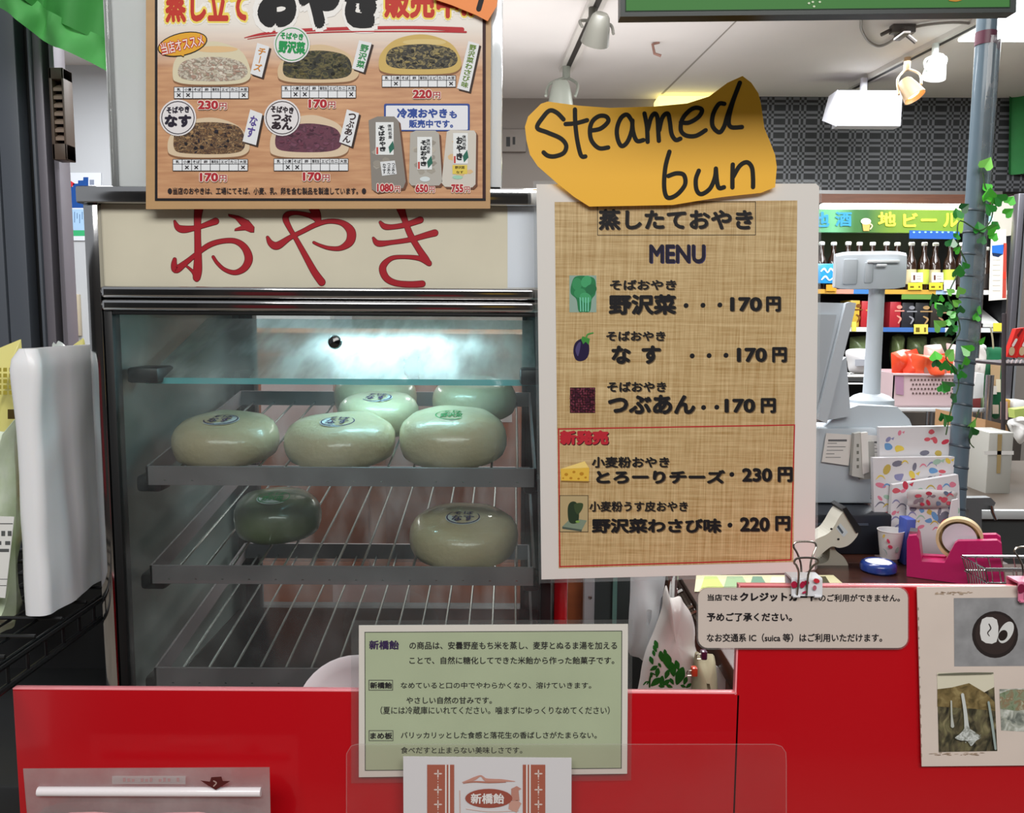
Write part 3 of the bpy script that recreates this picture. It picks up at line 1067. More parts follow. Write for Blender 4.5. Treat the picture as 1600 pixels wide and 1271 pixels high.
# prices
for t, x0, y0, x1, y1 in (('230', 309, 157, 341, 171), ('170', 482, 155, 511, 169), ('220', 645, 140, 675, 154), ('170', 312, 270, 341, 284), ('170', 473, 269, 502, 283),
                          ('1080', 589, 287, 615, 300), ('650', 649, 288, 669, 301), ('755', 705, 288, 724, 301)):
    mb = MB()
    S.text(mb, t, x0 - 1, y0 - 1, x1 + 1, y1 + 1, 6, ink('#efe2d6'), .1)
    S.text(mb, t, x0, y0, x1, y1, 6.6, ink('#b02a34'), .045)
    w = 14 if y1 < 285 else 11
    S.text(mb, '円', x1 + 1, y0 + 3, x1 + w, y1 + 1, 6, ink('#efe2d6'), .1)
    S.text(mb, '円', x1 + 1.6, y0 + 3.5, x1 + w - 1, y1, 6.6, ink('#a83038'), .02)
    mb.build('price', bp)
# name tags beside the buns
for pts, t, h, rot, bx in (([(402, 67), (421, 73), (409, 121), (391, 115)], 'チーズ', '#d08a3a', 14, (400, 74, 412, 112)),
                           ([(561, 63), (581, 67), (568, 113), (550, 107)], '野沢菜', '#2f8a4c', 13, (560, 69, 573, 107)),
                           ([(732, 64), (749, 69), (733, 143), (714, 138)], '野沢菜わさび味', '#6c8a3c', 12, (727, 69, 738, 138)),
                           ([(391, 171), (410, 178), (400, 227), (379, 221)], 'なす', '#5a4a94', 14, (388, 180, 400, 216)),
                           ([(542, 171), (561, 177), (549, 229), (530, 222)], 'つぶあん', '#3a2a2c', 13, (540, 176, 552, 224))):
    mb = MB()
    S.poly(mb, [(x + 3, y + 3) for x, y in pts], 4.4, ink('#3a2c26'))
    S.poly(mb, pts, 4.8, ink('#e4e6e8'))
    S.vtext(mb, t, *bx, 5.4, ink(h), .03, rot)
    mb.build('name_tag', bp)
# round badges
for cx, cy, l2, h in ((456, 69, ['野沢菜'], '#1f9550'), (278, 184, ['なす'], '#241f30'), (441, 184, ['つぶ', 'あん'], '#2c2028')):
    mb = MB()
    S.ell(mb, cx, cy, 28.5, 28.5, 5.6, ink('#e4e1e2')); S.ell(mb, cx, cy, 26, 26, 6.2, ink(h), r0=.95)
    S.text(mb, 'そばやき', cx - 18, cy - 18, cx + 18, cy - 7, 6.2, ink(h), .05, rot=4 if cx != 278 else -3)
    if len(l2) == 1: S.text(mb, l2[0], cx - 21, cy - 5, cx + 21, cy + 15, 6.2, ink(h), .06, rot=4 if cx != 278 else 0)
    else:
        S.text(mb, l2[0], cx - 17, cy - 6, cx + 15, cy + 6, 6.2, ink(h), .06, rot=5); S.text(mb, l2[1], cx - 17, cy + 6, cx + 16, cy + 19, 6.2, ink(h), .06, rot=3)
    mb.build('round_badge', bp)
# frozen packs
mb = MB()
S.poly(mb, rrect(600, 162, 734, 205, 3), 4.2, ink('#3a5296')); S.poly(mb, rrect(603, 165, 731, 203, 2), 4.6, ink('#e6e8ee'))
S.text(mb, '冷凍おやき', 620, 169, 699, 185, 5, ink('#34509c'), .05); S.text(mb, 'も', 702, 173, 714, 185, 5, ink('#34509c'), .05)
S.text(mb, '販売中です。', 639, 187, 708, 200, 5, ink('#34509c'), .04)
mb.build('blue_notice_box', bp)
for pts, base, lab, seed in (([(576, 188), (590, 182), (616, 182), (623, 190), (634, 284), (630, 294), (588, 300), (581, 296)], '#8a857e', (587, 191, 615, 242), 1),
                             ([(641, 208), (650, 204), (680, 204), (686, 209), (691, 284), (686, 290), (643, 290), (639, 285)], '#b3b0a8', (652, 214, 675, 265), 2),
                             ([(698, 206), (704, 203), (741, 204), (744, 209), (743, 288), (738, 293), (695, 292), (690, 286)], '#cfcac0', (708, 208, 731, 256), 3)):
    mb = MB()
    S.poly(mb, [(x + 3, y + 3) for x, y in pts], 5.0, ink('#6e4a38'))
    S.poly(mb, pts, 5.4, ink(base))
    blobs(S, mb, (pts[0][0] + 8, pts[0][1] + 12, pts[3][0] - 8, pts[4][1] - 14), 14, 5.5, ['#a49f94', '#989288', '#b8b2a6'] if seed < 3 else ['#d8b98c', '#ddd6c8'], seed, (5, 9))
    a, b, c, d = lab
    S.rect(mb, a, b, c, d, 6.9, ink('#e6eaea'))
    rot = -4 if seed == 1 else 0
    S.vtext(mb, 'そばおやき' if seed < 3 else 'おやき', a + 5, b + 5, a + 15, d - 5, 7.4, ink('#1a1e22'), .05, rot)
    S.vtext(mb, '信州名産', c - 9, b + 3, c - 3, b + 26, 7.4, ink('#2c3034'), .02, rot)
    S.poly(mb, [(c - 8, d - 12), (c - 1, d - 22), (c + 1, d - 10), (c - 6, d - 2)], 7.6, ink('#2b6a58'))
    S.rect(mb, a + 1, d - 12, a + 4, d - 1, 7.4, ink('#c0453c'))
    if seed == 1:
        S.poly(mb, [(594, 253), (617, 251), (620, 272), (597, 275)], 6.9, ink('#dde0e2'))
        for i in range(3): S.vtext(mb, 'つぶあん' if i else 'なす', 598 + i * 7, 255, 603 + i * 7, 272, 7.4, ink('#26262c'), .02)
    if seed == 2: S.ell(mb, 664, 280, 8, 4, 6.9, ink('#d4dee0'))
    if seed == 3:
        S.rect(mb, 707, 258, 730, 272, 6.9, ink('#e0c95a')); S.text(mb, '野沢菜', 711, 259.5, 726, 264, 7.4, ink('#4a4020'), .02); S.text(mb, 'なす', 713, 267, 724, 271, 7.4, ink('#4a4020'), .02)
        S.ell(mb, 715, 277, 8, 3, 6.9, ink('#9fd0b8'))
    mb.build('frozen_pack_picture', bp)
mb = MB(); S.text(mb, '●当店のおやきは、工場にてそば、小麦、乳、卵を含む製品を製造しています。●', 262, 293, 572, 304, 5, ink('#2a2226'), .02); mb.build('footnote_lettering', bp)

# orange note over the poster's corner
s = Sheet(Yc - .0125)
on = thing('orange_note', 'bright orange paper note hanging over the top right corner of the bun poster', 'note', s.p(735, 33))
mb = MB(); s.slab(mb, [(676, -60), (785, -60), (776, 10), (762, 33), (745, 24), (706, 8), (676, -2)], .0005, mat('orange_paper', '#f08a3a', 0.5, coat=.1)); mb.build('paper', on)
mb = MB(); s.brush(mb, [(758, -30, 7), (754, -8, 8), (748, 14, 8)], 1, ink('#17161a')); mb.build('marker_stroke', on)

# ================================================================== THE MENU
S = Sheet(Yc - .019)
mn = thing('menu_poster', 'laminated menu sheet with straw-textured background hung right of the steamer', 'poster', S.p(1060, 905))
mb = MB()
S.slab(mb, [(838, 288), (1275, 287), (1280, 292), (1273, 890), (1255, 895), (846, 906)], .0009, mat('menu_paper', '#dcd8d2', 0.4, coat=.35)); mb.build('paper', mn)
mb = MB(clear('menu_film', '#f4f6f6', haze=.10, rough=.04))
o = [(833, 283), (1272, 281), (1284, 290), (1277, 888), (1266, 901), (842, 912)]
i_ = [(838, 288), (1275, 287), (1280, 292), (1273, 890), (1255, 895), (846, 906)]
mb.add([S.p(x, y, -1) for x, y in o + i_], [[k, (k + 1) % 6, 6 + (k + 1) % 6, 6 + k] for k in range(6)]); mb.build('film_margin', mn, 'clear laminate margin')


def straw():
    m = bpy.data.materials.new('menu_straw_print')
    m.use_nodes = True
    nt = m.node_tree
    b = nt.nodes['Principled BSDF']
    b.inputs['Roughness'].default_value = .42
    b.inputs['Coat Weight'].default_value = .35
    b.inputs['Coat Roughness'].default_value = .08
    tc = nt.nodes.new('ShaderNodeTexCoord')
    fac = []
    for sc, d in (((1100, 1, 40), 3), ((40, 1, 1100), 3), ((500, 1, 9), 3), ((7, 1, 400), 3)):
        mp = nt.nodes.new('ShaderNodeMapping'); mp.inputs['Scale'].default_value = sc
        nt.links.new(tc.outputs['Object'], mp.inputs[0])
        n = nt.nodes.new('ShaderNodeTexNoise'); n.inputs['Scale'].default_value = 1; n.inputs['Detail'].default_value = d
        nt.links.new(mp.outputs[0], n.inputs['Vector'])
        fac.append(n.outputs['Fac'])
    acc = fac[0]
    for f in fac[1:]:
        a = nt.nodes.new('ShaderNodeMath'); a.operation = 'ADD'
        nt.links.new(acc, a.inputs[0]); nt.links.new(f, a.inputs[1]); acc = a.outputs[0]
    rp = nt.nodes.new('ShaderNodeMapRange'); rp.inputs[1].default_value, rp.inputs[2].default_value = 1.55, 2.45
    nt.links.new(acc, rp.inputs[0])
    cr = nt.nodes.new('ShaderNodeValToRGB')
    cr.color_ramp.elements[0].color, cr.color_ramp.elements[1].color = lin('#a3824e'), lin('#d6bd8e')
    nt.links.new(rp.outputs[0], cr.inputs[0]); nt.links.new(cr.outputs[0], b.inputs['Base Color'])
    return m


Zm = S.z(820, 300, 2.083)
mb = MB(); Zm.poly(mb, [(97, 33), (887, 28), (874, 1205), (110, 1226)], 1, straw()); mb.build('straw_print', mn)
K, K2 = ink('#1d1c1e'), ink('#4a4048')
mb = MB()
def shadow_text(t, b, bold, m=K, sh=K2):
    Zm.text(mb, t, b[0] + 2.5, b[1] + 2.5, b[2] + 2.5, b[3] + 2.5, 2, sh, bold)
    Zm.text(mb, t, *b, 3, m, bold)
Zm.loopframe(mb, [(236, 33), (752, 31), (752, 141), (236, 142)], 2, 2, ink('#3c3428'))
shadow_text('蒸したておやき', (240, 56, 742, 124), .035, sh=ink('#5a4a3c'))
shadow_text('MENU', (405, 171, 587, 232), .03, ink('#1f1c30'), ink('#3c3860'))
mb.build('heading_lettering', mn)
mb = MB()
for t, b, bo in (('そばおやき', (277, 286, 493, 319), .03), ('野沢菜', (273, 333, 493, 400), .045), ('170', (668, 342, 772, 389), .04), ('円', (785, 340, 833, 390), .045),
                 ('そばおやき', (265, 453, 457, 485), .03), ('な', (282, 500, 345, 560), .045), ('す', (380, 500, 443, 560), .045), ('170', (690, 507, 788, 554), .04), ('円', (805, 505, 853, 555), .045),
                 ('そばおやき', (268, 618, 460, 651), .03), ('つぶあん', (270, 660, 555, 724), .045), ('170', (650, 673, 750, 719), .04), ('円', (768, 671, 817, 720), .045),
                 ('小麦粉おやき', (218, 862, 470, 898), .03), ('とろーりチーズ', (232, 905, 652, 950), .05), ('230', (707, 899, 805, 944), .04), ('円', (823, 895, 872, 945), .045),
                 ('小麦粉うす皮おやき', (210, 1007, 530, 1041), .025), ('野沢菜わさび味', (218, 1063, 640, 1111), .045), ('220', (700, 1059, 797, 1106), .04), ('円', (815, 1055, 864, 1104), .045)):
    shadow_text(t, b, bo, sh=ink('#6a583f'))
for x, y in ((525, 370), (580, 369), (635, 368), (545, 534), (600, 533), (655, 532), (582, 702), (625, 701), (674, 920), (668, 1085)):
    Zm.ell(mb, x, y, 8, 8, 3, K, n=14)
mb.build('item_lettering', mn)
mb = MB()
Zm.loopframe(mb, [(108, 770), (880, 757), (868, 1200), (112, 1222)], 4, 2, ink('#b3262c'))
shadow_text('新発売', (113, 776, 273, 824), .06, ink('#b82a36'), ink('#3a1c22'))
mb.build('new_item_box', mn)
mb = MB(); Zm.rect(mb, 145, 272, 233, 392, 2, ink('#8fa79a'))
Zm.poly(mb, smooth_loop([(152, 300), (165, 276), (200, 274), (228, 285), (230, 330), (218, 350), (212, 388), (190, 391), (175, 388), (168, 350), (150, 330)]), 2.6, ink('#2c7a4c'))
for i, (x, y) in enumerate(((170, 300), (200, 292), (215, 318), (180, 330), (198, 345))):
    Zm.ell(mb, x, y, 16, 20, 2.8 + i * .1, ink(('#3b8f5c', '#46a06a', '#2a6f48')[i % 3]), rot=i * 30)
for i in range(4): Zm.brush(mb, [(180 + i * 9, 345, 4), (182 + i * 8, 388, 4)], 3.6, ink('#74c7a8'))
mb.build('greens_picture', mn)
mb = MB()
Zm.poly(mb, smooth_loop([(158, 520), (164, 492), (185, 478), (205, 485), (210, 515), (203, 540), (185, 551), (166, 546)]), 2, ink('#241a3c'))
Zm.poly(mb, smooth_loop([(165, 515), (172, 495), (182, 490), (178, 520), (172, 535)]), 2.5, ink('#4c4470'))
Zm.poly(mb, [(183, 480), (188, 470), (200, 474), (212, 478), (208, 498), (198, 488), (190, 496)], 3, ink('#3f8a3c')); Zm.brush(mb, [(200, 476, 5), (205, 464, 5), (222, 459, 4)], 3, ink('#4a9444'))
mb.build('eggplant_picture', mn)
mb = MB(); Zm.rect(mb, 147, 637, 229, 720, 2, ink('#2c1018'))
rnd = random.Random(5)
for i in range(10):
    for j in range(10):
        Zm.ell(mb, 151 + i * 8.2 + rnd.uniform(-2, 2), 641 + j * 8.2 + rnd.uniform(-2, 2), 4.2, 3.2, 2.5 + (i * 10 + j) * .03, ink(rnd.choice(['#5a2430', '#43182a', '#6b3040'])), rot=rnd.uniform(0, 180), n=8)
mb.build('beans_picture', mn)
mb = MB()
Zm.poly(mb, [(116, 945), (122, 938), (214, 943), (205, 948)], 2, ink('#8a6a3c'))
Zm.poly(mb, [(117, 902), (195, 877), (210, 900), (208, 942), (118, 940)], 2.4, ink('#e0b648')); Zm.poly(mb, [(117, 902), (195, 877), (208, 898)], 2.8, ink('#efd27c'))
for x, y, r in ((135, 920, 6), (160, 912, 5), (185, 918, 7), (150, 932, 5), (175, 934, 4), (198, 930, 4), (125, 932, 3)): Zm.ell(mb, x, y, r, r * .8, 3.2, ink('#b98428'))
mb.build('cheese_picture', mn)
mb = MB()
Zm.rect(mb, 115, 990, 206, 1107, 1.8, ink('#b3a076')); Zm.loopframe(mb, [(113, 988), (207, 988), (207, 1108), (113, 1108)], 2, 2.1, ink('#4a4030'))
Zm.poly(mb, [(122, 1090), (150, 1062), (202, 1070), (186, 1100)], 2.6, ink('#7c8c78')); Zm.poly(mb, [(122, 1090), (186, 1100), (184, 1106), (122, 1097)], 2.8, ink('#4c5a50'))
Zm.poly(mb, smooth_loop([(145, 1075), (140, 1030), (150, 1010), (168, 1012), (176, 1040), (172, 1076)]), 3.2, ink('#2a3a28')); Zm.poly(mb, smooth_loop([(160, 1018), (188, 1014), (186, 1034), (170, 1050)]), 3.6, ink('#3c4c30'))
Zm.ell(mb, 172, 1074, 7, 4, 4, ink('#7aa04c'))
mb.build('wasabi_picture', mn)

# yellow cut-out with handwriting
S = Sheet(Yc - .024, 760, 0, 3.636)
yl = thing('yellow_cutout_sign', 'yellow cut-out paper sign with handwritten English words above the menu', 'sign', S.p(1000, 1170))
mb = MB()
S.slab(mb, [(348, 577), (310, 590), (237, 662), (219, 720), (228, 800), (248, 880), (292, 945), (400, 1040), (500, 1120), (585, 1174), (820, 1170), (1060, 1165), (1200, 1142), (1340, 1120), (1560, 1096), (1640, 1064), (1650, 950), (1640, 880), (1605, 790), (1580, 730), (1560, 590), (1545, 530), (1505, 470), (1455, 432), (1370, 470), (1265, 548), (1140, 588), (960, 605), (700, 613), (520, 600)],
       .0007, mat('yellow_paper', '#efb42c', 0.5, coat=.12))
mb.build('paper', yl)
mb = MB()
hw = ink('#16150f')
for st_ in ([(438, 678), (400, 640), (360, 628), (322, 665), (288, 725), (345, 752), (420, 785), (453, 825), (440, 868), (390, 888), (350, 885), (325, 866)],
           [(503, 622), (505, 700), (515, 790), (532, 868), (545, 890), (562, 889)], [(450, 705), (510, 700), (572, 683)],
           [(596, 742), (650, 730), (692, 690), (680, 662), (640, 660), (602, 690), (588, 740), (598, 800), (640, 842), (692, 838)],
           [(828, 690), (800, 652), (765, 670), (742, 730), (746, 790), (768, 830), (800, 808), (825, 745), (830, 685)], [(828, 690), (834, 750), (855, 800), (892, 796)],
           [(898, 645), (912, 720), (916, 806)], [(916, 740), (935, 670), (957, 645), (972, 670), (976, 740), (980, 800)], [(982, 740), (1000, 668), (1030, 645), (1042, 690), (1052, 760), (1075, 795), (1102, 788)],
           [(1105, 695), (1150, 697), (1205, 665), (1225, 625), (1190, 612), (1150, 632), (1112, 680), (1105, 740), (1135, 770), (1190, 772), (1246, 740)],
           [(1352, 590), (1320, 592), (1288, 650), (1285, 715), (1322, 752), (1350, 720), (1375, 640), (1440, 470)], [(1440, 470), (1400, 580), (1377, 680), (1390, 722), (1452, 722)],
           [(1040, 862), (1017, 950), (1010, 1060), (1028, 1122), (1080, 1108), (1128, 1050), (1122, 995), (1080, 985), (1034, 1000)],
           [(1207, 970), (1190, 1020), (1195, 1080), (1222, 1103), (1270, 1072), (1298, 1010), (1304, 958)], [(1304, 958), (1310, 1030), (1322, 1068), (1350, 1064)],
           [(1400, 935), (1398, 1000), (1398, 1065)], [(1402, 1005), (1440, 942), (1480, 922), (1508, 950), (1515, 1010), (1515, 1063)]):
    S.brush(mb, st_, 1, hw, w=25)
mb.build('handwriting', yl)

# green sign at the top
S = Sheet(.60)
gs = thing('green_sign', 'dark-framed green sign with pale lettering hanging across the top', 'sign', S.p(1285, 22))
mb = MB()
S.slab(mb, [(969, -260), (1592, -260), (1588, 19), (969, 26)], .012, mat('sign_frame', '#12201c', 0.35)); mb.build('frame', gs)
mb = MB(); S.poly(mb, [(978, -252), (1582, -252), (1578, 11), (978, 17)], 1, ink('#3f7a3a')); S.loopframe(mb, [(977, -253), (1583, -253), (1579, 12), (977, 18)], 1.5, 2, ink('#1c3c20')); mb.build('face', gs)
mb = MB()
for x, y in ((1264, 5), (1270, 3), (1272, 10), (1281, 3), (1278, -2), (1268, -4)): S.ell(mb, x, y, 2, 1.6, 3, ink('#c9d8b8'), n=10)
S.brush(mb, [(1484, 0, 3), (1494, 1, 3), (1502, -1, 3)], 3, ink('#b8862c'))
mb.build('lettering', gs)

# ================================================================== RED FRONT PANELS AND NOTICES
Yr = .60
M_red = mat('red_acrylic', '#b80d18', 0.22, coat=.6, sub=0.0)
M_rededge_light = mat('red_acrylic_edge_light', '#ff9aa2', 0.25, coat=.5)  # light caught along the red acrylic's edges, put in as pink colour
for (u0, u1, v0, lab) in ((19, 1157, 1076, 'low red acrylic front panel below the steamer'), (1157, 1900, 914, 'taller red acrylic front panel below the tape dispenser')):
    p0, p1 = U(u0, v0, Yr), U(u1, v0, Yr)
    zt = UZ(u0 + 300, v0 + 2, Yr)
    mb = MB(M_red).box((p0.x, Yr, .55), (p1.x, Yr + .006, zt - .0012), .0008)
    r = solo(mb, 'red_counter_front', lab, 'counter front')
    ORIGIN[r.name] = Vector(r.location)
    MB(M_rededge_light).box((p0.x, Yr + .0002, zt - .0012), (p1.x, Yr + .0058, zt), .0004).build('edge_light_tint', r, 'top edge coloured pink for the light it catches')
    if u0 > 100: MB(M_rededge_light).box((p0.x - .0012, Yr + .0002, .55), (p0.x, Yr + .0058, zt)).build('edge_light_tint', r, 'side edge coloured pink for the light it catches')

S = Sheet(Yr - .004, 540, 960, 3.478)
gn = thing('candy_notice', 'laminated pale green notice about candy over the low red panel', 'notice', S.p(800, 885))
mb = MB(); S.slab(mb, [(72, 62), (1535, 55), (1530, 868), (72, 887)], .0008, mat('notice_white', '#ddd8cf', .4, coat=.3)); mb.build('paper', gn)
mb = MB(clear('notice_film', '#f2f4f4', haze=.07, rough=.05))
o = [(30, 34), (1560, 30), (1552, 905), (30, 920)]; i_ = [(72, 62), (1535, 55), (1530, 868), (72, 887)]
mb.add([S.p(x, y, -1) for x, y in o + i_], [[k, (k + 1) % 4, 4 + (k + 1) % 4, 4 + k] for k in range(4)]); mb.build('film_margin', gn, 'clear laminate margin')
mb = MB(); S.poly(mb, [(103, 97), (1503, 90), (1500, 840), (105, 852)], 1, mat('notice_green', '#b4bf9f', .4, coat=.3, var=.12, vscale=9)); S.loopframe(mb, [(103, 97), (1503, 90), (1500, 840), (105, 852)], 3.5, 2, ink('#3a3f3c')); mb.build('green_print', gn)
mb = MB()
K = ink('#2c2a2c')
for t, b, bo in (('の商品は、安曇野産もち米を蒸し、麦芽とぬるま湯を加える', (347, 150, 1475, 192), .012), ('ことで、自然に糖化してできた米飴から作った飴菓子です。', (347, 232, 1460, 272), .012),
                 ('なめていると口の中でやわらかくなり、溶けていきます。', (300, 370, 1335, 405), .008), ('やさしい自然の甘みです。', (330, 450, 795, 488), .012),
                 ('（夏には冷蔵庫にいれてください。噛まずにゆっくりなめてください）', (190, 502, 1435, 545), .006),
                 ('バリッカリッとした食感と落花生の香ばしさがたまらない。', (300, 640, 1365, 677), .01), ('食べだすと止まらない美味しさです。', (300, 722, 960, 758), .006)):
    S.text(mb, t, *b, 3, K, bo)
S.text(mb, '新橋飴', 128, 143, 290, 193, 3, ink('#3a2c50'), .03)
for t, b in (('新橋飴', (125, 358, 257, 415)), ('まめ板', (126, 632, 259, 690))):
    S.loopframe(mb, [(b[0], b[1]), (b[2], b[1]), (b[2], b[3]), (b[0], b[3])], 3, 3, ink('#4a4a48'))
    S.text(mb, t, b[0] + 8, b[1] + 12, b[2] - 5, b[3] - 10, 3, K, .03)
mb.build('lettering', gn)

# clear card pocket and the candy card in it
S = Sheet(Yr - .012, 540, 960, 3.478)
pk = thing('card_pocket', 'clear round-cornered plastic pocket at the bottom, in front of the red panels', 'card pocket', S.p(1200, 1090))
mb = MB(clear('pocket_film', '#fbf6f6', haze=.03, rough=.06, noise_haze=.02, nscale=14, gloss=.5))
pts = [(5, 1300), (5, 760), (30, 718), (60, 706)] + [(2330, 706), (2370, 718), (2392, 750), (2396, 800), (2396, 1300)]
S.poly(mb, pts, 0, MATS['pocket_film']); mb.build('front_film', pk)
mb = MB(); S.brush(mb, [(5, 1300), (5, 760), (30, 718), (60, 708), (2330, 708), (2370, 720), (2392, 752), (2395, 800), (2395, 1300)], 1, clear('pocket_rim', '#ffffff', haze=.22, rough=.1), w=5, n=1); mb.build('rim', pk)
cd = thing('candy_card', 'white card with brown bands and an oval candy name, in the clear pocket', 'card', S.p(770, 1300, 2))
S.step = .0004
mb = MB(); S.slab(mb, [(313, 775), (1228, 783), (1226, 1420), (316, 1420)], .0006, mat('card_white', '#d9d6d8', .4, coat=.2), L=3); mb.build('paper', cd)
br = ink('#a9604e')
mb = MB()
for x, xa, xb, lines in ((502, 443, 590, (545, 563)), (1048, 963, 1085, (985, 1002))):
    mb = MB()
    S.rect(mb, xa, 819, xb, 1420, 4, br)
    for xx in lines: S.rect(mb, xx - 4, 819, xx + 4, 1420, 4.5, ink('#e2dcd8'))
    for y in (868, 955, 1035, 1120, 1200):
        for a in range(4):
            S.ell(mb, x + 12 * math.cos(R(90 * a)), y + 12 * math.sin(R(90 * a)), 11, 4, 4.5 + a * .1, ink('#dccac2'), rot=90 * a, n=10)
        if y < 1200:
            for j in range(3): S.ell(mb, x, y + 28 + j * 15, 3, 3, 4.5, ink('#dccac2'), n=8)
    mb.build('brown_band', cd)
mb = MB()
S.ell(mb, 778, 1002, 128, 52, 4.5, ink('#9c5244')); S.text(mb, '新橋飴', 680, 975, 862, 1032, 5, ink('#e3ddda'), .03)
mb.build('oval_name', cd)
mb = MB()
rnd = random.Random(3)
S.brush(mb, [(635, 915, 4), (670, 905, 12), (700, 895, 18), (735, 880, 8), (760, 900, 16), (800, 905, 18), (850, 905, 14), (920, 910, 3)], 4, ink('#c48f80'))
S.brush(mb, [(640, 920, 4), (700, 912, 8), (780, 915, 9), (870, 914, 4)], 4.3, ink('#b57766'))
S.poly(mb, [(900, 950), (930, 935), (955, 950), (940, 960), (945, 1015), (900, 1015)], 4, ink('#bb8576')); S.poly(mb, [(890, 1020), (935, 1012), (955, 1030), (930, 1080), (885, 1060)], 4, ink('#c79889'))
S.brush(mb, [(620, 960, 4), (622, 1080, 4)], 4, ink('#cfa79b')); S.brush(mb, [(655, 1060, 3), (780, 1075, 3), (940, 1070, 3)], 4, ink('#cfa79b'))
mb.build('landscape_print', cd)

# credit-card rule sign and its binder clip
S = Sheet(Yr - .003, 1080, 840, 2.948)
rs = thing('rule_sign', 'rounded pale sign with three lines of rules clipped to the red panel', 'sign', S.p(515, 512))
mb = MB(); S.slab(mb, rrect(32, 234, 998, 510, 45), .0009, mat('rule_white', '#d2c4ba', .4, coat=.35)); mb.build('paper', rs)
mb = MB(clear('rule_film', '#e6dcdc', haze=.16, rough=.05)); o = rrect(24, 226, 1004, 518, 52); i_ = rrect(32, 234, 998, 510, 45); n = len(o)
mb.add([S.p(x, y, -1) for x, y in o + i_], [[k, (k + 1) % n, n + (k + 1) % n, n + k] for k in range(n)]); mb.build('film_margin', rs, 'clear laminate margin')
mb = MB(); K = ink('#232022')
for t, b, bo in (('当店では', (75, 262, 215, 293), .03), ('クレジットカード', (224, 254, 580, 296), .05), ('のご利用ができません。', (588, 262, 962, 297), .025),
                 ('予めご了承ください。', (72, 347, 465, 388), .035), ('なお交通系 IC（suica 等）はご利用いただけます。', (72, 443, 880, 483), .025)):
    S.text(mb, t, *b, 1, K, bo)
mb.build('lettering', rs)


def binder_clip(name_label, u0, u1, v0, v1, vt, Y, body_m, spots):
    s = Sheet(Y)
    t = thing('binder_clip', name_label, 'binder clip', s.p((u0 + u1) / 2, v1))
    zt_, zb_ = s.p(u0, v0).z, s.p(u0, v1).z
    x0, x1 = s.p(u0, v0).x, s.p(u1, v0).x
    yc = Yr + .003
    mb = MB(body_m)
    prof = [(yc - .009, zb_), (yc - .008, zt_ - .001), (yc - .007, zt_), (yc + .007, zt_), (yc + .008, zt_ - .001), (yc + .005, zb_), (yc + .0045, zb_), (yc + .0070, zt_ - .0015), (yc - .0068, zt_ - .0015), (yc - .0082, zb_)]
    mb.prism([(x0, y, z) for y, z in prof], (x1 - x0, 0, 0))
    for a, b in ((x0 + .001, x0 + .006), (x1 - .006, x1 - .001)):
        mb.tube([(a, yc - .0092, zb_), (b, yc - .0092, zb_)], .0012, 8)
    body = mb.build('jaw', t)
    mb = MB()
    sf = Sheet(yc - .0098, step=.0003)
    for x, y, rx, ry, h, rot in spots: sf.ell(mb, x, y, rx, ry, 1, ink(h), rot=rot, n=14)
    mb.build('printed_pattern', body)
    for side, dx in ((-1, -.006), (1, .003)):
        xc = (x0 + x1) / 2 + dx + .002
        zt2 = s.p(u0, vt).z - (0 if side > 0 else .004)
        y_ = yc + side * .0095 if side < 0 else yc + .008
        lean = side * .006
        q = [(xc - .0035, y_, zb_ + .001), (xc - .0035, y_ + lean * .3, zt_ + .004), (xc - .006, y_ + lean * .6, (zt_ + zt2) / 2 + .002), (xc - .0085, y_ + lean * .9, zt2 - .004), (xc - .007, y_ + lean, zt2 - .0008), (xc, y_ + lean, zt2),
             (xc + .007, y_ + lean, zt2 - .0008), (xc + .0085, y_ + lean * .9, zt2 - .004), (xc + .006, y_ + lean * .6, (zt_ + zt2) / 2 + .002), (xc + .0035, y_ + lean * .3, zt_ + .004), (xc + .0035, y_, zb_ + .001)]
        MB(mat('clip_wire', '#a39c92', .2, metal=1.0)).tube(crom(q, 5), .0008, 8).build('wire_handle', t)
    return t


binder_clip('white binder clip with red flower print holding the rule sign', 1235, 1283, 902, 929, 857, Yr - .002, mat('clip_white', '#dcdce0', .3, coat=.4),
            [(1241, 914, 5, 5.5, '#a81c3c', 0), (1254, 914, 4, 5.5, '#a81c3c', 20), (1260, 911, 4.5, 3.5, '#a81c3c', 0), (1276, 908, 5, 3.5, '#c8303c', 20), (1257, 926, 4, 1.8, '#b03050', -20), (1273, 919, 3, 4, '#b86070', 0)])
binder_clip('pink binder clip holding the photo sheet at the right edge', 1588, 1640, 908, 937, 866, Yr - .002, mat('clip_pink', '#d77a98', .3, coat=.4),
            [(1596, 920, 6, 7, '#7c1c3c', 0), (1612, 922, 6, 6, '#a82848', 0)])

# sheet of photographs
S = Sheet(Yr - .003, 1080, 840, 2.948)
ph = thing('photo_sheet', 'worn white sheet with three printed photographs clipped to the red panel', 'photo sheet', S.p(1300, 1057))
mb = MB(); S.slab(mb, [(1040, 230), (1700, 222), (1700, 1050), (1062, 1056)], .0008, mat('photo_sheet_paper', '#dccdc2', .45, coat=.3, var=.06, vscale=20)); mb.build('paper', ph)
mb = MB(); S.poly(mb, [(1210, 280), (1700, 276), (1700, 592), (1212, 595)], 1, mat('photo_slate', '#9a9a9c', .5, coat=.3, var=.25, vscale=70))
S.ell(mb, 1400, 448, 106, 108, 2, ink('#2c2524')); S.ell(mb, 1400, 446, 92, 94, 2.4, ink('#382e2c'))
S.poly(mb, smooth_loop([(1340, 378), (1408, 380), (1406, 482), (1337, 474)], 3), 3, ink('#d9d8d6')); S.brush(mb, [(1372, 400, 5), (1380, 420, 6), (1366, 440, 5), (1374, 455, 3)], 3.5, ink('#3c3634'))
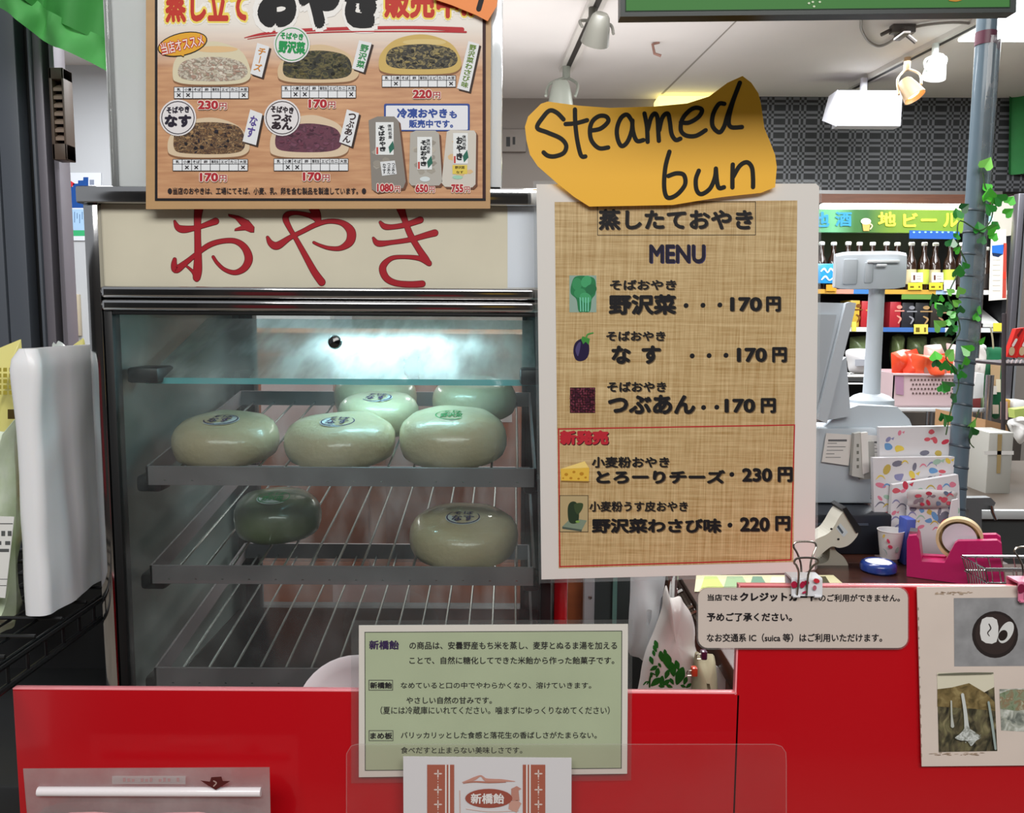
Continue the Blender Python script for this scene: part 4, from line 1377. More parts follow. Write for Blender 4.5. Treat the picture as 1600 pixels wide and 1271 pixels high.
S.ell(mb, 1450, 438, 30, 54, 3, ink('#d4d4d2'), rot=28); S.ell(mb, 1436, 452, 20, 26, 3.5, ink('#2a2220'), rot=28)
mb.build('candy_plate_photo', ph)
mb = MB(); S.poly(mb, [(1132, 624), (1393, 622), (1410, 985), (1140, 990)], 1, photo_print('rock_print', ['#2a2620', '#3c3a2c', '#5c5440', '#6f6a4c', '#8a8060'], 110, (1.5, 1, .8)))
S.poly(mb, [(1132, 624), (1393, 622), (1396, 690), (1340, 720), (1240, 690), (1134, 700)], 1.5, ink('#d8d2bc')); S.poly(mb, [(1134, 700), (1200, 692), (1280, 672), (1360, 720), (1398, 760), (1400, 800), (1300, 790), (1134, 780)], 2, photo_print('bank_print', ['#54482c', '#7c6a44', '#98875c'], 160))
S.brush(mb, [(1250, 725, 14), (1262, 800, 16), (1268, 860, 20), (1272, 905, 30)], 10, ink('#c9cdc9'))
S.brush(mb, [(1198, 755, 7), (1200, 820, 8), (1204, 870, 16)], 10, ink('#b9bcb4')); S.poly(mb, smooth_loop([(1215, 925), (1235, 908), (1252, 890), (1268, 868), (1286, 884), (1310, 900), (1335, 922), (1312, 938), (1290, 962), (1272, 940), (1240, 936)], 4), 11, photo_print('splash_print', ['#5c5848', '#8f928a', '#c4c8c4', '#dcdfdc'], 260)); blobs(S, mb, (1205, 900, 1350, 950), 16, 12, ['#a4a8a0', '#8c8f86'], 9, (2, 5))
S.brush(mb, [(1370, 760, 10), (1385, 850, 12), (1402, 975, 10)], 10, ink('#9aa8a4')); S.brush(mb, [(1140, 632, 6), (1260, 628, 10), (1390, 626, 6)], 10, ink('#6c6c5c'))
mb.build('waterfall_photo', ph)
mb = MB(); S.poly(mb, [(1420, 700), (1700, 692), (1700, 905), (1428, 890)], 1, photo_print('river_print', ['#4a4c48', '#7a8078', '#a9aca0', '#c9ccc4', '#d8d8d0'], 120))
S.poly(mb, [(1421, 720), (1470, 702), (1700, 700), (1700, 770), (1500, 800), (1424, 790)], 2, photo_print('shore_print', ['#5c6a48', '#87947a', '#8a7458', '#b0b49c'], 170))
mb.build('river_photo', ph)
mb = MB()
for y, x0, x1 in ((258, 1115, 1300), (998, 1085, 1350)):
    rnd = random.Random(int(y))
    for i in range(30): S.ell(mb, rnd.uniform(x0, x1), y + rnd.uniform(-6, 6), rnd.uniform(2, 14), rnd.uniform(1, 3), 1.5 + i * .05, ink(rnd.choice(['#a8927e', '#8a7462', '#b8a490'])), rot=rnd.uniform(-12, 12), n=8)
for i in range(16): S.ell(mb, 1046 + i, 330 + i * 45, 2.5, rnd.uniform(4, 12), 1.5, ink('#9a8878'), n=8)
mb.build('tape_stains', ph)

# white dish leaning between the red panel and the steamer
S = Sheet(.64)
dt = thing('white_dish', 'white dish rim peeking over the low red panel left of the green notice', 'dish', S.p(560, 1195))
q = S.p(560, 1120)
MT = Matrix.Rotation(R(78), 3, 'X')
mb = MB(mat('dish_white', '#e4dfe2', .25, coat=.5)).lathe(q, [(0, -.006), (.028, -.006), (.040, .002), (.049, .006), (.050, .008), (.048, .008), (.039, .004), (.027, -.003), (0, -.003)], 40, M=MT); mb.build('dish', dt)

# zip bag at the lower left
S = Sheet(.565)
zp = thing('zip_bag', 'clear zip-lock bag with pale contents at the bottom left, a dark arrow on it', 'bag', S.p(230, 1330))
mb = MB(clear('zip_film', '#f6e6e6', haze=.30, noise_haze=.25, nscale=18, rough=.08, bump=.3)); S.slab(mb, [(36, 1202), (421, 1200), (424, 1340), (48, 1340)], .0006, MATS['zip_film']); mb.build('film', zp)
MB(mat('zip_lock', '#f2eaec', .2, coat=.8)).tube([S.p(60, 1237, 6), S.p(408, 1238, 6)], .0034, 10).build('zip_seal', zp)
mb = MB(mat('bag_filling', '#d49a9c', .55, coat=.5, bump=.3, bscale=30)); mb.puff([(70, 1262), (235, 1256), (402, 1262), (412, 1350), (235, 1370), (60, 1350)], .572, .012, .006, seed=2, crease=.01, cs=18); mb.build('contents', zp)
mb = MB(); S.poly(mb, [(313, 1220), (328, 1222), (330, 1215), (346, 1214), (348, 1221), (360, 1221), (350, 1227), (337, 1235), (325, 1228)], 30, ink('#54201e')); S.brush(mb, [(334, 1221, 2), (338, 1224, 2), (334, 1229, 2)], 32, ink('#b09088')); mb.build('arrow_mark', zp)
mb = MB(); S.rect(mb, 175, 1213, 290, 1226, 25, clear('zip_print', '#ffffff', haze=.5)); [S.rect(mb, 192 + i * 7, 1216 + (i % 3), 196 + i * 7, 1222, 27, ink('#b08a8a')) for i in range(13) if i % 4 != 3]; mb.build('seal_print', zp)

# ================================================================== BEHIND AND LEFT OF THE STEAMER
# counter
zc = .925
M_wood = mat('counter_wood', '#44251b', .35, coat=.3, var=.35, vscale=5, stretch=(1, 8, 8))
cx0 = UX(1082, 950, 1.2)

ct = thing('shop_counter', 'dark reddish-brown wooden counter behind the red panels', 'counter', ((cx0 + 1.6) / 2, 1.35, 0))
xk = UX(1538, 850, 1.5)
MB(M_wood).box((cx0, .72, zc - .03), (1.9, 1.42, zc), .003).box((cx0, 1.42, zc - .03), (xk, 1.78, zc), .003).build('top', ct)
MB(mat('counter_side_wood', '#5a2f22', .5, var=.3, vscale=6, stretch=(8, 8, 1))).box((cx0 + .01, .75, 0), (1.88, 1.40, zc - .03)).box((cx0 + .01, 1.40, 0), (xk - .01, 1.76, zc - .03)).build('body', ct)
# stand carrying the steamer
sd = thing('steamer_stand', 'dark metal stand under the steamer', 'stand', (-.13, .9, 0))
MB(mat('stand_metal', '#26282a', .5)).box((xl - .45, .66, zbase - .03), (xr, 1.12, zbase), .003).build('top', sd)
mb = MB(mat('stand_leg', '#1c1d1e', .5))
for x in (xl - .43, xr - .03):
    for y in (.68, 1.09): MB(MATS['stand_leg']).box((x, y, 0), (x + .03, y + .03, zbase - .03)).build('leg', sd)
# wooden cabinet with pale metal upright seen through the steamer
M_cab = mat('cabinet_wood', '#b0683e', .5, var=.3, vscale=4, stretch=(1, 8, 8))
cb = thing('back_cabinet', 'brown wooden cabinet standing behind the steamer', 'cabinet', (-.45, 1.75, 0))
MB(M_cab).box((UX(250, 800, 1.5), 1.5, 0), (UX(913, 940, 1.5), 1.95, 1.32), .004).build('body', cb)
for a, b_, z0, z1 in ((.0, .48, .62, .9), (.0, .48, .92, 1.28), (.52, .98, .62, .9), (.52, .98, .92, 1.28)):
    x0, x1 = UX(250, 800, 1.5), UX(913, 940, 1.5)
    f = MB(mat('cabinet_drawer_wood', '#a85a30', .45, var=.3, vscale=4, stretch=(1, 8, 8))).box((x0 + (x1 - x0) * a + .01, 1.488, z0), (x0 + (x1 - x0) * b_ + .01, 1.5, z1), .003).build('drawer', cb)
for (u0, v0, u1, v1, hx, nm) in ((408, 598, 520, 690, '#e6cdd0', 'pink paper taped to the left of the cabinet behind the steamer'), (690, 590, 800, 660, '#d9d4d6', 'white paper taped at the right of the cabinet behind the steamer'), (520, 905, 640, 950, '#c9a3a0', 'low pink slip on the cabinet behind the steamer')):
    s = Sheet(1.486)
    mb = MB(); s.slab(mb, [(u0, v0), (u1, v0), (u1, v1), (u0, v1)], .001, mat('slip_' + hx[1:], hx, .6)); solo(mb, 'paper_slip', nm, 'paper')
up = thing('metal_upright', 'pale metal upright with one screw beside the brown cabinet', 'upright', U(921, 950, 1.46))
a, b_ = UX(913, 940, 1.45), UX(929, 940, 1.45)
MB(mat('upright_grey', '#b9bdc2', .4, metal=.3)).box((a, 1.45, 0), (b_, 1.48, 1.33), .001).build('post', up)
q = U(922, 934, 1.449); MB(M_steel).lathe((q.x, 1.449, q.z), [(.0035, 0), (.0035, .001), (.002, .0015)], 10, M=Matrix.Rotation(R(90), 3, 'X')).build('screw', up)
dg = thing('slate_board', 'dark grey panel with a thin glass strip right of the metal upright', 'panel', U(960, 950, 1.52))
MB(mat('panel_slate', '#3d4647', .5)).box((b_, 1.50, 0), (cx0 - .004, 1.53, 1.33)).build('board', dg)
a = UX(957, 940, 1.49); MB(mat('glass_strip', '#6f9a92', .1, coat=1)).box((a, 1.488, .6), (a + .008, 1.5, 1.33)).build('glass_strip', dg)

# wire ledge on the left with wrapped foam sheets and snack bags
zl = 1.10
lg = thing('wire_ledge', 'black wire ledge along the left side of the steamer', 'ledge', UH(90, 985, zl))
mb = MB(mat('ledge_black', '#17181a', .35, metal=.4))
LX0, LX1 = -.72, xl - .012
for y in (.56, .60, .64, .68, .72, .76, .80, .84, .88): mb.tube([(LX0, y, zl - .006), (LX1, y, zl - .006)], .0016, 6)
for i in range(16): mb.tube([(LX0 + (LX1 - LX0) * i / 15, .56, zl - .0085), (LX0 + (LX1 - LX0) * i / 15, .88, zl - .0085)], .0012, 6)
mb.build('wire_bottom', lg)
mb = MB(MATS['ledge_black'])
for z in (zl - .03, zl - .012): mb.tube([(LX1, .53, z), (LX1, .90, z)], .0028, 8)
for i in range(14): mb.tube([(LX1, .55 + i * .026, zl - .03), (LX1, .55 + i * .026, zl - .012)], .0014, 6)
mb.tube([(LX0, .555, zl - .012), (LX1, .555, zl - .012)], .0028, 8)
mb.build('rim_wires', lg)
MB(mat('ledge_side', '#2c2d2f', .5)).box((LX0, .895, zbase), (LX1, .905, zl - .01)).build('back_plate', lg)
for x in (LX0 + .02, LX1 - .03): MB(MATS['ledge_side']).box((x, .88, zbase), (x + .02, .905, zl - .008)).build('foot', lg)

fb = thing('foam_block', 'white block of wrapped foam sheets standing upright beside the steamer', 'foam block', UH(70, 968, zl))
fx0, fx1 = UX(28, 740, .672), UX(66, 740, .672)
hz = UZ(60, 545, .68) - zl
vs, fs = [], []
NZ, FY0, FY1 = 26, .668, .845
prof = rrect(fx0, FY0, fx1, FY1, .008, 4)
dense = []
for i in range(len(prof)):
    p, q = prof[i], prof[(i + 1) % len(prof)]
    k = max(1, int(math.hypot(q[0] - p[0], q[1] - p[1]) / .008))
    dense += [(p[0] + (q[0] - p[0]) * j / k, p[1] + (q[1] - p[1]) * j / k) for j in range(k)]
ccx, ccy = (fx0 + fx1) / 2, (FY0 + FY1) / 2
nd = len(dense)
for iz in range(NZ + 1):
    f = iz / NZ
    z = zl + hz * f
    for x, y in dense:
        w = Vector((x, y, z))
        nn = noise.noise(Vector((x * 10, y * 38, z * 6))) * .0045 + noise.noise(w * 18) * .003
        inset = .005 * max(0, (f - .93) / .07) ** 2
        s_ = 1 if x > ccx else -1
        vs.append(Vector((x + s_ * nn - s_ * inset, y + (inset if y < ccy else -inset), z + 0)))
    if iz:
        fs += [[(iz - 1) * nd + j, (iz - 1) * nd + (j + 1) % nd, iz * nd + (j + 1) % nd, iz * nd + j] for j in range(nd)]
fs += [[NZ * nd + j for j in range(nd)], list(range(nd))[::-1]]
mb = MB(mat('foam_white', '#e9eaec', .45, coat=.25, sub=.1)); mb.add(vs, fs, True); mb.build('wrapped_sheets', fb)

yb = thing('yellow_snack_bag', 'pale yellow snack bag at the left edge behind the green bag', 'snack bag', U(20, 985, .80))
mb = MB(mat('bag_yellow', '#e8e08a', .35, coat=.5, bump=.25, bscale=25)); mb.puff([(-70, 560), (-20, 552), (33, 530), (34, 545), (24, 600), (26, 700), (20, 980), (-70, 980)], .80, .012, .012, seed=4, crease=.008, sharp=True); mb.build('pouch', yb)
s = Sheet(.777); mb = MB(); rnd = random.Random(2)
for i in range(5):
    for j in range(3): s.rect(mb, -4 + j * 9, 575 + i * 9, 2 + j * 9, 581 + i * 9, 0, ink('#a79a3c'))
s.rect(mb, 12, 640, 26, 655, 0, ink('#4a3c1c'))
mb.build('print', yb)
gb = thing('green_vegetable_bag', 'clear crinkled bag of green vegetables with a white label at the left edge', 'vegetable bag', U(5, 985, .70))
mb = MB(mat('bag_green', '#b9d19a', .25, coat=.8, bump=.6, bscale=26, var=.5, vscale=20, hex2='#e6eee0')); mb.puff([(-70, 700), (-30, 670), (10, 675), (24, 655), (22, 700), (25, 760), (24, 860), (25, 960), (10, 985), (-70, 985)], .70, .03, .03, seed=7, crease=.03, cs=22); mb.build('pouch', gb)
s = Sheet(.665); mb = MB(); s.slab(mb, [(-40, 806), (22, 808), (8, 935), (-50, 930)], .0006, mat('label_white', '#e4e4e0', .5)); lb = mb.build('label', gb)
mb = MB()
for x0, y0, x1, y1 in ((-40, 818, 20, 819.5), (2, 830, 8, 838), (12, 830, 18, 838), (-30, 846, 2, 852), (8, 846, 16, 852), (-30, 858, 14, 863), (-38, 905, 12, 906), (-42, 915, 10, 916)): s.rect(mb, x0, y0, x1, y1, 1, ink('#5a5c5c'))
mb.build('label_print', lb)
sb = thing('small_clear_bag', 'tip of a crinkled clear bag behind the foam block', 'snack bag', U(93, 700, .90))
mb = MB(mat('bag_clear_tip', '#cfd8da', .2, coat=1.0, bump=.6, bscale=40)); mb.puff([(80, 556), (88, 538), (92, 533), (103, 542), (107, 560), (108, 760), (78, 760)], .90, .006, .006, seed=3, crease=.01, cs=40); mb.build('pouch', sb)
yc = thing('yellow_bag_corner', 'pale yellow bag corner peeking between the foam block and the steamer post', 'snack bag', U(125, 700, .93))
mb = MB(MATS['bag_yellow']); mb.puff([(103, 548), (130, 528), (132, 532), (133, 545), (150, 760), (100, 760)], .93, .006, .006, seed=9, crease=.006, sharp=True); mb.build('pouch', yc)

# green awning cloth
aw = thing('green_awning', 'bright green cloth awning drooping across the top left corner', 'awning', U(60, 40, 1.0))
hem = crom([(-60, -12), (0, 12), (40, 40), (62, 60), (95, 78), (140, 97), (180, 117), (215, 126), (250, 130)], 6)
def drape(top_off, mname, L):
    vs, fs = [], []
    n = len(hem); k = 9
    for i, (u, v) in enumerate(hem):
        for j in range(k + 1):
            vv = v - top_off[1] - (top_off[0] - top_off[1]) * j / k
            p = U(u + (j / k) * 12, vv, .99)
            fold = .010 * math.sin(i * .42 + j * .22) + .003 * math.sin(i * .9 - j * .3)
            vs.append(p + Vector((0, fold + L - .02 * j / k * 0, 0)))
    for i in range(n - 1):
        for j in range(k): fs.append([i * (k + 1) + j, (i + 1) * (k + 1) + j, (i + 1) * (k + 1) + j + 1, i * (k + 1) + j + 1])
    return MB(mname).add(vs, fs, True)
drape((190, 40), mat('awning_green', '#3f9a45', .7, sub=0, var=.2, vscale=6), 0).build('cloth', aw)
drape((44, 0), mat('awning_hem', '#57b45c', .7, var=.15, vscale=8), -.004).build('hem_band', aw)

# ================================================================== HANGING BAGS UNDER THE MENU
hk = thing('hook_rail', 'chrome hook rail with sloping bar at the end of the counter', 'rail', U(1070, 960, 1.05))
mb = MB(M_chrome); mb.tube([U(1054, 890, 1.05), U(1052, 940, 1.05)], .005, 8); mb.tube([U(1048, 895, 1.05), U(1048, 935, 1.05)], .003, 8); mb.build('hook', hk)
mb = MB(mat('rail_dark', '#5a5048', .3, metal=.8)); mb.tube([U(1056, 910, 1.06), U(1100, 985, 1.06)], .004, 8); mb.tube([U(1062, 905, 1.065), U(1106, 978, 1.065)], .003, 8)
mb.tube([U(1105, 985, 1.06), U(1110, 985, 1.2)], .004, 8); mb.build('bar', hk)
mb = MB(M_chrome)
for u, v in ((1060, 925), (1076, 950), (1082, 958)): mb.tube([U(u - 4, v + 2, 1.058), U(u + 6, v - 3, 1.058)], .004, 8)
mb.build('collars', hk)
wb_ = thing('white_sheet_bag', 'plain white bag hanging furthest left under the menu', 'bag', U(1010, 1030, 1.1))
mb = MB(mat('bag_white', '#dde2e6', .45, coat=.2, bump=.15, bscale=15)); mb.puff([(992, 870), (1040, 870), (1040, 900), (1035, 935), (1030, 960), (1018, 1000), (1008, 1032), (998, 1028), (982, 1020), (982, 980), (984, 940)], 1.1, .012, .012, seed=5, crease=.02, cs=14); mb.build('sheet', wb_)
gs_ = thing('grey_strap_bag', 'grey bag edge hanging between the white bags', 'bag', U(1020, 1000, 1.09))
mb = MB(mat('strap_grey', '#85888c', .6)); mb.puff([(1036, 930), (1042, 940), (1036, 965), (1024, 1000), (1016, 1010), (1020, 970)], 1.09, .008, .008, seed=6); mb.build('cloth', gs_)
lb_ = thing('leaf_print_bag', 'white plastic carrier bag printed with green leaves hanging beside the counter', 'carrier bag', U(1040, 1090, 1.02))
mb = MB(mat('carrier_white', '#e3e1dd', .35, coat=.4, bump=.25, bscale=12)); mb.puff([(1041, 915), (1048, 934), (1062, 932), (1068, 942), (1080, 960), (1086, 985), (1086, 1010), (1094, 1035), (1088, 1060), (1086, 1130), (996, 1130), (1000, 1060), (1008, 1020), (1022, 985), (1034, 950), (1036, 930)], 1.02, .022, .02, seed=8, crease=.014, cs=16); s = draped(mb, 1.0, 880, 890, 5.333); mb.build('bag_body', lb_)
mb = MB()
rnd = random.Random(4)
for x, y, l, r in ((775, 625, 30, 70), (765, 662, 26, 65), (755, 700, 22, 75), (818, 725, 38, 80), (850, 695, 24, 80), (868, 765, 62, 75), (735, 760, 30, 70), (755, 825, 30, 150), (805, 800, 18, 60), (785, 862, 34, 100), (865, 875, 34, 110), (912, 835, 52, 80), (950, 800, 36, 75), (972, 890, 66, 110), (1018, 930, 30, 110), (770, 940, 44, 140), (820, 930, 36, 100), (858, 945, 32, 140), (905, 935, 26, 60), (690, 950, 24, 150), (885, 975, 24, 20), (1045, 970, 24, 140), (1000, 975, 20, 20), (735, 880, 20, 80), (820, 975, 22, 10)):
    a, b_ = math.cos(R(r)), math.sin(R(r))
    l *= 1.12; q = [(-1.1, 0), (-.5, -.46), (.1, -.52), (1.1, 0), (.1, .52), (-.5, .46)]
    s.poly(mb, [(x + l * (px * a - py * b_), y + l * (px * b_ + py * a)) for px, py in smooth_loop(q, 3)], rnd.uniform(0, 3), ink('#256b24'))
s.brush(mb, [(720, 980, 14), (722, 920, 16), (738, 870, 16), (765, 880, 8)], 4, ink('#1f5a20'))
mb.build('leaf_print', lb_)
cl = thing('beige_cloth', 'olive beige cloth hanging behind the leaf print bag', 'cloth', U(1110, 1090, 1.0))
mb = MB(mat('cloth_beige', '#a9a386', .8, bump=.3, bscale=20)); mb.puff([(1086, 1020), (1098, 1024), (1108, 1022), (1118, 1035), (1120, 1130), (1078, 1130), (1084, 1060)], .99, .015, .012, seed=11, crease=.03, cs=30); mb.build('cloth_body', cl)
gc = thing('white_tag_card', 'white card sticking out behind the beige cloth', 'card', U(1130, 1075, 1.04))
s = Sheet(1.04); mb = MB(); s.slab(mb, [(1118, 1040), (1144, 1062), (1136, 1090), (1118, 1085)], .002, M_white); mb.build('card', gc)
db = thing('dark_bundle', 'dark grey bundle behind the beige cloth', 'bundle', U(1130, 1075, 1.12))
mb = MB(mat('bundle_dark', '#33332f', .6, bump=.5, bscale=30, var=.4)); mb.puff([(1112, 1005), (1130, 1000), (1140, 1020), (1150, 1060), (1150, 1130), (1110, 1130)], 1.12, .02, .02, seed=13, crease=.03, cs=30); mb.build('cloth_body', db)
for u, v, hx, nm in ((1101, 1026, '#4a1c3c', 'small dark purple clip on the hanging bags'), (1086, 1052, '#c2452c', 'small orange-red clip on the leaf print bag')):
    t = thing('small_clip', nm, 'clip', U(u, v, .965))
    a, b_ = U(u - 5, v + 7, .965), U(u + 5, v - 7, .965)
    MB(mat('clip_' + hx[1:], hx, .3, coat=.3)).box((a.x, .965, a.z), (b_.x, .975, b_.z), .002).build('jaw', t)
    MB(MATS['clip_wire'] if 'clip_wire' in MATS else M_chrome).tube([U(u - 5, v - 4, .968), U(u - 12, v - 3, .968), U(u - 13, v + 1, .968), U(u - 12, v + 4, .968), U(u - 5, v + 4, .968)], .0006, 6).build('wire_handle', t)

# ================================================================== ON THE COUNTER
mt = thing('counter_mat', 'thin patterned green and cream mat on the counter behind the rule sign', 'mat', UH(1200, 905, zc))
def pl(pts, L, m, mb): mb.m(m).add([UH(u, v, zc + .0012 + L * .0004) for u, v in pts], [list(range(len(pts)))])
mb = MB(); pl([(1085, 925), (1088, 899), (1302, 899), (1332, 925)], 0, mat('mat_cream', '#c9c39a', .5), mb)
for i, (a, b_, h) in enumerate(((1095, 1120, '#b4c46c'), (1130, 1160, '#8fa880'), (1170, 1190, '#6a8a74'), (1200, 1225, '#d8d3b4'), (1240, 1262, '#6c7c54'), (1275, 1290, '#4c4630'))):
    pl([(a, 920), (a + 6, 901), (b_, 901), (b_ + 12, 920)], 1, ink(h), mb)
mb.build('sheet', mt)

tn = thing('blue_moistener', 'round navy blue tin with white pad on the counter', 'tin', UH(1372, 897, zc))
q = UH(1372, 893, zc); k = 1.0
mb = MB(mat('tin_blue', '#1f3a86', .25, coat=.6)).lathe(q, [(.026, 0), (.029, .003), (.029, .012), (.027, .016), (.023, .018), (.021, .016)], 32); mb.build('case', tn)
mb = MB(mat('pad_white', '#e2e6ea', .8)).lathe(q, [(.021, .0155), (.021, .0165), (.012, .0195), (0, .020)], 28); mb.build('pad', tn)

# pink tape dispenser
Yt = q.y - .06
td = thing('tape_dispenser', 'magenta desk tape dispenser on the counter at the right', 'tape dispenser', UH(1488, 925, zc))
c0 = U(1488, 880, Yt)
dv = Vector((c0.x, c0.y, 0)).normalized()          # the dispenser is turned to face the customer


def TD(u, v):
    r = ray(u, v)
    return EYE + r * ((c0 - EYE).dot(dv) / r.dot(dv))


out = [(1413, 960), (1417, 845), (1420, 838), (1432, 837), (1436, 843), (1440, 878), (1476, 880), (1492, 850), (1497, 846), (1558, 845), (1565, 850), (1567, 960)]
zl_ = zc + .0005
P = [TD(x, y) for x, y in out]
P = [Vector((p.x, p.y, max(p.z, zl_))) for p in P]
th = .055
mb = MB(mat('dispenser_magenta', '#b8195f', .35, coat=.3))
for k0 in (0, th - .013): mb.prism([p + dv * k0 for p in P][::-1], dv * .013)
dn = Vector((0, 0, -.003))
mb.prism([P[0] + dv * .012, P[5] + dn + dv * .012, P[6] + dn + dv * .012, P[-1] + dv * .012][::-1], dv * (th - .024))
mb.prism([P[7] + dn * 7 + dv * .012, P[9] + dn * 7 + dv * .012, P[-1] + dv * .012, P[6] + dn + dv * .012][::-1], dv * (th - .024))
mb.prism([P[0] + dv * .012, P[1] + dv * .012, P[2] + dv * .012, P[3] + dv * .012, P[4] + dv * .012, P[5] + dv * .012][::-1], dv * (th - .024))
mb.build('body', td)
q2 = TD(1499, 848)
Md = Matrix.Rotation(math.atan2(-dv.x, dv.y), 3, 'Z') @ Matrix.Rotation(R(90), 3, 'X')
mb = MB(mat('tape_core', '#c9b48a', .5)).lathe(q2 + dv * .040, [(.0300, 0), (.0345, 0), (.0345, .022), (.0300, .022), (.0300, 0)], 40, M=Md); mb.build('tape_roll', td)
mb = MB(mat('hub_white', '#d6d3dc', .4)).lathe(q2 + dv * .036, [(0, 0), (.0255, 0), (.0255, .014), (0, .014)], 32, M=Md); mb.build('hub', td)
mb = MB(M_steel).prism([P[2] + dv * .014, P[2] + dv * .014 + Vector((0, 0, .005)), P[3] + dv * .014 + Vector((0, 0, .003)), P[3] + dv * .014][::-1], dv * (th - .028)); mb.build('cutter', td)

# wire basket at the right edge
wk = thing('wire_basket', 'small chrome wire basket in front of the tape dispenser', 'basket', (.75, 1.23, zc))
mb = MB(M_chrome)
x0, x1 = UX(1503, 870, 1.26), .86
zt_, zb_ = UZ(1540, 870, 1.26), zc + .008
ins = .012
BY0, BY1 = 1.195, 1.26
tp = [(x0, BY0), (x1, BY0), (x1, BY1), (x0, BY1)]
mid = [(x0 + ins * .4, BY0 + .002), (x1, BY0 + .002), (x1, BY1 - .002), (x0 + ins * .4, BY1 - .002)]
bt = [(x0 + ins, BY0 + .006), (x1, BY0 + .006), (x1, BY1 - .006), (x0 + ins, BY1 - .006)]
mb.tube([(x, y, zt_) for x, y in tp], .0022, 8, closed=True)
mb.tube([(x, y, zt_ - .022) for x, y in mid], .0015, 8, closed=True); mb.tube([(x, y, zb_) for x, y in bt], .0015, 8, closed=True)
mb.build('rim_wires', wk)
mb = MB(M_chrome)
for i in range(9):
    f = i / 8
    for (a, b_, c, d) in ((tp[0], tp[1], bt[0], bt[1]), (tp[3], tp[2], bt[3], bt[2]), (tp[0], tp[3], bt[0], bt[3])):
        u0 = (a[0] + (b_[0] - a[0]) * f, a[1] + (b_[1] - a[1]) * f); u1 = (c[0] + (d[0] - c[0]) * f, c[1] + (d[1] - c[1]) * f)
        mb.tube([(u0[0], u0[1], zt_), ((u0[0] + u1[0]) / 2 + .002, (u0[1] + u1[1]) / 2, (zt_ + zb_) / 2), (u1[0], u1[1], zb_)], .0010, 6)
mb.build('upright_wires', wk)
wl = MB(M_chrome)
for y in (BY0 + .02, BY0 + .033, BY0 + .047): wl.tube([(x0 + ins, y, zb_), (x1, y, zb_)], .001, 6)
for x in (x0 + .03, x1 - .03): wl.tube([(x, BY0 + .033, zb_), (x, BY0 + .033, zc)], .0025, 6)
wl.build('bottom_wires', wk)

# till with monitor and customer display
Yk = 1.56
M_till = mat('till_white', '#bcc5cc', .45)
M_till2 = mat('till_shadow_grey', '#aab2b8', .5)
tl = thing('cash_register', 'white cash register with tilted monitor and pole display behind the menu', 'cash register', UH(1300, 870, zc))
X = lambda u, v=700: UX(u, v, Yk)
Zv = lambda v: UZ(1330, v, Yk)
MB(mat('drawer_dark', '#20242c', .4)).box((X(1150), Yk - .09, zc), (X(1366), Yk + .17, Zv(787)), .004).build('cash_drawer', tl)
mb = MB(mat('drawer_line', '#4a5260', .4)); mb.box((X(1250), Yk - .092, Zv(803)), (X(1330), Yk - .089, Zv(800))); mb.box((X(1278), Yk - .098, Zv(797)), (X(1290), Yk - .088, Zv(786)), .002); mb.build('drawer_lip', tl)
MB(M_till).box((X(1160), Yk - .01, Zv(786)), (X(1366), Yk + .16, Zv(668)), .006).build('body', tl)
mb = MB(M_black)
for i in range(8): mb.box((X(1361), Yk - .0105, Zv(748 + i * 4)), (X(1366) + .0005, Yk + .03, Zv(750 + i * 4)))
mb.build('vent_slots', tl)
mb = MB(M_till); mb.prism([Vector((X(u), Yk + .005, Zv(v))) for u, v in ((1150, 670), (1288, 668), (1318, 642), (1340, 634), (1400, 636), (1420, 655), (1428, 672), (1428, 684), (1150, 684))][::-1], (0, .14, 0)); mb.build('top_cover', tl)
# pole display
mb = MB(M_till); qb = Vector((X(1382), Yk + .07, Zv(640)))
mb.lathe(qb, [(.030, -.015), (.034, 0), (.034, .012), (.026, .02), (.018, .024)], 28, sx=1.3); mb.build('pole_base', tl)
mb = MB(M_till); mb.lathe((X(1382), Yk + .07, Zv(640)), [(.0165, .015), (.0155, .08), (.0145, Zv(440) - Zv(640))], 24); mb.build('pole', tl)
hd = MB(M_till)
prof = [(-.022, -.034), (-.026, -.020), (-.0265, .010), (-.022, .030), (-.010, .037), (.012, .037), (.020, .030), (.022, 0), (.020, -.030), (.010, -.034)]
hz_ = Zv(421)
Mh = Matrix.Translation(Vector((X(1364), Yk + .06, hz_))) @ Matrix.Rotation(R(-14), 4, 'Z')
n = len(prof); L_ = .0625
vs = []; seg = 9
for i in range(seg + 1):
    f = i / seg * 2 - 1
    k = 1 - .10 * max(0, (abs(f) - .6) / .4) ** 2
    vs += [Mh @ Vector((f * L_, y * k, z * k)) for y, z in prof]
fs = [[i * n + j, i * n + (j + 1) % n, (i + 1) * n + (j + 1) % n, (i + 1) * n + j] for i in range(seg) for j in range(n)] + [list(range(n))[::-1], [seg * n + j for j in range(n)]]
hd.add(vs, fs, True)
head = hd.build('display_head', tl)
mb = MB(M_till2)
def hb(x0, x1, y0, y1, z0, z1, b=.002): mb.box((x0, y0, z0), (x1, y1, z1), b, M=Mh)
hb(-.050, -.024, -.030, -.022, -.026, .022, .003); hb(-.012, .004, -.030, -.022, -.024, .016, .004)
mb.build('back_recess', head)
mb = MB(M_white); hb(-.008, .048, -.036, -.02, .014, .0185, .001); hb(.008, .026, -.038, -.02, .007, .0115, .001); mb.build('cable_cover', head)
mb = MB(M_till2)
for x in (-.022, .0, .022): hb(x, x + .016, -.0165, -.0155, .033, .0337, 0)
mb.build('head_vents', head)
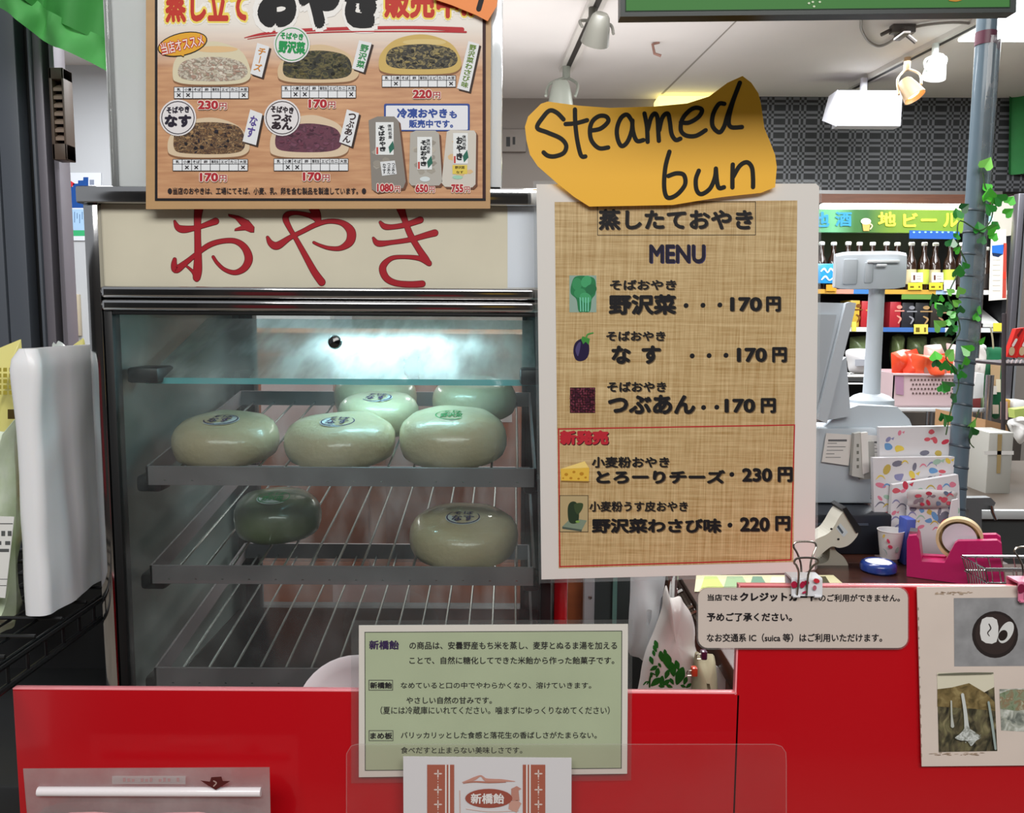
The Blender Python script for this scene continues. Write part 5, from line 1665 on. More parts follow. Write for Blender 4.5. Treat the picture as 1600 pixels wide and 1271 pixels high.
# monitor, seen from behind and the side
mb = MB(M_till)
Ym = Yk - .06
pm = lambda u, v: U(u, v, Ym)
mb.prism([pm(u, v) for u, v in ((1338, 474), (1334, 492), (1292, 662), (1283, 658), (1276, 655), (1322, 474), (1328, 472))], (0, .012, 0))
mb.prism([pm(u, v) + Vector((0, .012, 0)) for u, v in ((1338, 474), (1292, 662), (1180, 656), (1180, 470))], (0, .03, 0))
mon = mb.build('monitor_shell', tl)
mb = MB(M_till2); mb.prism([pm(u, v) + Vector((0, .011, 0)) for u, v in ((1310, 492), (1280, 630), (1180, 630), (1180, 490))], (0, -.003, 0)); mb.build('monitor_back', mon)
mb = MB(M_till); mb.prism([pm(u, v) + Vector((0, .045, 0)) for u, v in ((1338, 560), (1345, 655), (1290, 665), (1290, 600))], (0, .03, 0)); mb.build('monitor_arm', tl)
# slips hanging on the till
for (pts, nm, Ys_) in (([(1291, 677), (1332, 680), (1326, 728), (1284, 722)], 'white printed slip hanging leftmost on the cash register front', Yk - .016),
                       ([(1356, 680), (1385, 682), (1385, 716), (1352, 715)], 'pale slip hanging rightmost on the cash register front', Yk - .014)):
    s = Sheet(Ys_); t = thing('paper_slip', nm, 'paper', s.p(*pts[3]))
    mb = MB(); s.slab(mb, pts, .001, M_paper); mb.build('sheet', t)
    mb = MB(); x, y = pts[0]
    for i, w in enumerate((30, 14, 28, 24, 10, 20)): s.rect(mb, x + 3 - i * .8, y + 10 + i * 5.5, x + 3 + w * (pts[1][0] - x) / 42, y + (13.2 if i == 0 else 11) + i * 5.5, 1, ink('#6a6a6c'))
    mb.build('print', t)
t = thing('slip_bundle', 'bundle of folded white slips hanging between the two printed slips', 'paper', U(1350, 748, Yk - .03)); s = Sheet(Yk - .03)
mb = MB(); s.slab(mb, [(1335, 678), (1346, 676), (1350, 748), (1331, 744)], .012, mat('slip_grey', '#c4c3bd', .6)); s.slab(mb, [(1345, 677), (1356, 676), (1358, 738), (1348, 742)], .01, M_paper, L=12); s.slab(mb, [(1354, 690), (1366, 690), (1368, 748), (1344, 750)], .01, mat('slip_grey2', '#a9a8a2', .6), L=-30); mb.build('sheets', t)
mb = MB()
for i in range(4): s.rect(mb, 1338.5, 694 + i * 11, 1342, 699 + i * 11, 1, ink('#77776f'))
mb.build('print', t)

# hand scanner on its stand
sc = thing('hand_scanner', 'cream hand scanner with black head leaning on a stand', 'scanner', UH(1300, 893, zc))
Yz = UH(1300, 885, zc).y
s = Sheet(Yz)
M_cream = mat('scanner_cream', '#d5d3c6', .4, coat=.2)
mb = MB(M_cream)
body = smooth_loop([(1255, 860), (1268, 843), (1290, 832), (1300, 820), (1308, 806), (1316, 798), (1328, 812), (1337, 828), (1334, 838), (1322, 850), (1308, 854), (1296, 852), (1282, 862), (1262, 878)], 4)
mb.prism([s.p(x, y) + Vector((0, -.01, 0)) for x, y in body][::-1], (0, .045, 0)); mb.build('body', sc)
mb = MB(M_dark); mb.prism([s.p(x, y) + Vector((0, -.014, 0)) for x, y in ((1311, 793), (1317, 790), (1340, 822), (1339, 829), (1333, 830))][::-1], (0, .053, 0)); mb.build('window_hood', sc)
mb = MB(mat('scanner_base', '#a8a597', .45)); 
mb.prism([s.p(x, y) + Vector((0, .004, 0)) for x, y in smooth_loop([(1297, 842), (1302, 848), (1308, 862), (1320, 872), (1327, 886), (1322, 893), (1270, 894), (1270, 886), (1292, 880), (1298, 868)], 4)][::-1], (0, .05, 0)); mb.build('stand', sc)
sz = Sheet(Yz - .0105); mb = MB(); sz.poly(mb, [(1306, 826), (1313, 818), (1325, 832), (1318, 840)], 1, mat('scanner_label', '#cfdae0', .4)); sz.poly(mb, [(1308, 824), (1310, 821), (1318, 832), (1316, 835)], 2, ink('#55606a'))
sz.ell(mb, 1299, 827, 2, 1.6, 2, ink('#2a2a2a')); sz.ell(mb, 1310, 843, 2, 1.6, 2, ink('#2a2a2a')); mb.build('label', sc)

# patterned paper bags, cup and navy box
rnd = random.Random(21)
FL = ['#e0849a', '#e8cf5c', '#6f9fd0', '#d8606c', '#8f90b8', '#c9b25c', '#a6c8b4', '#7c7c8c', '#d04458']


def confetti(sh, mb, quad, n, seed, L0=1, size=(4.5, 9), cols=FL):
    """Little printed petals, birds and leaves scattered over a quadrilateral."""
    r = random.Random(seed)
    (ax, ay), (bx, by), (cx_, cy_), (dx_, dy_) = quad
    placed = []
    tries = 0
    while len(placed) < n and tries < 900:
        tries += 1
        f, g = r.uniform(.06, .94), r.uniform(.05, .95)
        x = (ax * (1 - f) + bx * f) * (1 - g) + (dx_ * (1 - f) + cx_ * f) * g
        y = (ay * (1 - f) + by * f) * (1 - g) + (dy_ * (1 - f) + cy_ * f) * g
        if any(math.hypot(x - p, y - q) < size[1] * .95 for p, q in placed): continue
        placed.append((x, y))
        k = r.random(); h = ink(r.choice(cols)); a = r.uniform(0, 180); z = r.uniform(*size)
        L = L0 + len(placed) * .02
        if k < .35: sh.ell(mb, x, y, z, z * r.uniform(.45, .7), L, h, rot=a, n=10)                       # petal
        elif k < .6: sh.poly(mb, smooth_loop([(x + z * r.uniform(.6, 1.2) * math.cos(j * 1.05 + a), y + z * r.uniform(.5, 1.0) * math.sin(j * 1.05 + a)) for j in range(6)], 3), L, h)   # blot
        elif k < .85: sh.brush(mb, [(x - z, y + z * .4, .8), (x - z * .2, y - z * .4, 2.6), (x + z * .5, y - z * .3, 2.0), (x + z, y + z * .3, .8)], L, h)   # stem
        else:
            sh.ell(mb, x, y, z * .8, z * .5, L, h, rot=a, n=10); sh.poly(mb, [(x + z * .6, y - z * .2), (x + z * 1.5, y - z * .6), (x + z * 1.2, y + z * .2)], L + .05, h)   # bird


M_pbag = mat('patterned_bag_paper', '#dedde0', .6)
Yb0 = 1.455
for i, (pts, dy, nm, n, seed) in enumerate((
        ([(1374, 668), (1486, 666), (1490, 722), (1494, 870), (1376, 870)], .05, 'tallest floral paper bag, at the back of the bag stack', 42, 1),
        ([(1364, 716), (1492, 714), (1496, 745), (1500, 880), (1366, 880)], .035, 'wide floral paper bag second from the back of the stack', 54, 2),
        ([(1395, 758), (1497, 742), (1499, 762), (1500, 880), (1386, 880)], .02, 'floral paper bag with folded pale top, third in the stack', 34, 3),
        ([(1421, 792), (1492, 793), (1489, 832), (1480, 870), (1418, 870)], .0, 'small floral paper bag at the front of the stack', 20, 4))):
    Yq = Yb0 + dy; s = Sheet(Yq, step=.0002)
    t = thing('floral_paper_bag', nm, 'paper bag', s.p(1430, 870), 'floral paper bags on the counter')
    P = [s.p(x, y) for x, y in pts]; P = [Vector((p.x, p.y, max(p.z, zc + .001))) for p in P]
    mb = MB(M_pbag); mb.prism(P[::-1], (0, .011, 0)); mb.build('bag', t)
    mb = MB(); q_ = [pts[0], pts[1], (pts[1][0] + 5, min(pts[3][1], 830)), (pts[-1][0], min(pts[-1][1], 830))]
    confetti(s, mb, q_, n, seed); mb.build('floral_print', t)
t = thing('folded_floral_bag', 'grey-toned folded floral bag lying across the front bag', 'paper bag', U(1460, 792, Yb0 - .006)); s = Sheet(Yb0 - .014)
mb = MB(mat('folded_bag_paper', '#b9b4b4', .6)); mb.puff([(1423, 766), (1490, 768), (1494, 778), (1490, 792), (1424, 793), (1419, 782)], Yb0 - .008, .006, .006, seed=3); mb.build('bag', t)
mb = MB(); confetti(s, mb, [(1424, 768), (1490, 770), (1490, 790), (1424, 790)], 14, 8, size=(3, 6), cols=['#b83c50', '#6a7890', '#c85464', '#8a7c84']); mb.build('floral_print', t)
t = thing('tall_clip_card', 'slim patterned card slipped beside the tape roll', 'card', U(1490, 842, Yb0 - .01)); s = Sheet(Yb0 - .02)
mb = MB(); s.slab(mb, [(1488, 782), (1497, 780), (1497, 836), (1478, 838)], .003, M_pbag); mb.build('card', t)
mb = MB(); s.poly(mb, [(1489, 812), (1495, 808), (1495, 834), (1483, 836)], 1, ink('#a84a5c')); mb.build('print', t)
t = thing('navy_marker_box', 'slim upright navy blue box left of the tape dispenser', 'box', UH(1420, 890, zc))
Yq = 1.405; a, b_ = U(1413, 880, Yq), U(1432, 812, Yq)
MB(mat('navy_card', '#4356a8', .5)).box((a.x, Yq, zc), (b_.x, Yq + .03, b_.z), .002).build('box', t)
t = thing('floral_paper_cup', 'small floral paper cup standing in front of the paper bags', 'cup', UH(1390, 880, zc))
Yq = 1.425; q = U(1390, 871, Yq); h = U(1390, 828, Yq).z - q.z; k = Yq / F
mb = MB(mat('cup_paper', '#d9d6d4', .5)); mb.lathe(q, [(14.5 * k, 0), (20 * k, h * .97), (21 * k, h * .98), (21 * k, h), (19.5 * k, h), (14 * k, .004)], 28); mb.build('cup', t)
s = Sheet(Yq - .0205, step=.0002); mb = MB(); s.ell(mb, 1388, 846, 4, 2, 1, ink('#c8405c'), rot=60); s.ell(mb, 1391, 855, 4, 2.6, 1.4, ink('#c8405c'), rot=20); s.ell(mb, 1402, 860, 2.5, 5, 1, ink('#9ab0a4'), rot=20); s.ell(mb, 1381, 838, 2, 3, 1, ink('#c9b25c'), rot=20); s.brush(mb, [(1380, 858, .8), (1384, 862, 1.6), (1386, 867, .8)], 1, ink('#8fa8a0')); mb.build('floral_print', t)
t = thing('cup_riser', 'dark brown block carrying the floral paper cup', 'block', UH(1390, 890, zc))
MB(mat('riser_brown', '#5c4c48', .6)).box((UX(1378, 880, 1.41), 1.408, zc), (UX(1402, 880, 1.41), 1.442, q.z - .0005), .001).build('block', t)

# striped pole with ivy
Yo = 1.50
px_ = UX(1512, 500, Yo)
pole = thing('striped_pole', 'slate blue pole wound with dark tape, standing on the counter right of the bags', 'pole', (px_, Yo, zc))
MB(mat('pole_blue', '#5f7380', .35, coat=.3, var=.15, vscale=6)).tube([(px_, Yo, zc), (px_, Yo, CEIL)], .0165, 20).build('shaft', pole)
mb = MB(mat('pole_tape', '#34414c', .4))
z0p, z1p = UZ(1510, 860, Yo), UZ(1510, 300, Yo)
nturn = 17; pts = []
for i in range(nturn):
    z = z0p + (z1p - z0p) * i / nturn
    loop = [(px_ + math.cos(a) * .0150, Yo + math.sin(a) * .0150, z + .006 * a / 6.283 - .004 * math.cos(a)) for a in [6.283 * j / 20 for j in range(21)]]
    MB(MATS['pole_tape']).tube(loop, .0030, 6).build('tape_ring', pole)
q = U(1530, 60, Yo); MB(mat('pole_band', '#5a2a3c', .4)).tube([(px_, Yo, q.z - .012), (px_, Yo, q.z + .010)], .0175, 20).build('red_band', pole)
mb = MB(clear('pole_film', '#eef6f8', haze=.15, noise_haze=.2, rough=.05)); mb.tube([(px_ + .004, Yo - .001, UZ(1510, 560, Yo)), (px_ + .006, Yo - .001, UZ(1510, 60, Yo))], .0178, 16, caps=False); mb.build('film_wrap', pole)

iv = thing('ivy_garland', 'artificial ivy garland with bright green leaves winding up the striped pole', 'garland', (px_, Yo - .02, UZ(1510, 690, Yo)))
rnd = random.Random(11)
stem = [(1478, 680), (1486, 640), (1498, 600), (1490, 575), (1478, 560), (1486, 540), (1500, 515), (1490, 480), (1482, 462), (1496, 430), (1510, 415), (1500, 390), (1496, 370), (1500, 345), (1530, 360), (1548, 345), (1550, 318), (1540, 295), (1536, 270)]
mb = MB(mat('ivy_stem', '#3c5a34', .6)); mb.tube([U(u, v, Yo - .025) for u, v in crom(stem, 4)], .0012, 6)
mb.tube([U(u, v, Yo - .015) for u, v in crom([(1530, 640), (1520, 670), (1515, 690), (1522, 700)], 4)], .001, 6); mb.build('stems', iv)
leaves = [(1502, 328), (1496, 340), (1493, 372), (1485, 385), (1492, 393), (1541, 313), (1545, 308), (1544, 296), (1551, 318), (1566, 315), (1575, 318), (1571, 335), (1549, 332), (1530, 362), (1544, 360), (1553, 355), (1550, 374), (1533, 380), (1495, 430), (1508, 420), (1457, 472), (1487, 459), (1480, 480), (1474, 488), (1484, 494), (1492, 503), (1500, 488), (1498, 475), (1479, 508), (1470, 512), (1488, 515), (1482, 522), (1463, 562), (1480, 558), (1462, 572), (1476, 577), (1488, 583), (1500, 578), (1503, 590), (1471, 612), (1486, 605), (1487, 624), (1527, 487), (1524, 500), (1516, 550), (1530, 535), (1515, 666), (1520, 680), (1474, 655), (1480, 660), (1538, 262), (1469, 470), (1500, 460), (1467, 481), (1506, 570)]
cols = [mat('ivy_bright', '#4fc23a', .35, coat=.4), mat('ivy_mid', '#2f8f36', .35, coat=.4), mat('ivy_dark', '#1f6630', .35, coat=.4), mat('ivy_light', '#86d860', .35, coat=.4)]
mb = MB()
for u, v in leaves:
    c = U(u, v, Yo - .026 + rnd.uniform(-.012, .006))
    z = rnd.uniform(.009, .0155); a = rnd.uniform(-2.6, -.5)
    M = Matrix.Rotation(rnd.uniform(-.6, .6), 3, 'Z') @ Matrix.Rotation(rnd.uniform(-.5, .5), 3, 'X') @ Matrix.Rotation(a, 3, 'Y')
    pts = [(0, 0), (.25, .55), (.05, .9), (-.35, 1.0), (-1.3, 0), (-.35, -1.0), (.05, -.9), (.25, -.55)]
    pts = [(-x, y) for x, y in pts]
    vs = [c + M @ Vector((x * z, -abs(y) * z * .25, y * z * .8)) for x, y in pts]
    mb.m(rnd.choice(cols[:2] + cols[:3] + cols[3:])).add(vs, [[0, 1, 2, 3, 4], [0, 4, 5, 6, 7]])
mb.build('foliage', iv)

# ================================================================== FAR SHELVES
Yf = 4.3
XF = lambda u, v=420: UX(u, v, Yf)
ZF = lambda v, u=1430: UZ(u, v, Yf)
gd = thing('display_shelves', 'black shop shelving with lit top against the far wall', 'shelving', (XF(1420), 4.5, 0))
x0, x1 = XF(1120), XF(1582)
M_shelf_b = mat('shelf_black', '#15161a', .5)
MB(M_shelf_b).box((x0, 4.72, 0), (x1, 4.75, ZF(318))).build('back_panel', gd)
MB(M_shelf_b).box((x0, Yf + .1, ZF(330)), (x1, 4.73, ZF(326))).build('top_board', gd)
for x in (x0, x1 - .03): MB(M_shelf_b).box((x, Yf + .02, 0), (x + .03, 4.73, ZF(318))).build('side_panel', gd)
for v, segs in ((453, [(1120, 1308, '#c8983c'), (1308, 1335, '#d0907c'), (1335, 1373, '#3f78b8'), (1373, 1464, '#c0963c'), (1464, 1480, '#9fb8d8'), (1480, 1582, '#dfe2e2')]),
                (512, [(1120, 1368, '#e4e6e6'), (1368, 1482, '#3f68a8'), (1482, 1582, '#d4d8d8')]), (590, [(1120, 1582, '#3a3a3a')]), (680, [(1120, 1582, '#3a3a3a')])):
    sf = MB(M_shelf_b).box((x0, Yf, ZF(v + 8)), (x1, 4.72, ZF(v))).build('shelf', gd)
    mb = MB()
    for a, b_, h in segs: mb.m(mat('strip_' + h[1:], h, .4)).box((XF(a), Yf - .004, ZF(v + 7)), (XF(b_), Yf, ZF(v)))
    mb.build('price_strip', sf)
MB(mat('green_strip', '#5f8a3c', .5)).box((XF(1411), Yf - .003, ZF(468)), (XF(1466), Yf + .002, ZF(460))).build('green_strip', gd)
MB(mat('tube_light', '#fff8e2', .5, emit=4.5)).box((XF(1283), Yf + .02, ZF(326)), (XF(1530), Yf + .07, ZF(317)), .008).build('light_tube', gd)
area('shelf_light', (XF(1400), Yf + .08, ZF(330) - .02), (-25, 0, 0), 1.0, .06, 4, (1, .98, .92))
MB(mat('light_end_panel', '#f4f8f4', .5, emit=1.4)).box((XF(1499), Yf + .01, ZF(362)), (XF(1516), Yf + .03, ZF(326))).build('lit_end_panel', gd)

# lit green header sign
hs = thing('sake_sign', 'lit green sign with blue and yellow lettering over the bottle shelf', 'sign', (XF(1390), Yf, ZF(366)))


def lit_print():
    m = bpy.data.materials.new('lit_green_print')
    m.use_nodes = True
    nt = m.node_tree; b = nt.nodes['Principled BSDF']
    tc = nt.nodes.new('ShaderNodeTexCoord'); sp = nt.nodes.new('ShaderNodeSeparateXYZ'); nt.links.new(tc.outputs['Generated'], sp.inputs[0])
    cr = nt.nodes.new('ShaderNodeValToRGB'); e = cr.color_ramp.elements
    e[0].position, e[0].color = 0, lin('#4c9468')
    e[1].position, e[1].color = 1, lin('#6b9026')
    for p, h in ((.18, '#62a878'), (.30, '#2f6428'), (.38, '#2c5c24'), (.52, '#648424'), (.75, '#709028')):
        n = e.new(p); n.color = lin(h)
    nt.links.new(sp.outputs['X'], cr.inputs[0]); nt.links.new(cr.outputs[0], b.inputs['Base Color']); nt.links.new(cr.outputs[0], b.inputs['Emission Color'])
    b.inputs['Emission Strength'].default_value = .12
    return m


MB(lit_print()).box((XF(1258), Yf - .004, ZF(364)), (XF(1502), Yf + .03, ZF(328))).build('panel', hs)
s = Sheet(Yf - .008, step=.001)
mb = MB()
for t, b in (('地', (1262, 331, 1296, 355)), ('酒', (1305, 331, 1331, 354))): s.text(mb, t, *b, 1, ink('#3a8fc0'), .03)
mb.build('blue_lettering', hs)
mb = MB()
M_yel = mat('lit_yellow', '#f4f03c', .5, emit=.5)
for t, b in (('地', (1372, 331, 1400, 354)), ('ビ', (1411, 333, 1434, 355)), ('ー', (1439, 342, 1464, 346)), ('ル', (1474, 333, 1497, 355))): s.text(mb, t, *b, 1, M_yel, .03)
mb.build('yellow_lettering', hs)
mb = MB(); s.poly(mb, [(1347, 348), (1360, 348), (1358, 361), (1349, 361)], 1, ink('#d8a45c')); s.ell(mb, 1353, 346, 8, 5, 1.5, ink('#e8e0c8')); s.brush(mb, [(1360, 350, 2), (1363, 353, 2), (1360, 358, 2)], 1, ink('#d8c8a0')); mb.build('beer_mug_picture', hs)
t = thing('blue_shelf_sign', 'small blue strip sign below the yellow lettering of the lit sign', 'sign', (XF(1460), Yf, ZF(374)))
s = Sheet(Yf - .006, step=.001); mb = MB(); s.slab(mb, [(1421, 360), (1499, 362), (1499, 374), (1421, 373)], .004, ink('#2c5aa8')); mb.build('board', t)
mb = MB()
for i in range(8): s.ell(mb, 1428 + i * 9, 363, 2, 1.4, 1, ink('#8fc0c8'), n=8)
mb.build('dots', t)

# bottles
ordn = ['first', 'second', 'third', 'fourth', 'fifth', 'sixth', 'seventh', 'eighth', 'ninth', 'tenth', 'eleventh', 'twelfth', 'thirteenth']
zs = ZF(453)
Hb = ZF(379) - zs
kx = Yf / F
bprof = [(0, 0), (8.6 * kx, 0), (9 * kx, .01), (9 * kx, .13), (7.5 * kx, .155), (4 * kx, .18), (3.6 * kx, Hb - .004), (0, Hb - .004)]
bt = thing('beer_bottle', '', 'bottle', (XF(1289), Yf + .06, zs), 'white-capped bottles on the lit shelf')
q = (XF(1289), Yf + .06, zs)
MB(mat('bottle_brown', '#2a170d', .12, coat=.8)).lathe(q, bprof, 16).build('glass', bt)
MB(mat('cap_white', '#f2f4ee', .4)).lathe((q[0], q[1], zs + Hb - .012), [(3.9 * kx, 0), (4.6 * kx, .004), (4.6 * kx, .014), (3.5 * kx, .018), (0, .018)], 12).build('cap', bt)
lab_h = ['#2c2622', '#c9cf4a', '#c9cf4a', '#b8a88c']
lb0 = MB(mat('bottle_label_dark', '#2b2522', .5)).lathe((q[0], q[1], zs + .03), [(9.15 * kx, 0), (9.15 * kx, .075)], 16).build('label', bt)
for i in range(12):
    o = bt if i == 0 else copy_tree(bt)
    u = 1289 + i * 20.2
    o.location = (XF(u), Yf + .06 + .012 * math.sin(i * 2.3), zs)
    o['label'] = f'{ordn[i]} white-capped dark bottle from the left under the lit sign'
    if i in (7, 8, 9, 10):
        for ch in o.children:
            if ch.name.startswith('label'):
                ch.data = ch.data.copy(); ch.data.materials.clear(); ch.data.materials.append(mat('bottle_label_%d' % (i % 2), ('#b9c648', '#c8bb94')[i % 2], .5))
for u, lab in ((1553, 'dark bottle just right of the striped pole'), (1568, 'dark bottle behind the hanging paper banner')):
    o = copy_tree(bt); o.location = (XF(u), Yf + .08, zs - .02); o['label'] = lab

# tags and cards on the strip
for (a, c, b_, d, h, y, lab, w2) in ((1419, 442, 1441, 453, '#e8d83a', .012, 'yellow price tag under the left white card on the bottle shelf', 1), (1452, 442, 1473, 453, '#e8d83a', .012, 'yellow price tag under the right white card on the bottle shelf', 1),
                                    (1424, 426, 1442, 441, '#ebe6de', .010, 'left white picture card in front of the bottles', 2), (1456, 426, 1474, 441, '#ebe6de', .010, 'right white picture card in front of the bottles', 2),
                                    (1475, 438, 1493, 455, '#d9cfe0', .014, 'pale lavender card at the end of the bottle shelf', 3), (1291, 445, 1307, 455, '#d9952c', .014, 'orange tag at the left end of the bottle shelf', 0),
                                    (1428, 507, 1450, 522, '#d8c85a', .012, 'yellow price tag hanging on the blue strip below the boxes', 1), (1552, 505, 1567, 518, '#e2d24a', .012, 'yellow price tag right of the pole on the lower shelf', 0),
                                    (1331, 503, 1338, 518, '#d8c85a', .012, 'small yellow tag at the left of the lower shelf', 0)):
    s = Sheet(Yf - y, step=.001)
    t = thing('price_tag', lab, 'price tag', s.p((a + b_) / 2, d))
    mb = MB(); s.slab(mb, [(a, c), (b_, c), (b_, d), (a, d)], .002, ink(h)); mb.build('card', t)
    mb = MB()
    if w2 == 1: s.rect(mb, a + 3, c + 5, a + 9, d - 3, 1, ink('#6a5a1c')); s.rect(mb, b_ - 6, c + 5, b_ - 3, d - 3, 1, ink('#6a5a1c'))
    elif w2 == 2: s.rect(mb, a + 3, c + 4, a + 6, d - 3, 1, ink('#5a3428')); s.rect(mb, a + 8, c + 5, b_ - 3, c + 7, 1, ink('#b0a8a0')); s.rect(mb, a + 8, c + 9, b_ - 3, c + 11, 1, ink('#b0a8a0'))
    if mb.v: mb.build('print', t)
t = thing('blue_drink_pack', 'bright blue drinks pack at the left end of the bottle shelf', 'drink pack', (XF(1292), Yf, zs))
MB(mat('pack_blue', '#2a95d8', .35, coat=.4)).box((XF(1270), Yf + .0, ZF(444)), (XF(1306), Yf + .04, ZF(413)), .003).build('pack', t)
s = Sheet(Yf - .002, step=.001); mb = MB(); s.brush(mb, [(1283, 424, 2), (1288, 420, 3), (1293, 426, 2), (1298, 420, 3), (1303, 425, 2)], 1, ink('#d8ecf4')); s.brush(mb, [(1284, 437, 2), (1290, 432, 3), (1296, 438, 2), (1303, 433, 2)], 1, ink('#d8ecf4')); mb.build('white_marks', t)

# boxes on the second shelf
z2 = ZF(512)
for a, b_, v, h, acc, lab in ((1334, 1349, 470, '#c9a83c', '#7a4a20', 'yellow box at the left of the second shelf'), (1352, 1370, 471, '#b3262c', '#d8a04a', 'red box left of the register pole on the second shelf'),
                              (1397, 1414, 472, '#a82630', '#d89080', 'red box right of the register pole on the second shelf'), (1416, 1434, 473, '#26262c', '#8a8a90', 'first black box beside the red box on the second shelf'),
                              (1437, 1458, 473, '#1e1e22', '#a8885c', 'wide black box in the middle of the second shelf'), (1462, 1480, 475, '#2c2622', '#9a7a5c', 'brown-black box behind the ivy on the second shelf')):
    t = thing('gift_box', lab, 'box', (XF((a + b_) / 2), Yf + .03, z2), 'boxes on the second shelf')
    MB(mat('giftbox_' + h[1:], h, .4, coat=.2)).box((XF(a), Yf + .02, z2), (XF(b_), Yf + .16, ZF(v)), .002).build('carton', t)
    s = Sheet(Yf + .019, step=.001); mb = MB(); w = b_ - a
    s.rect(mb, a + 1, v + 13, b_ - 1, v + 15, 1, ink(acc)); s.brush(mb, [(a + w * .3, v + 22, 2), (a + w * .6, v + 26, 3), (a + w * .4, v + 33, 2)], 1, ink(acc)); s.ell(mb, a + w * .5, v + 8, w * .25, 3, 1, ink(acc)); mb.build('print', t)
for a, b_, h, lab in ((1520, 1545, '#3c3c40', 'dark flat pack lying on the lower shelf right of the pole'), (1543, 1572, '#d8d8d4', 'black and white flat pack lying right of the dark pack')):
    t = thing('flat_pack', lab, 'pack', (XF((a + b_) / 2), Yf + .1, z2))
    p0, p1, p2, p3 = (XF(a), Yf + .02, z2 + .004), (XF(b_), Yf + .02, z2 + .004), (XF(b_) - .02, Yf + .2, z2 + .10), (XF(a) - .03, Yf + .2, z2 + .10)
    MB(mat('flat_' + h[1:], h, .3, coat=.4)).prism([p0, p1, p2, p3], (0, 0, .018)).build('wrapper', t)
# green snack bags on the third shelf
for a, b_, v0, v1, h, lab in ((1326, 1372, 524, 566, '#3f5a34', 'large dark green bag on the third shelf, left of the register pole'), (1392, 1414, 522, 566, '#4c5a2c', 'olive bag just right of the register pole on the third shelf'),
                              (1416, 1450, 524, 566, '#26301c', 'dark green bag in the middle of the third shelf'), (1452, 1490, 526, 566, '#2a2c26', 'blackish bag at the right of the third shelf')):
    t = thing('snack_bag', lab, 'snack bag', (XF((a + b_) / 2), Yf + .1, ZF(590)), 'bags on the third shelf')
    w = b_ - a
    mb = MB(mat('bag_' + h[1:], h, .3, coat=.5, var=.5, vscale=12, hex2='#8a9a6a')); mb.puff([(a + 2, v0 + 3), (a + w * .5, v0), (b_ - 2, v0 + 2), (b_, v1), (b_ - 2, 585), (a + w * .5, 585.5), (a + 1, 585), (a, v1)], Yf + .1, .05, .05, seed=a, crease=.04, sharp=True); mb.build('pouch', t)

# paper banners right of the pole
for pts, Y_, h, lab, extra in (([(1549, 362), (1572, 358), (1573, 468), (1545, 470)], 4.282, '#e2dcd2', 'tall white paper banner with blue top and red edge, right of the pole', 1),
                               ([(1530, 322), (1552, 320), (1552, 352), (1530, 356)], 4.285, '#dfe3e4', 'white card with pink top among the ivy right of the pole', 2),
                               ([(1553, 312), (1584, 306), (1580, 368), (1552, 372)], 4.29, '#bdb8ac', 'beige card hanging at the right end of the lit sign', 0)):
    s = Sheet(Y_, step=.001); t = thing('hanging_card', lab, 'card', s.p(*pts[3]))
    mb = MB(); s.slab(mb, pts, .002, ink(h)); mb.build('card', t)
    mb = MB()
    if extra == 1:
        s.poly(mb, [(1550, 384), (1569, 382), (1567, 398), (1560, 400), (1550, 396)], 1, ink('#2c6ac0')); s.poly(mb, [(1556, 372), (1562, 360), (1566, 372)], 1.5, ink('#f4f4f2')); s.poly(mb, [(1550, 395), (1567, 397), (1560, 402), (1551, 400)], 1.2, ink('#1c2c4c'))
        s.poly(mb, [(1568, 380), (1573, 380), (1572, 466), (1566, 466)], 1, ink('#b8483c')); s.rect(mb, 1567, 425, 1572, 436, 2, ink('#d83c2c'))
        for i in range(7): s.rect(mb, 1551, 406 + i * 8, 1563, 407 + i * 8, 1, ink('#b8b0a4'))
    elif extra == 2: s.rect(mb, 1532, 324, 1549, 332, 1, ink('#d87c88')); s.rect(mb, 1540, 338, 1550, 346, 1, ink('#8fc8d8'))
    if mb.v: mb.build('print', t)

# upright post and green curtain at the right edge
t = thing('shelf_post', 'tall chrome shelf post at the right edge', 'post', (UX(1592, 500, 3.6), 3.6, 0))
a, b_ = UX(1582, 450, 3.6), UX(1592, 450, 3.6)
MB(mat('post_grey', '#6c6a70', .3, metal=.7)).box((a, 3.6, 0), (b_, 3.64, UZ(1590, 302, 3.6)), .004).build('post', t)
MB(M_chrome).box((b_ + .004, 3.6, 0), (b_ + .014, 3.62, UZ(1590, 302, 3.6))).build('edge_strip', t)
t = thing('green_curtain', 'green cloth hanging from the ceiling at the right edge', 'curtain', U(1600, 275, 4.84))
mb = MB(mat('curtain_green', '#17702f', .7, var=.15)); vs, fs = [], []
for i in range(13):
    for j in range(2):
        p = U(1576 + i * 8, (272 if j else 170), 4.84); p.z = CEIL if not j else p.z
        vs.append(p + Vector((0, .03 * math.sin(i * 1.3), 0)))
    if i: fs.append([2 * i - 2, 2 * i - 1, 2 * i + 1, 2 * i])
mb.add(vs, fs, True).build('cloth', t)

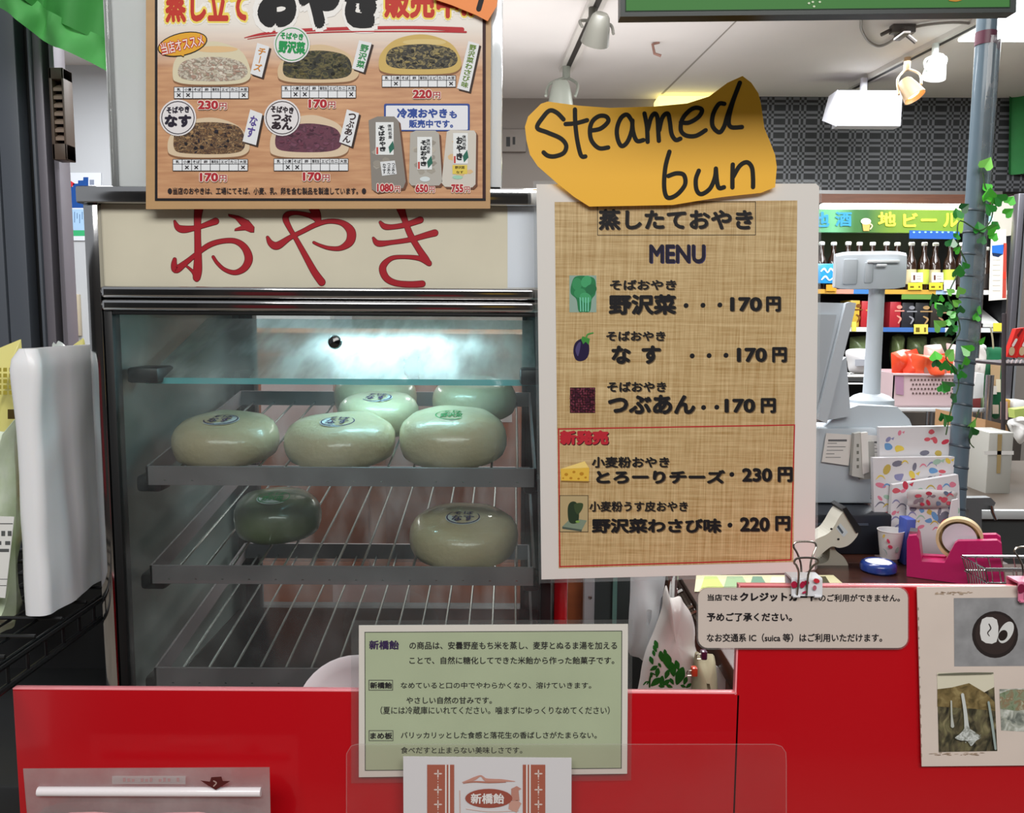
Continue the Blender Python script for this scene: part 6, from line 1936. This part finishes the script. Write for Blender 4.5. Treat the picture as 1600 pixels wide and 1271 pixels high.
# ---------------------------------------------------------------- nearer wire table with baskets
Yw = 2.9
XW = lambda u, v=600: UX(u, v, Yw)
ZW = lambda v, u=1440: UZ(u, v, Yw)
tb = thing('wire_table', 'chrome wire display table carrying the pink basket', 'table', (XW(1440), Yw + .2, 0))
mb = MB(M_chrome)
for v in (640,):
    z = ZW(v)
    for y in [Yw + .05 * i for i in range(9)]: mb.tube([(XW(1290), y, z), (XW(1543), y, z)], .003, 6)
    for i in range(26): mb.tube([(XW(1290) + (XW(1543) - XW(1290)) * i / 25, Yw, z - .004), (XW(1290) + (XW(1543) - XW(1290)) * i / 25, Yw + .4, z - .004)], .0018, 6)
mb.build('wire_top', tb)
MB(M_white).box((XW(1290), Yw - .008, ZW(643)), (XW(1547), Yw - .002, ZW(637)), .001).build('front_rail', tb)
mb = MB(M_chrome)
for i in range(7): mb.tube([(XW(1500 + i * 7), Yw - .006, ZW(643)), (XW(1500 + i * 7), Yw - .006, ZW(690))], .002, 6)
mb.tube([(XW(1415), Yw, ZW(690)), (XW(1540), Yw, ZW(690))], .003, 6); mb.build('front_wires', tb)
for u, y in ((1541, Yw - .02), (1541, Yw + .38), (1300, Yw - .02)):
    MB(mat('leg_chrome', '#9a9a9c', .2, metal=.9)).tube([(XW(u), y, 0), (XW(u), y, ZW(585))], .013, 12).build('leg', tb)
sh2 = thing('wire_shelf', 'small chrome wire shelf behind the register monitor', 'shelf', (XW(1345), Yw + .55, ZW(600)))
XS = lambda u: UX(u, 590, Yw + .5)
mb = MB(M_chrome); z = UZ(1345, 588, Yw + .5)
for y in (0, .06, .12, .18): mb.tube([(XS(1290), Yw + .48 + y, z), (XS(1385), Yw + .48 + y, z)], .004, 6)
for i in range(14): mb.tube([(XS(1290 + i * 7), Yw + .48, z), (XS(1290 + i * 7), Yw + .66, z)], .0025, 6)
mb.tube([(XS(1290), Yw + .48, z - .03), (XS(1385), Yw + .48, z - .03)], .003, 6)
for u in (1292, 1383): mb.tube([(XS(u), Yw + .48, z), (XS(u), Yw + .48, 0)], .006, 8)
mb.build('wires', sh2)

bk = thing('pink_basket', 'pale pink perforated plastic basket of orange bags on the wire table', 'basket', (XW(1445), Yw + .1, ZW(637)))
mb = MB(mat('basket_pink', '#d3bcc0', .45))
bx0, bx1, bz0, bz1 = XW(1398), XW(1500), ZW(622), ZW(584)
by0, by1 = Yw + .01, Yw + .26
for (a, b_, c, d) in ((bx0, by0, bx1, by0 + .004), (bx0, by1 - .004, bx1, by1), (bx0, by0, bx0 + .004, by1), (bx1 - .004, by0, bx1, by1)): mb.box((a, b_, bz0 - .03), (c, d, bz1))
mb.box((bx0, by0, bz0 - .033), (bx1, by1, bz0 - .029)); mb.box((bx0 - .004, by0 - .006, bz1 - .008), (bx1 + .004, by0, bz1), .002)
mb.build('tub', bk)
s = Sheet(by0 - .001, step=.0005); mb = MB()
for j in range(4):
    for i in range(14): s.ell(mb, 1424 + i * 5.4 + (j % 2) * 2.6, 594 + j * 7, 1.7, 1.9, 1, ink('#6c5a58'), n=8)
mb.build('holes', bk)
s = Sheet(by0 - .002, step=.0005); mb = MB(); s.poly(mb, [(1398, 588), (1412, 586), (1412, 618), (1400, 616)], 1, ink('#b08aa4')); mb.build('lilac_label', bk)
for i, (pts, h, dy, lab) in enumerate((([(1392, 552), (1412, 546), (1428, 548), (1424, 584), (1410, 598), (1394, 594)], '#f0502c', .06, 'orange bag standing at the left of the pink basket'),
                                       ([(1413, 550), (1432, 545), (1438, 560), (1430, 590), (1410, 592)], '#e8482a', .05, 'orange bag second from the left in the pink basket'),
                                       ([(1424, 552), (1452, 556), (1476, 552), (1490, 560), (1486, 592), (1425, 592)], '#ee5a34', .03, 'large orange bag with clear window at the front of the pink basket'),
                                       ([(1444, 540), (1470, 538), (1478, 556), (1470, 575), (1442, 574)], '#c9a49a', .12, 'pale pink bag behind the large orange bag'),
                                       ([(1478, 536), (1500, 540), (1506, 560), (1500, 590), (1484, 588)], '#c8b4b0', .10, 'pale bag beside the pole at the back of the pink basket'))):
    t = thing('snack_bag', lab, 'snack bag', U(pts[0][0], 620, Yw + dy), 'bags in the pink basket')
    mb = MB(mat('obag_' + h[1:], h, .3, coat=.5, bump=.3, bscale=20)); mb.puff(pts, Yw + dy, .02, .02, seed=i, crease=.035, cs=16, sharp=True, power=.9); mb.build('pouch', t)
    if i == 2:
        s = Sheet(Yw + dy - .024, step=.001); mb = MB(); s.poly(mb, smooth_loop([(1445, 574), (1462, 568), (1478, 572), (1476, 588), (1448, 588)], 4), 1, ink('#a8766c')); mb.build('window', t)
wbg = thing('white_tub', 'white plastic pack with grey label behind the register monitor', 'pack', (XW(1345), Yw + .35, ZW(588)))
mb = MB(mat('tub_white', '#e4e6e8', .35, coat=.3)); mb.puff([(1322, 548), (1345, 545), (1368, 549), (1368, 566), (1364, 583), (1330, 583), (1324, 566)], Yw + .55, .03, .05, seed=4, crease=.008); mb.build('pack', wbg)
s = Sheet(Yw + .515, step=.001); mb = MB(); s.rect(mb, 1336, 562, 1358, 572, 1, ink('#a0a4ac')); mb.build('label', wbg)
for pts, Y_, h, lab in (([(1515, 540), (1540, 548), (1538, 585), (1530, 600), (1512, 590)], Yw + .15, '#cfcac4', 'translucent white bag right of the pole on the wire table'),
                        ([(1512, 536), (1526, 536), (1540, 540), (1538, 550), (1516, 552)], Yw + .2, '#e0e2e4', 'white packet lying on the bags right of the pole')):
    t = thing('white_bag', lab, 'bag', U(pts[-1][0], 637, Y_)); mb = MB(mat('wbag_' + h[1:], h, .3, coat=.4)); mb.puff(pts, Y_, .02, .02, seed=6, crease=.02); mb.build('pouch', t)
t = thing('white_tray_box', 'upright white plastic tray at the right end of the wire table', 'tray', (XW(1530), Yw, ZW(637)))
mb = MB(mat('tray_white', '#dfe4e4', .35)); mb.prism([U(u, v, Yw + .01) for u, v in ((1526, 583), (1538, 584), (1536, 622), (1508, 624), (1510, 614), (1521, 610))][::-1], (0, .12, 0)); mb.build('shell', t)
t = thing('green_gift_bag', 'dark green gift bag with beige label hanging right of the wire table', 'gift bag', U(1552, 650, 3.1))
mb = MB(mat('gift_green', '#12603c', .45)); mb.puff([(1540, 546), (1548, 543), (1566, 544), (1567, 556), (1566, 640), (1550, 652), (1538, 600), (1534, 570)], 3.1, .02, .06, seed=8, crease=.01); mb.build('bag', t)
s = Sheet(3.07, step=.001); mb = MB(); s.slab(mb, [(1548, 565), (1564, 562), (1562, 600), (1552, 604), (1548, 590)], .002, ink('#b99c78')); mb.build('beige_label', t)
mb = MB(ink('#9a9478')); mb.tube([U(1552, 545, 3.08), U(1551, 530, 3.08), U(1548, 512, 3.08)], .003, 6); mb.build('string', t)
t = thing('dangling_tags', 'string of small cream and pink tags hanging below the green gift bag', 'tags', U(1560, 655, 3.06)); s = Sheet(3.06)
mb = MB()
for u, v, w, h, c in ((1553, 610, 9, 13, '#cfc9c0'), (1560, 603, 7, 20, '#d6cdb4'), (1556, 640, 9, 14, '#b8aa98'), (1569, 642, 11, 28, '#c0a09c')): s.slab(mb, [(u - w / 2, v - h / 2), (u + w / 2, v - h / 2), (u + w / 2, v + h / 2), (u - w / 2, v + h / 2)], .003, ink(c))
mb.build('tags', t)

# red snack rack at the right edge
Yq = 2.4
rk = thing('red_snack_rack', 'striped wire rack at the right edge holding red snack packs', 'rack', U(1600, 575, Yq))
mb = MB(mat('rack_dark', '#4a4448', .4, metal=.5)); mb.box((UX(1569, 570, Yq), Yq, UZ(1590, 572, Yq)), (UX(1660, 570, Yq), Yq + .2, UZ(1590, 568, Yq))); mb.tube([U(1569, 490, Yq), U(1567, 700, Yq), U(1567, 735, Yq)], .006, 8); mb.build('frame', rk)
mb = MB(ink('#d9c9cc'))
for i in range(12): mb.prism([U(1572 + i * 7, 568, Yq - .002), U(1575 + i * 7, 562, Yq - .002), U(1577 + i * 7, 562, Yq - .002), U(1574 + i * 7, 568, Yq - .002)][::-1], (0, .002, 0))
mb.build('striped_front', rk)
for i, (du, lab) in enumerate(((0, 'left red snack pack in the striped rack'), (16, 'right red snack pack in the striped rack, cut by the frame'))):
    t = thing('red_snack_pack', lab, 'snack pack', U(1580 + du, 566, Yq + .05)); s = Sheet(Yq + .04 - .004 * i, step=.001)
    mb = MB(); s.slab(mb, [(1573 + du, 558), (1588 + du, 514), (1603 + du, 512), (1590 + du, 560)], .02, mat('snack_red', '#cf2a24', .35, coat=.4)); mb.build('pack', t)
    mb = MB(); s.brush(mb, [(1583 + du, 540, 4), (1588 + du, 531, 4)], 1, ink('#e6dcd8')); s.ell(mb, 1581 + du, 549, 4.5, 7, 1, ink('#c8b08c'), rot=10); s.poly(mb, [(1589 + du, 524), (1596 + du, 514), (1599 + du, 515), (1591 + du, 528)], 1, ink('#7c1c1c')); mb.build('print', t)

# lower right: boxes, ledge, bracket
Yg = 2.1
t = thing('tall_clear_box', 'tall translucent white box closed with a strip of brown tape', 'box', U(1562, 795, Yg))
mb = MB(mat('clear_box', '#a9a9a2', .35, coat=.3)); a, b_ = U(1538, 792, Yg), U(1585, 676, Yg); mb.box((a.x, Yg, a.z), (b_.x, Yg + .1, b_.z), .004); mb.build('box', t)
s = Sheet(Yg - .001, step=.0005); mb = MB(); s.poly(mb, [(1559, 679), (1566, 679), (1563, 740), (1557, 740)], 1, ink('#a08c62')); s.rect(mb, 1538, 705, 1584, 711, 1, ink('#dcdcd8')); mb.build('tape_strip', t)
t = thing('cardboard_box', 'brown cardboard box behind the tall translucent box', 'box', U(1565, 672, 2.5))
mb = MB(mat('cardboard', '#b08a62', .7)); mb.prism([U(u, v, 2.5) for u, v in ((1540, 656), (1572, 664), (1576, 675), (1576, 720), (1536, 720))][::-1], (0, .3, 0)); mb.build('carton', t)
t = thing('white_crumpled_paper', 'crumpled white paper at the right edge above the tall box', 'paper', U(1590, 690, 2.2))
mb = MB(mat('crumple_white', '#e4e4e2', .6, bump=.4, bscale=30)); mb.puff([(1574, 662), (1584, 654), (1600, 652), (1612, 670), (1600, 690), (1590, 692)], 2.2, .015, .015, seed=2, crease=.03, cs=30); mb.build('paper', t)
t = thing('green_pack', 'lime green pack at the right edge above the crumpled paper', 'pack', U(1595, 650, 2.3)); s = Sheet(2.3)
mb = MB(); s.slab(mb, [(1585, 640), (1620, 636), (1620, 654), (1586, 654)], .03, mat('lime_pack', '#b0c46a', .5)); mb.build('carton', t)
t = thing('back_counter', 'dark grey back counter with a white edge at the lower right', 'counter', (UX(1550, 850, 1.95), 2.1, 0))
a = UX(1440, 850, 1.9)
MB(mat('backcounter_grey', '#3f4343', .6)).box((a, 1.92, 0), (1.95, 2.6, UZ(1550, 812, 1.9))).build('body', t)
MB(mat('backcounter_top', '#4c4238', .5)).box((a, 1.915, UZ(1550, 812, 1.9)), (1.95, 2.6, UZ(1550, 799, 1.9))).build('top', t)
MB(mat('backcounter_edge', '#b0b4b4', .4)).box((a, 1.90, UZ(1550, 812, 1.9)), (1.95, 1.915, UZ(1550, 798, 1.9)), .002).build('front_edge', t)
t = thing('grey_bracket', 'grey T-shaped metal bracket in front of the back counter', 'bracket', U(1508, 900, 1.75)); s = Sheet(1.75)
mb = MB(); s.slab(mb, [(1488, 779), (1548, 778), (1556, 786), (1550, 797), (1534, 797), (1534, 1200), (1514, 1200), (1514, 797), (1490, 795)], .02, mat('bracket_grey', '#6b6e70', .45, metal=.3)); mb.build('plate', t)
mb = MB(M_chrome); mb.tube([s.p(1549, 790, 40), s.p(1551, 800, 40), s.p(1556, 812, 40)], .004, 8); mb.build('hook', t)
t = thing('flower_pot', 'terracotta pot of green leaves behind the striped pole', 'potted plant', U(1518, 745, 2.3))
q = U(1520, 735, 2.3); mb = MB(mat('terracotta', '#a8623c', .7, var=.3, vscale=30)); mb.lathe(q, [(.03, 0), (.042, .06), (.045, .062), (.045, .075), (.04, .075)], 20); mb.build('pot', t)
mb = MB(); rnd = random.Random(6)
for i in range(60):
    c = U(1518 + rnd.uniform(-16, 20), 735 + rnd.uniform(-18, 12), 2.25 + rnd.uniform(-.03, .02)); z = rnd.uniform(.006, .012)
    M = Euler((rnd.uniform(0, 6), rnd.uniform(0, 6), rnd.uniform(0, 6))).to_matrix()
    mb.m(rnd.choice(cols[1:3])).add([c + M @ Vector(p) * z for p in ((-1, 0, 0), (0, .6, .2), (1, 0, 0), (0, -.6, .2))], [[0, 1, 2, 3]])
mb.build('leaves', t)
t = thing('dark_goods_shelf', 'dark low shelf of goods behind the till and wire table', 'shelf', (XF(1450, 640), 3.5, 0))
MB(mat('goods_dark', '#3a332d', .7, var=.5, vscale=6)).box((UX(1270, 640, 3.5), 3.5, 0), (UX(1600, 640, 3.5), 3.9, UZ(1450, 645, 3.5))).build('body', t)
rnd = random.Random(17)
k = 0
gl = ['brown', 'tan', 'olive', 'cream', 'grey', 'dark red', 'pale green', 'ochre', 'white']
gh = ['#5a3a2a', '#9a7a58', '#5c6038', '#c8bfa4', '#77777a', '#6a2a2a', '#9ab48a', '#a8823c', '#d2d2ce']
for u in range(1400, 1600, 23):
    p = U(u + 4, 644, 3.55); w = .05; h = rnd.uniform(.05, .10)
    t = thing('goods_pack', f'{gl[k]} pack in the row on the dark low shelf behind the wire table', 'pack', (p.x, 3.56, UZ(1450, 645, 3.5)), 'packs on the low shelf')
    mb = MB(mat('goods_' + gh[k][1:], gh[k], .5)); mb.box((p.x - w / 2, 3.53, UZ(1450, 645, 3.5)), (p.x + w / 2, 3.6, UZ(1450, 645, 3.5) + h), .006); mb.build('pack', t); k += 1

# ================================================================== CEILING THINGS
def on_ceiling(u, v, dz=0.0): return UH(u, v, CEIL - dz)


def track(name, label, pts, w):
    a, b_ = on_ceiling(*pts[0]), on_ceiling(*pts[1])
    t = thing(name, label, 'track', (a + b_) / 2)
    d = (b_ - a).normalized(); n = Vector((-d.y, d.x, 0)) * w
    MB(mat('track_white', '#cfcbc6', .4)).prism([a + n, b_ + n, b_ - n, a - n], (0, 0, -.022)).build('rail', t)
    MB(mat('track_slot', '#2a2624', .5)).prism([a + n * .35 - Vector((0, 0, .0225)), b_ + n * .35 - Vector((0, 0, .0225)), b_ - n * .35 - Vector((0, 0, .0225)), a - n * .35 - Vector((0, 0, .0225))], (0, 0, -.001)).build('slot', t)
    return t


track('light_track', 'white lighting track left of the green sign on the ceiling', ((950, -40), (884, 106)), .035)
track('light_track', 'white lighting track with three fittings under the right of the ceiling', ((1545, 22), (1334, 132)), .03)


def can_light(label, u, v, Y, tilt, size, mshell, glow, top):
    c = U(u, v, Y)
    t = thing('track_spotlight', label, 'spotlight', c)
    M = Euler([R(a) for a in tilt]).to_matrix()
    pr = [(size * .45, size * 1.1), (size * .62, size * .9), (size * .8, .2 * size), (size, -size * .9), (size * .94, -size * .9), (size * .7, 0), (0, .1 * size)]
    MB(mshell).lathe(c, pr, 24, M=M).build('shade', t)
    MB(mat('bulb_' + label.split()[0], *glow)).lathe(c, [(0, -size * .6), (size * .55, -size * .62), (size * .6, -size * .5), (size * .5, -size * .2)], 20, M=M).build('bulb', t)
    mb = MB(mshell)
    a, b_ = c + M @ Vector((size * 1.1, 0, 0)), c + M @ Vector((-size * 1.1, 0, 0))
    tp = Vector((top.x, top.y, top.z))
    mid = tp - Vector((0, 0, .05))
    mb.tube(crom([a, (a + mid) / 2 + Vector((size * .5, 0, .01)), mid], 6), size * .11, 8); mb.tube(crom([b_, (b_ + mid) / 2 - Vector((size * .5, 0, -.01)), mid], 6), size * .11, 8)
    mb.build('yoke', t)
    MB(mshell).tube([tp, mid - Vector((0, 0, .01))], size * .3, 10).build('stem', t)
    return c


M_can = mat('spot_grey', '#55544d', .45)
M_can_w = mat('spot_white', '#c4c9c4', .35)
can_light('grey spotlight hanging from the left lighting track', 934, 47, 3.34, (38, 12, 0), .056, M_can, ('#9a988a', .4), on_ceiling(926, 12, .022))
can_light('pale spotlight at the far end of the left lighting track', 876, 150, 4.12, (10, 0, 0), .064, mat('spot_pale', '#9aa096', .4), ('#e8f0dc', .4, 0, 0, .6), on_ceiling(885, 104, .022))
can_light('warm glowing spotlight in the middle of the right lighting track', 1422, 140, 3.95, (-20, -25, 0), .05, mat('spot_warm', '#b89a78', .4), ('#ffc27a', .4, 0, 0, 8.0), on_ceiling(1418, 90, .022))
can_light('white spotlight nearest the pole on the right lighting track', 1462, 106, 3.76, (30, -20, 20), .05, M_can_w, ('#f4fff6', .4, 0, 0, 3.0), on_ceiling(1462, 68, .022))
t = thing('white_box_fitting', 'white rectangular box hanging from the right lighting track', 'light fitting', U(1355, 196, 4.4))
Yq = 4.4
a, b_ = U(1308, 197, Yq), U(1411, 141, Yq)
MB(mat('fitting_white', '#bcbcc6', .4)).box((a.x, Yq, a.z), (b_.x, Yq + .08, b_.z), .006).build('housing', t)
mb = MB(MATS['fitting_white']); mb.prism([Vector((a.x, Yq + .004, a.z)), Vector((a.x, Yq + .004, b_.z)), Vector((a.x, Yq + .12, b_.z)), Vector((a.x - .03, Yq + .12, (a.z * .7 + b_.z * .3)))], (-.006, 0, 0)); mb.build('end_cap', t)
q = U(1354, 141, Yq); MB(MATS['fitting_white']).tube([(q.x, Yq + .04, q.z), (q.x, Yq + .04, CEIL - .02)], .018, 12).build('stem', t)
t = thing('cable_bracket', 'dark bracket holding a loose cable on the ceiling', 'bracket', on_ceiling(1410, 48, .03))
mb = MB(mat('bracket_brown', '#4a4440', .5)); q = on_ceiling(1410, 47, .02)
mb.box(q + Vector((-.05, -.02, -.015)), q + Vector((.05, .02, .02)), .004); mb.box(q + Vector((-.015, -.05, -.03)), q + Vector((.015, .05, .0)), .004); mb.tube([q + Vector((-.05, 0, 0)), q + Vector((-.09, 0, -.02))], .008, 8); mb.tube([q + Vector((.02, 0, -.02)), q + Vector((.06, 0, -.05))], .009, 8); mb.build('body', t)
mb = MB(mat('cable_grey', '#8a8680', .5)); mb.tube([on_ceiling(u, v, .012) for u, v in crom([(1346, 28), (1346, 45), (1356, 63), (1372, 72), (1390, 66), (1410, 50), (1440, 40), (1490, 35), (1530, 38)], 5)], .006, 6); mb.build('cable', t)
t = thing('ceiling_panel_light', 'bright white panel light on the ceiling at the top right', 'ceiling light', on_ceiling(1600, 30, .02))
pts = [on_ceiling(u, v, .004) for u, v in ((1497, 56), (1760, 58), (1900, -60), (1540, -60))]
xs = min(p.x for p in pts[:1]); MB(mat('panel_glow', '#f6fbff', .5, emit=5.0)).box((pts[0].x, 2.6, CEIL - .03), (pts[0].x + 1.2, pts[0].y, CEIL - .002), .004).build('diffuser', t)
t = thing('yellow_lit_box', 'pale yellow lit box on the far wall behind the yellow sign', 'light box', U(1068, 168, 4.8))
a, b_ = U(1028, 176, 4.8), U(1130, 150, 4.8); MB(mat('yellow_glow', '#fdf1a0', .5, emit=1.3)).box((a.x, 4.8, a.z), (b_.x, 4.95, b_.z), .004).build('box', t)
t = thing('ceiling_hook', 'small brown hook on the ceiling right of the left track', 'hook', on_ceiling(1030, 68, .03))
q = on_ceiling(1030, 66); mb = MB(mat('hook_brown', '#9a7468', .5)); mb.tube([q, q + Vector((-.03, 0, -.01)), q + Vector((-.02, 0, -.05)), q + Vector((.01, 0, -.06))], .007, 8); mb.build('hook', t)
